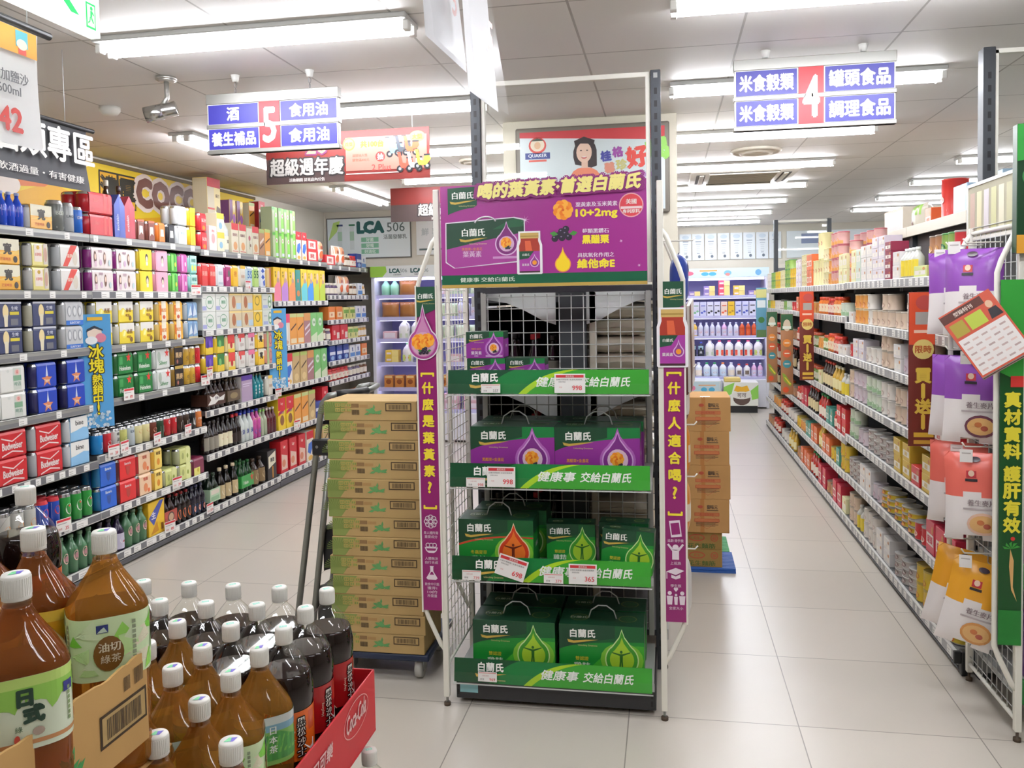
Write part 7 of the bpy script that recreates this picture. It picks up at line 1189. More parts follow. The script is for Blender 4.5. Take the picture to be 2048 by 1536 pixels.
g = G(); g.box(-.088, .088, -.004, .004, -.118, .118, M('#7a3a34', .45)); mp = plane_map((-.088, -.0045, -.118), (1, 0, 0), (0, 0, 1)); W, H = .176, .236; g.rect(0, 0, W, H, '#c8543c', mp); g.rect(.006, .006, W-.006, H*.58, '#ece6e2', mp, .0008); g.rect(.0, H*.86, W*.8, H*.98, '#5a3028', mp, .0008); g.text('型錄特刊', W*.42, H*.92, .015, '#e8d8cc', mp, .0012); g.rect(.01, H*.62, W*.32, H*.82, '#a8963a', mp, .001); g.rect(W*.36, H*.62, W*.68, H*.82, '#b9c84a', mp, .001); g.oval(W*.85, H*.82, .011, .013, '#e0b898', mp, .001); g.poly([(W*.74, H*.62), (W*.97, H*.62), (W*.93, H*.76), (W*.78, H*.76)], '#2f2a30', mp, .001)
for r in range(6):
    for c in range(5): g.rect(.014+c*.031, .016+r*.02, .034+c*.031, .022+r*.02, ['#d8b8b0', '#c0a8a4', '#e0c4bc', '#b8a09c'][(r*3+c) % 4], mp, .0012)
g.obj('cover', t)
for k in range(3): g = G(); g.box(-.086, .088, .005+k*.004, .007+k*.004, -.122-k*.003, .114, M(['#e6e0da', '#6a3a34', '#c8b8ae'][k], .6)); g.obj('page', t)
# ---------------------------------------------------------------- goods hanging on the side of the central rack
pouch('blue_bag', 'blue crinkled snack bag', .16, .07, .2, '#1f3a8a', [('p', [(.1, .3), (.9, .5), (.9, .62), (.1, .42)], '#cfd6e8'), ('o', .5, .75, .25, .1, '#4a6ac0')]); pouch('brown_bag', 'brown coffee bag', .14, .06, .2, '#6a3a2c', [('r', .1, .2, .9, .6, '#e6ded6')]); pouch('orange_bag', 'orange dried fruit bag', .14, .06, .22, '#d88a2c', [('r', .1, .3, .9, .6, '#efe2cc')]); pouch('grey_bag', 'white and grey snack bag', .15, .07, .26, '#d9d6d2', [('p', [(.1, .1), (.5, .5), (.9, .2), (.9, .1)], '#5a4a46')])
for key, y, z, rz, lab in (('blue_bag', 3.28, 1.50, PI/2, 'blue crinkled snack bag behind the top of the jar strip'), ('brown_bag', 3.33, 1.05, PI/2, 'brown coffee bag hanging beside the tan carton stack'), ('orange_bag', 3.3, .62, PI/2-.1, 'orange dried fruit bag hanging beside the tan carton stack'), ('orange_bag', 3.34, .84, PI/2+.1, 'orange dried fruit bag hanging higher beside the tan cartons'), ('grey_bag', 3.3, .3, PI/2+.1, 'white and grey snack bag hanging low on the central rack side')):
    o = put(key, (.083, y, z), rz, lab, 'bags hanging on the side of the central rack')
t = thing('brochure', 'brown edged brochure booklet hanging on the right side of central rack', 'brochure', (.088, 3.25, 1.36)); t.rotation_euler = (0, math.radians(-8), math.radians(84)); g = G(); g.box(-.1, .1, -.006, .004, -.16, .16, M('#d9d2cc', .5)); mp = plane_map((-.1, -.0065, -.16), (1, 0, 0), (0, 0, 1)); g.rect(0, .0, .06, .32, '#5a2a22', mp); g.rect(.07, .05, .19, .2, '#c9b8ae', mp, .001); g.obj('cover', t); g = G(); g.box(-.1, .1, .005, .012, -.17, .155, M('#5a2a22', .5)); g.obj('back_page', t)
t = thing('bag_hook_rail', 'white wire hooks carrying bags on the side of the central rack', 'hook', (-.02, 3.3, 0)); g = G()
for z in (1.75, 1.27, 1.05, .85, .57): g.tube([(0, 0, z), (.12, 0, z), (.13, 0, z+.012)], .003, CREAM, 6)
g.obj('hooks', t)
# ---------------------------------------------------------------- short shelving run behind the central rack
t = thing('shelf_unit', 'dark double sided shelving seen through the mesh of the central rack', 'shelving', (-.42, 4.17, 0))
g = G(); g.box(-.03, .03, -.56, .6, 0, 1.72, M('#2c2d30', .6)); g.obj('spine_panel', t)
g = G(); g.box(-.02, .09, -.62, -.56, 0, 1.72, M('#3b3f42', .5), .003); g.obj('upright', t)
g = G(); g.box(.1, .13, -.6, -.565, 0, 1.72, M('#c9c2ae', .5), .003); g.obj('side_batten', t)
for z in (.12, .45, .8, 1.15, 1.55):
    for s in (-1, 1):
        g = G(); g.box(min(s*.03, s*.4), max(s*.03, s*.4), -.55, .58, z-.025, z, M('#4a4a4c', .5)); g.box(min(s*.4, s*.415), max(s*.4, s*.415), -.55, .58, z-.04, z+.005, M('#c6c6c4', .4)); g.obj('shelf', t)
for z in (1.58, 1.18):
    for s in (-1, 1):
        o = [(s*.04, 0), (s*.04, -.15), (s*.09, -.135), (s*.17, -.09), (s*.25, -.055), (s*.34, -.04), (s*.34, 0)]
        if s > 0: o = [(x+.05, y) for x, y in o]
        g = G(); n = len(o); vs = [(x-.0, -.6, z+y) for x, y in o]+[(x, -.594, z+y) for x, y in o]; fs = [tuple(range(n)), tuple(range(2*n-1, n-1, -1))]+[(k, (k+1) % n, n+(k+1) % n, n+k) for k in range(n)]; g.add(vs, fs, M('#e6e9e6', .4)); g.obj('side_bracket', t)
pouch('rice', 'beige rice sack', .36, .075, .24, '#d9cfba', [('r', .1, .3, .5, .6, '#c8bfae'), ('t', '米', .3, .45, .3, '#8a7a64')], 'rice_sack')
def lay(key, x, y, z, label, grp, rz):
    o = put(key, (x, y, z), 0, label, grp); o.rotation_euler = (PI/2, 0, rz); return o
k = 0
for z0, n in ((1.15, 5), (.8, 4), (.45, 3)):
    for i in range(n):
        lay('rice', -.2, 3.88, z0+.002+i*.074, 'beige rice sack lying %s up in the %s pile behind the mesh' % (nth(i+1), {1.15: 'upper', .8: 'middle', .45: 'lower'}[z0]), 'rice sacks behind the central rack', rnd.uniform(-.05, .05))
g = G(); g.box(-.4, -.03, .575, .6, 0, 1.72, M('#26272a', .6)); g.box(-.41, -.4, -.5, .58, 0.1, 1.5, M('#26272a', .6)); g.obj('added_dark_panel', t)  # dark panels added to keep the left bay behind the mesh in shade
for z, nm in ((1.15, 'upper'), (.8, 'middle'), (.45, 'lower')):
    for r in range(2):
        for i in range(4): put(('darkplain', 'darkwine', 'darkred', 'darkplain')[i], (-.745+i*.085, 3.66+r*.1, z+.001), 0, 'dark sauce bottle, %s in %s row on the %s shelf behind the rack mesh' % (nth(i+1), ('front', 'back')[r], nm), 'dark bottles behind the central rack')
# ---------------------------------------------------------------- carton stack on a trolley
CB = cardboard('#b39662'); CB2 = cardboard('#c7975c')
BAR = M('#5a4a38', .6); LEAF = M('#5f9a5a', .6); OLIVE = M('#82904a', .6)
def barcode(g, a, b, w, h, mp, fr=True, d=.0008):
    if fr: g.rect(a-.004, b-.004, a+w+.004, b+h+.004, M('#3d2c18', .6), mp, d); g.rect(a, b, a+w, b+h, CB, mp, d+.0003)
    r = random.Random(5); x = a+w*.1
    while x < a+w*.9: q = r.uniform(.0012, .004)*w/.08*.5; g.rect(x, b+h*.12, x+q, b+h*.88, M('#4a3a26', .6), mp, d+.0006); x += q+r.uniform(.001, .003)*w/.08*.5
def leaf_tuft(g, a, b, r, m_, mp, n=9, d=.0008, seed=1):
    q = random.Random(seed)
    for k in range(n):
        an = q.uniform(-.3, PI+.3); l = r*q.uniform(.6, 1.1); x = a+q.uniform(-.4, .4)*r; y = b+q.uniform(-.5, .2)*r; c, s = math.cos(an), math.sin(an); w_ = l*.18
        g.poly([(x, y), (x+c*l*.5-s*w_, y+s*l*.5+c*w_), (x+c*l, y+s*l), (x+c*l*.5+s*w_, y+s*l*.5-c*w_)], m_, mp, d+k*.00004)
W, H, D = .391, .0785, .26
g = G(); g.box(-W/2, W/2, 0, D, 0, H, CB, .002); mp = plane_map((-W/2, 0, 0), (1, 0, 0), (0, 0, 1))
g.poly([(.002, .002), (.055, .002), (.075, .03), (.105, .076), (.002, .076)], OLIVE, mp, .0004)
for k in range(16):
    an = PI*k/15; g.poly([(.03, .03), (.03+.06*math.cos(an)*.9, .03+.044*math.sin(an)), (.03+.06*math.cos(an+.07)*.9, .03+.044*math.sin(an+.07))], M('#6a7c36', .6), mp, .0007+.00002*k)
for i in range(2):
    for j in range(3): g.rect(.05+j*.024, .035+i*.019, .07+j*.024, .05+i*.019, M('#b29a50', .6), mp, .0012); g.rect(.053+j*.024, .038+i*.019, .067+j*.024, .047+i*.019, OLIVE, mp, .0015); g.rect(.0585+j*.024, .036+i*.019, .0615+j*.024, .049+i*.019, M('#b29a50', .6), mp, .0017)
g.rect(.112, .052, .15, .067, M('#8a6a42', .6), mp); g.rect(.152, .052, .188, .064, M('#a8834e', .6), mp); barcode(g, .116, .02, .04, .026, mp, False); leaf_tuft(g, .21, .04, .03, LEAF, mp, 14); barcode(g, .266, .042, .1, .025, mp)
mq = plane_map((W/2, 0, 0), (0, 1, 0), (0, 0, 1)); g.rect(.12, .0, .14, H, M('#a88350', .6), mq, .0005); mq = plane_map((-W/2, 0, H), (1, 0, 0), (0, 1, 0)); g.rect(0, D*.49, W, D*.51, M('#a07c48', .6), mq, .0004)
proto('tea_carton', 'carton', 'carton', 'olive and brown tea carton', W, D, H, g); z = .113
for i in range(13): put('tea_carton', (-1.167+rnd.uniform(-.012, .012), 3.25+rnd.uniform(-.004, .004), z), 0, 'olive and brown tea carton on the trolley, %s from the bottom of its stack' % nth(i+1), 'tea cartons on the trolley'); z += .0792
t = thing('trolley', 'flat dark blue platform trolley under the tall stack of tea cartons', 'trolley', (-1.167, 3.42, 0)); g = G(); g.rbox(-.23, .21, -.17, .24, .082, .111, M('#1f2a44', .5), .008); g.obj('platform', t)
for x in (-.14, .16):
    for y in (-.1, .17): g = G(); b = G(); b.lathe([(.012, -.014), (.04, -.014), (.041, 0), (.04, .014), (.012, .014)], 20, M('#b8b6b0', .5)); g.merge(b, Matrix.Translation((x, y-.02, .041)) @ Matrix.Rotation(PI/2, 4, 'Y')); w_ = g.obj('wheel', t); q = G(); q.box(x-.02, x-.016, y-.035, y+.01, .03, .082, STEEL); q.box(x+.016, x+.02, y-.035, y+.01, .03, .082, STEEL); q.box(x-.016, x+.016, y-.03, y+.005, .076, .082, STEEL); q.obj('fork', w_)
# ---------------------------------------------------------------- folding step ladder
t = thing('step_ladder', 'grey tube folding step ladder with black grip behind the carton stack', 'ladder', (-1.5, 3.7, 0)); TUB = M('#8c8f8a', .35, .6)
for y in (-.08, .32):
    g = G(); g.tube([(-.20, y, 0), (-.045, y, 1.04), (-.035, y, 1.085), (-.005, y, 1.12), (.05, y, 1.128)], .0145, TUB, 10); g.lathe([(.019, 0), (.019, .03)], 10, BLACK, (-.20, y)); g.obj('rear_leg', t)
    g = G(); g.tube([(-.12, y, 0), (.0, y, .9)], .0145, TUB, 10); g.lathe([(.019, 0), (.019, .03)], 10, BLACK, (-.12, y)); g.obj('front_leg', t); g = G(); g.box(-.085, .015, y-.02, y+.02, .85, .925, BLACK, .006)
    for x in (-.06, -.01): g.oval(x, .89, .007, .007, STEEL, plane_map((0, y-.0205, 0), (1, 0, 0), (0, 0, 1)), .0006, 10)
    g.obj('hinge', t)
g = G(); g.tube([(.05, -.08, 1.128), (.1, -.05, 1.13), (.13, .1, 1.13), (.1, .28, 1.13), (.05, .32, 1.128)], .0135, TUB, 10); g.obj('hand_rail', t); g = G(); g.tube([(.035, -.084, 1.127), (.1, -.052, 1.13), (.128, .05, 1.13)], .019, BLACK, 10); g.obj('rubber_grip', t)
for k, (z, x) in enumerate(((.74, -.02), (.45, -.06), (.17, -.095))):
    g = G(); g.add([(x, -.06, z-.14), (x+.14, -.06, z-.09), (x+.14, .3, z-.09), (x, .3, z-.14), (x, -.06, z+.05), (x+.14, -.06, z+.105), (x+.14, .3, z+.105), (x, .3, z+.05)], [(0, 1, 5, 4), (1, 2, 6, 5), (2, 3, 7, 6), (3, 0, 4, 7), (4, 5, 6, 7), (3, 2, 1, 0)], M('#15161b', .6)); g.tube([(x, -.062, z+.055), (x+.15, -.062, z+.112)], .011, TUB, 8); g.obj('tread', t)
# ---------------------------------------------------------------- brown cartons in aisle four
W, H, D = .27, .1885, .3; INK = M('#4a3a30', .6); RINK = M('#c0563a', .6)
g = G(); g.box(-W/2, W/2, 0, D, 0, H, CB2, .002); mp = plane_map((-W/2, 0, 0), (1, 0, 0), (0, 0, 1)); g.rect(W*.42, 0, W*.5, H, M('#bf8040', .6), mp, .0004); g.oval(W*.42, H*.77, .014, .009, RINK, mp, .0008); g.text('御味元', W*.66, H*.77, .024, INK, mp, w=.058); g.rect(W*.55, H*.66, W*.78, H*.68, INK, mp)
for a, b, c in ((.54, .6, .5), (.36, .5, .42)): g.rect(W*.3, H*(a-.04), W*.8, H*(a+.06), RINK, mp, .0007); g.rect(W*.31, H*(a-.03), W*.79, H*(a+.05), M('#cf7a48', .6), mp, .001)
g.text('蘿蔔糕專用粉', W*.55, H*.55, .012, RINK, mp, .0014); g.ring(W*.55, H*.36, W*.26, H*.25, .002, RINK, mp, .0006, 4)
for r in range(4): g.rect(W*.33, H*(.2+r*.035), W*(.72+.06*(r % 2)), H*(.212+r*.035), INK, mp)
mq = plane_map((-W/2, 0, H), (1, 0, 0), (0, 1, 0)); g.rect(W*.42, 0, W*.56, D*.16, FILM, mq, .0006); g.rect(0, D*.49, W, D*.51, M('#b07a3c', .6), mq, .0004); g.rect(W*.4, .02, W*.6, .05, WHITE, mq, .0006); proto('flour_carton', 'carton', 'carton', 'tan flour carton with red print', W, D, H, g)
W, H, D = .25, .097, .28; g = G(); g.box(-W/2, W/2, 0, D, 0, H, cardboard('#a58347'), .002); mp = plane_map((-W/2, 0, 0), (1, 0, 0), (0, 0, 1)); g.ring(W*.45, H*.68, .044, .02, .006, RINK, mp); g.text('花生', W*.45, H*.68, .016, RINK, mp); g.ring(W*.83, H*.68, .02, .02, .004, RINK, mp); g.text('福', W*.83, H*.68, .02, RINK, mp); g.text('花生麵筋', W*.55, H*.22, .028, M('#4f6a2e', .6), mp, w=.15); proto('peanut_carton', 'carton', 'carton', 'brown peanut carton', W, D, H, g)
t = thing('floor_mat', 'blue plastic slatted floor mat under the brown cartons', 'mat', (.23, 4.95, 0)); g = G(); g.box(-.17, .135, -.16, .16, 0, .012, M('#2a5aa8', .5))
for k in range(12): g.box(-.17, .135, -.155+k*.027, -.14+k*.027, .012, .028, M('#2f62b4', .5), .002)
g.obj('slats', t)
t = thing('floor_mat', 'green plastic slatted floor mat behind the blue one', 'mat', (.23, 5.28, 0)); g = G(); g.box(-.17, .125, -.16, .16, 0, .012, M('#3f9a5a', .5))
for k in range(12): g.box(-.17, .125, -.155+k*.027, -.14+k*.027, .012, .028, M('#46a464', .5), .002)
g.obj('slats', t)
for i in range(2): put('peanut_carton', (.167, 4.8, .029+i*.098), 0, 'brown peanut carton, %s of the two on the blue floor mat' % ('lower', 'upper')[i], 'peanut cartons on the mat')
for i in range(4): put('flour_carton', (.2+(-.004, .003, -.002, .006)[i], 4.785, .226+i*.189), 0, 'tan flour carton with red print, %s from the bottom on the peanut cartons' % nth(i+1), 'flour cartons on the peanut cartons')
# ---------------------------------------------------------------- two litre drink bottles in the foreground
def big_bottle(key, desc, kind, labf):
    """Bottle standing on z = 0: shell, liquid, label and cap are parts; its label faces -y."""
    P = []; r = .052
    if kind == 'cola':
        prof = [(.03, .004), (.046, 0), (.0515, .012), (.0525, .03), (.0525, .075), (.0505, .085), (.0505, .185), (.0525, .195), (.0527, .206), (.0522, .222), (.0482, .243), (.0402, .261), (.029, .277), (.0185, .289), (.0145, .294), (.0140, .3)]
        sq = None; zl = .248; z0, z1 = .09, .182; rl = .0512; liq = COLA
    else:
        prof = [(.03, .003), (.045, 0), (.05, .01), (.051, .03), (.0495, .036), (.051, .042), (.0495, .06), (.051, .066), (.051, .1), (.0495, .106), (.051, .112), (.0515, .226), (.048, .234), (.036, .252), (.024, .271), (.016, .287), (.0145, .3)]
        sq = lambda z: 3.4 if z < .228 else max(2, 3.4-1.4*(z-.228)/.045); zl = .291; z0, z1 = (.137, .222); rl = .0522; liq = TEA if kind == 'tea' else TEA2
    ra = next(prof[i][0]+(prof[i+1][0]-prof[i][0])*(zl-prof[i][1])/(prof[i+1][1]-prof[i][1]) for i in range(len(prof)-1) if prof[i][1] <= zl < prof[i+1][1])
    g = G(); g.lathe([(ra, zl, PET)]+[(a, b, PET) for a, b in prof if b > zl], 32, PET, sq=sq, phase=PI/32)
    for k in range(2): g.f.pop(); g.fm.pop(); g.sm.pop()
    P.append(('shell', g))
    g = G(); g.lathe([(a, b) for a, b in prof if b < zl]+[(ra, zl)], 32, liq, sq=sq, phase=PI/32); P.append(('liquid', g))
    g = G(); g.lathe([(.0148, .2955), (.0165, .296), (.0165, .2985), (.0148, .299)], 24, PET); P.append(('neck_ring', g))
    c = G(); wm = M('#eeece4', .4); c.lathe([(.0158, .298), (.0162, .299), (.0160, .326), (.0145, .3285), (.0001, .3286)], 28, wm)
    for k in range(36): a = 2*PI*k/36; c.box(.0161*math.cos(a)-.0004, .0161*math.cos(a)+.0004, .0161*math.sin(a)-.0004, .0161*math.sin(a)+.0004, .303, .324, wm)
    mp = plane_map((0, 0, .3287), (1, 0, 0), (0, 1, 0))
    if kind == 'cola': g = c; g.rect(-.008, -.004, .006, .005, '#8fd8c4', mp, .0002); g.text('HS', 0, 0, .005, '#e8f4f0', mp, .0004)
    else: c.poly([(-.009, -.005), (.004, -.006), (.009, .005), (-.003, .006)], '#5a4ab8', mp, .0002); c.poly([(-.009, -.005), (0, -.0055), (.001, .0055), (-.003, .006)], '#6ac88a', mp, .0004)
    P.append(('cap', c))
    # wrapped label
    def lm(a, b, d=0.):
        an = a/rl; e = sq(b) if sq else 2; s_, c_ = math.sin(an), math.cos(an); R_ = rl if e == 2 else rl/((abs(c_)**e+abs(s_)**e)**(1/e)); R_ += d
        return Vector((R_*s_, -R_*c_, b))
    g = G(); C_ = 2*PI*rl; n = 64; vs = []
    for j in range(7):
        for i in range(n): vs.append(lm(C_*i/n, z0+(z1-z0)*j/6, 0))
    base, f = labf(); g.add(vs, [(j*n+i, j*n+(i+1) % n, (j+1)*n+(i+1) % n, (j+1)*n+i) for j in range(6) for i in range(n)], M(base, .25), True)
    def patch(a0, b0, a1, b1, col, d=.0004): 
        m_ = max(2, int(abs(a1-a0)/.005)); q = []
        for i in range(m_+1): a = a0+(a1-a0)*i/m_; q += [lm(a, b0, d), lm(a, b1, d)]
        g.add(q, [(2*i, 2*i+2, 2*i+3, 2*i+1) for i in range(m_)], M(col, .25))
    f(g, lm, patch, z0, z1, C_); P.append(('label', g)); proto(key, 'drink_bottle', 'bottle', desc, 2*r, 2*r, .329, None, P)
def cola_label(c1, c2):
    def f(g, lm, patch, z0, z1, C_):
        for s in (0, C_/2):
            q1 = [];
            for i in range(9): t = i/8; q1 += [lm(s-.02-.03*math.sin(t*2.2), z0+(z1-z0)*t, .0005), lm(s-.008-.028*math.sin(t*2.4), z0+(z1-z0)*t, .0005)]
            g.add(q1, [(2*i, 2*i+1, 2*i+3, 2*i+2) for i in range(8)], M('#f0dfb0', .25))
            q2 = []
            for i in range(9): t = i/8; q2 += [lm(s-.012-.03*math.sin(t*2.3), z0+(z1-z0)*t, .0007), lm(s-.010-.03*math.sin(t*2.3), z0+(z1-z0)*t, .0007)]
            g.add(q2, [(2*i, 2*i+1, 2*i+3, 2*i+2) for i in range(8)], M('#2a1a14', .25))
            for i in range(6): t0, t1 = i/6, (i+1)/6; g.add([lm(s+.03+.03*(1-t0), z0+.03*t0, .0005), lm(s+.06, z0+.03*t0, .0005), lm(s+.06, z0+.03*t1, .0005), lm(s+.03+.03*(1-t1), z0+.03*t1, .0005)], [(0, 1, 2, 3)], M('#f0ece4', .25))
            patch(s+.045, z0+.05, s+.062, z1-.006, c2)
            for k, ch in enumerate('黑松沙士'): 
                for q, col, dd in ((.12, '#2a1614', .0009), (.02, '#f4eee4', .0014)): g.text(ch, s+.028, z1-.02-k*.0185, .0165, M(col, .25), lm, dd, bold=q)
            g.text('HeySong', s+.012, z0+.045, .007, M('#f4e6cc', .25), lm, .0012, rot=PI/2)
    return lambda: (c1, f)
def green_label(kind):
    def f(g, lm, patch, z0, z1, C_):
        q = random.Random(3 if kind == 'cut' else 8)
        if kind == 'cut':
            for k in range(46):
                a = q.uniform(0, C_); b = q.uniform(z0+.012, z1-.012); s = q.uniform(.01, .02); an = q.uniform(0, 6); fan(g, lm, a, b, s, s*.9, ['#9ad85f', '#c6e8a0', '#7fcf45', '#e9e4c6', '#dcecc4'][k % 5], .0004+k*.00001, 12, 3, q.choice((3, 4, 3)), an)
            for s in (0, C_/4, C_/2, C_*3/4):
                fan(g, lm, s-.004, z0+.036, .018, .024, '#7d5426', .0012); g.text('油切', s-.003, z0+.045, .0125, M('#e9dcc0', .25), lm, .0016); g.text('綠茶', s-.002, z0+.029, .0115, M('#e9dcc0', .25), lm, .0016)
                patch(s-.018, z1-.02, s-.004, z1-.009, '#2f3a7a', .0012); g.add([lm(s-.017, z1-.019, .0016), lm(s-.005, z1-.019, .0016), lm(s-.009, z1-.012, .0016), lm(s-.012, z1-.014, .0016)], [(0, 1, 2, 3)], M('#cfe0d0', .25))
                for k in range(8): patch(s+.024, z0+.022+k*.007, s+.028, z0+.027+k*.007, '#8f9a7c', .0012)
                fan(g, lm, s+.021, z0+.012, .008, .0045, '#d23a34', .0012, 14, 2)
        else:
            for i in range(64): a0, a1 = C_*i/64, C_*(i+1)/64; b = z0+(z1-z0)*(.62+.08*math.sin(i*.9)+.05*math.sin(i*2.1)); b2 = z0+(z1-z0)*(.62+.08*math.sin((i+1)*.9)+.05*math.sin((i+1)*2.1)); g.add([lm(a0, b, .0004), lm(a1, b2, .0004), lm(a1, z1-.012, .0004), lm(a0, z1-.012, .0004)], [(0, 1, 2, 3)], M('#9ad05a', .25))
            patch(0, z1-.012, C_, z1, '#c4e27a', .0004); patch(0, z0+.006, C_, z0+.011, '#c48a5a', .0004)
            for s in (0, C_/4, C_/2, C_*3/4):
                g.text('日', s, z1-.024, .018, M('#2f4a3a', .25), lm, .0012, bold=.06); g.text('式', s+.008, z1-.044, .019, M('#2f4a3a', .25), lm, .0012, bold=.06)
                patch(s-.045, z1-.03, s-.032, z1-.018, '#3a3a86', .0012); g.text('綠', s-.007, z0+.026, .007, M('#4a6a4a', .25), lm, .0012); fan(g, lm, s-.009, z0+.014, .003, .006, '#d8584a', .0012, 10, 2); fan(g, lm, s+.012, z0+.02, .006, .005, '#b8a494', .0012, 12, 2)
                for k in range(7): patch(s-.04, z0+.02+k*.006, s-.0365, z0+.0245+k*.006, '#8aa06a', .0012)
    return lambda: ('#d8ecbc' if kind == 'cut' else '#e3ecd2', f)
def hill_label():
    def f(g, lm, patch, z0, z1, C_):
        patch(0, z1-.026, C_, z1, '#7fa8bc', .0003); patch(0, z1-.014, C_, z1-.0, '#c9cfcc', .0005)
        for i in range(64): a0, a1 = C_*i/64, C_*(i+1)/64; b = z0+(z1-z0)*(.6+.08*math.sin(i*.5)); b2 = z0+(z1-z0)*(.6+.08*math.sin((i+1)*.5)); g.add([lm(a0, z0+.008, .0004), lm(a1, z0+.008, .0004), lm(a1, b2, .0004), lm(a0, b, .0004)], [(0, 1, 2, 3)], M('#3f8a3c' if i % 3 else '#4a9a44', .25))
        for i in range(40): a = C_*i/40; g.add([lm(a, z0+.02, .0006), lm(a+.004, z0+.02, .0006), lm(a+.011, z0+.05, .0006), lm(a+.009, z0+.05, .0006)], [(0, 1, 2, 3)], M('#6ab04a', .25))
        for s in (0, C_/4, C_/2, C_*3/4):
            for k, ch in enumerate('日本茶'): g.text(ch, s+.008, z1-.024-k*.0165, .013, M('#eef2ea', .25), lm, .0012)
            patch(s-.012, z1-.055, s-.006, z1-.025, '#c8402e', .001)
    return lambda: ('#7fb45a', f)
def yellow_label():
    def f(g, lm, patch, z0, z1, C_):
        patch(0, z1-.015, C_, z1, '#f0c44a', .0004)
        for s in (0, C_/2): fan(g, lm, s, z0+.042, .022, .026, '#c87a1e', .001); g.text('茶', s, z0+.042, .022, M('#f4e6c4', .25), lm, .0014)
    return lambda: ('#e3a020', f)
big_bottle('cola_red', 'dark soda bottle with red label', 'cola', cola_label('#a8181c', '#c83a2a')); big_bottle('cola_orange', 'dark soda bottle with orange label', 'cola', cola_label('#e0641c', '#c8502a'))
big_bottle('tea_cut', 'green tea bottle with brown oval label', 'tea', green_label('cut')); big_bottle('tea_jp', 'tea bottle with pale green brush lettering label', 'tea2', green_label('jp')); big_bottle('tea_hill', 'tea bottle with green hill label', 'tea', hill_label()); big_bottle('tea_yellow', 'tea bottle with golden yellow label', 'tea2', yellow_label())
def put_b(key, x, y, z, rz, label, grp):
    p = PR[key]
    if p['o'] is None:
        o = bpy.data.objects.new(p['name'], None); C.objects.link(o); o.empty_display_size = .05; p['o'] = o
        for nm, q in p['parts']: q.obj(nm, o)
    else: o = dup(p['o'], (0, 0, 0))
    o.location = (x, y, z); o.rotation_euler = (0, 0, rz); return tag(o, label, 'bottle', grp)
ZT = .603; XC = [-.608, -.718, -.826, -.934, -1.042, -1.15]; YR = [1.688, 1.582, 1.475, 1.376, 1.283, 1.183, 1.075, .97, .86]
gb = 'drink bottles in the red tray stack'
cn = {1: 'first', 2: 'second', 3: 'third', 4: 'fourth', 5: 'fifth'}
fro = {0: 'back', 1: 'second', 2: 'third', 3: 'fourth', 4: 'fifth', 5: 'sixth', 6: 'seventh', 7: 'eighth', 8: 'ninth'}
lay_ = {(0, 1): 'cola_red', (0, 2): 'cola_red', (0, 3): 'cola_red', (0, 4): 'cola_red', (1, 1): 'cola_red', (1, 2): 'cola_red', (1, 3): 'cola_red', (1, 4): 'cola_red', (2, 1): 'cola_orange', (2, 2): 'cola_orange', (2, 3): 'tea_hill', (3, 1): 'tea_hill', (3, 2): 'tea_hill', (3, 3): 'tea_cut',
    (4, 1): 'tea_cut', (4, 2): 'tea_hill', (5, 1): 'tea_hill', (5, 2): 'tea_cut', (6, 0): 'tea_jp', (6, 1): 'tea_hill', (0, 5): 'cola_red', (1, 5): 'cola_red', (2, 4): 'cola_red'}
for (r, c), key in lay_.items():
    put_b(key, XC[c]+rnd.uniform(-.003, .003), YR[r]+rnd.uniform(-.003, .003), ZT, math.radians(38 if 'cola' in key else 30)+rnd.uniform(-.25, .25), '%s, %s from right, %s row of red tray' % (PR[key]['desc'], cn.get(c, 'outermost') if c else 'outermost', fro[r]), gb)
# red tray, the carton under it and the lower layer of bottles
RT = M('#c8242e', .5)
def open_tray(label, name, x0, x1, y0, y1, z, hw, m_, deco=None):
    t = thing(name, label, 'tray', ((x0+x1)/2, (y0+y1)/2, z)); a = (x1-x0)/2; b = (y1-y0)/2; g = G(); g.box(-a, a, -b, b, -.004, 0, m_); g.obj('base', t)
    for s in (-1, 1):
        g = G(); g.box(min(s*a, s*(a-.004)), max(s*a, s*(a-.004)), -b, b, 0, hw, m_, .001)
        if s > 0 and deco: deco(g, plane_map((a+.0005, -b, 0), (0, 1, 0), (0, 0, 1)))
        g.obj('side_wall', t)
    for s in (-1, 1): g = G(); g.box(-a+.004, a-.004, min(s*b, s*(b-.004)), max(s*b, s*(b-.004)), 0, hw*(1 if s > 0 else .6), m_, .001); g.obj('end_wall', t)
def script(g, mp):
    for a, sc_ in ((.31, 1), (.12, .95)):
        if a > .2: g.ring(a, .085, .07, .036, .0022, M('#e8a8a4', .5), mp, .001, 28); g.text('Coca-Cola', a, .088, .036*sc_, M('#efc4c0', .5), mp, .001, w=.11, shear=.35)
        else: g.text('可口可樂', a, .085, .03, M('#efc4c0', .5), mp, .001, shear=.2)
open_tray('red cardboard drink tray with white script lettering around the dark soda bottles', 'drink_tray', -1.21, -.64, 1.325, 1.752, .6, .133, RT, script)
open_tray('low brown cardboard tray around the front tea bottles beside the red tray', 'drink_tray', -1.21, -.545, .80, 1.32, .6, .05, cardboard('#b0865a'))
for i, (x, y) in enumerate(((-.65, 1.66), (-.65, 1.545), (-.65, 1.43), (-.65, 1.315), (-.76, 1.66), (-.65, 1.2))): put_b('cola_red', x+.02, y+.02, .263, .6, 'dark soda bottle under the red tray, %s from the back' % nth(i+1) if i != 4 else 'dark soda bottle under the red tray, inner one', 'soda bottles below the tray')
q = thing('pallet_box', 'brown cardboard layer carrying the lower soda bottles', 'box', (-.93, 1.3, 0)); g = G(); g.box(-.36, .36, -.5, .46, .0, .26, CB, .004); g.obj('carton', q)
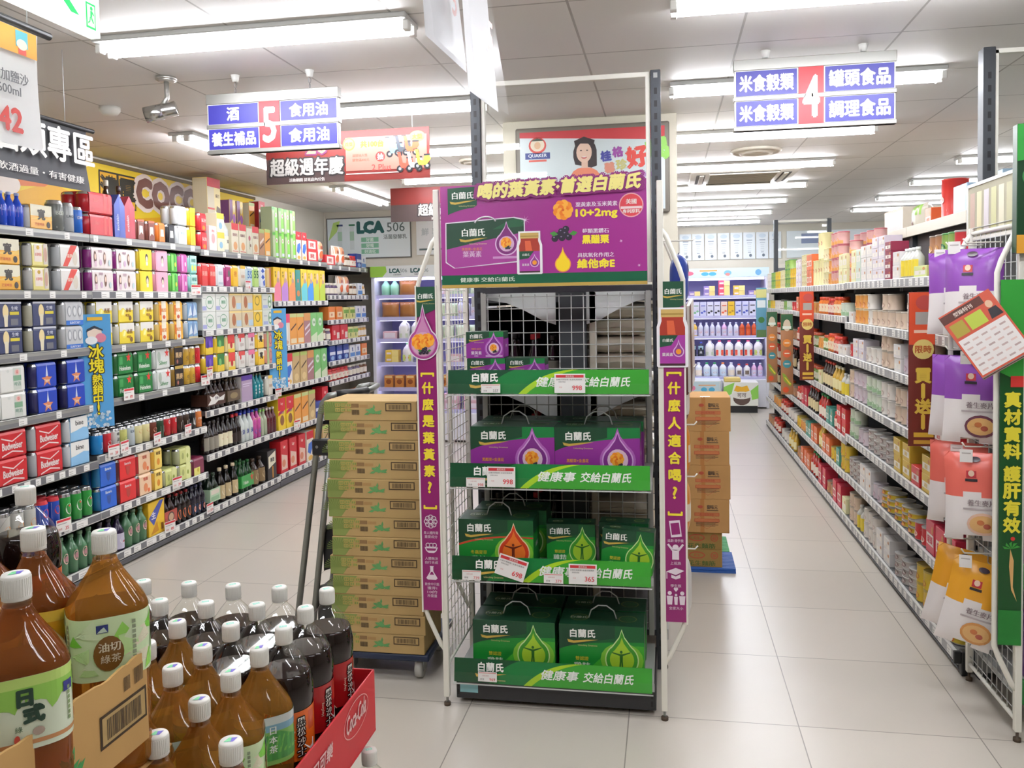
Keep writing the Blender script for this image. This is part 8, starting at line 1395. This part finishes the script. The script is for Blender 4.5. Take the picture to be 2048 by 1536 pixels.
q = thing('pallet_box', 'brown carton block in the middle of the drink display, under the tray', 'box', (-.93, 1.3, .262)); g = G(); g.box(-.3, .08, -.5, .3, 0, .33, CB, .004); g.obj('carton', q)
q = thing('pallet_box', 'brown carton under the torn upper carton of tea bottles', 'box', (-.93, .9, 0)); g = G(); g.box(-.36, .27, -.36, -.105, 0, .595, CB, .004); g.obj('carton', q)
# upper carton and its bottles, nearest to the camera at the left
ZU = .899; gu = 'tea bottles in the torn upper carton'
for key, x, y, rz, lab in (('cola_orange', -1.107, 1.30, .7, 'two litre dark soda bottle with orange label, back left of torn carton'), ('tea_yellow', -.888, 1.054, .5, 'two litre tea bottle with golden yellow label behind the front tea bottles'), ('tea_cut', -.776, 1.054, .72, 'two litre green tea bottle with brown oval label by the torn carton corner'), ('tea_jp', -.758, .869, .78, 'two litre tea bottle with brush lettering label, nearest of all bottles'), ('tea_cut', -.877, .935, .6, 'two litre green tea bottle half hidden behind the nearest tea bottle'), ('cola_red', -1.118, 1.177, .6, 'two litre dark soda bottle at the left edge behind torn carton'), ('tea_yellow', -1.002, 1.075, .6, 'two litre yellow label tea bottle second behind the front tea bottles')): put_b(key, x, y, ZU+.001, rz, lab, gu)
t = thing('torn_carton', 'torn open brown carton with barcode around the front tea bottles', 'carton', (-.717, 1.052, .898))
T0 = [(-.4, .154), (-.3, .157), (-.22, .156), (-.14, .16), (-.08, .158), (-.04, .162), (0, .166)]; rr = random.Random(4); pts = []
for i in range(len(T0)-1):
    for k in range(5): s = k/5; pts.append((T0[i][0]+(T0[i+1][0]-T0[i][0])*s, T0[i][1]+(T0[i+1][1]-T0[i][1])*s+rr.uniform(-.0016, .0016)))
pts.append(T0[-1]); n = len(pts)
g = G(); zb = .04; vs = [(0, y, zb) for y, z in pts]+[(0, y, z) for y, z in pts]+[(-.004, y, zb) for y, z in pts]+[(-.004, y, z) for y, z in pts]; fs = []
for i in range(n-1): fs += [(i, i+1, n+i+1, n+i), (3*n+i, 3*n+i+1, 2*n+i+1, 2*n+i), (n+i, n+i+1, 3*n+i+1, 3*n+i)]
g.add(vs, fs, cardboard('#c0975c')); mp = plane_map((0, -.36, 0), (0, 1, 0), (0, 0, 1)); barcode(g, .262, .078, .09, .036, mp); barcode(g, .306, .126, .017, .025, mp, False); barcode(g, .328, .126, .024, .029, mp, False); leaf_tuft(g, .2, .075, .03, M('#4a9a54', .6), mp, 12, .0008, 3); g.text('8瓶', .1, .09, .03, M('#7a8a3a', .6), mp); g.obj('side_wall', t)
g = G(); g.box(-.46, -.005, -.3, .06, -.003, .0, cardboard('#b58d54')); g.obj('base', t)
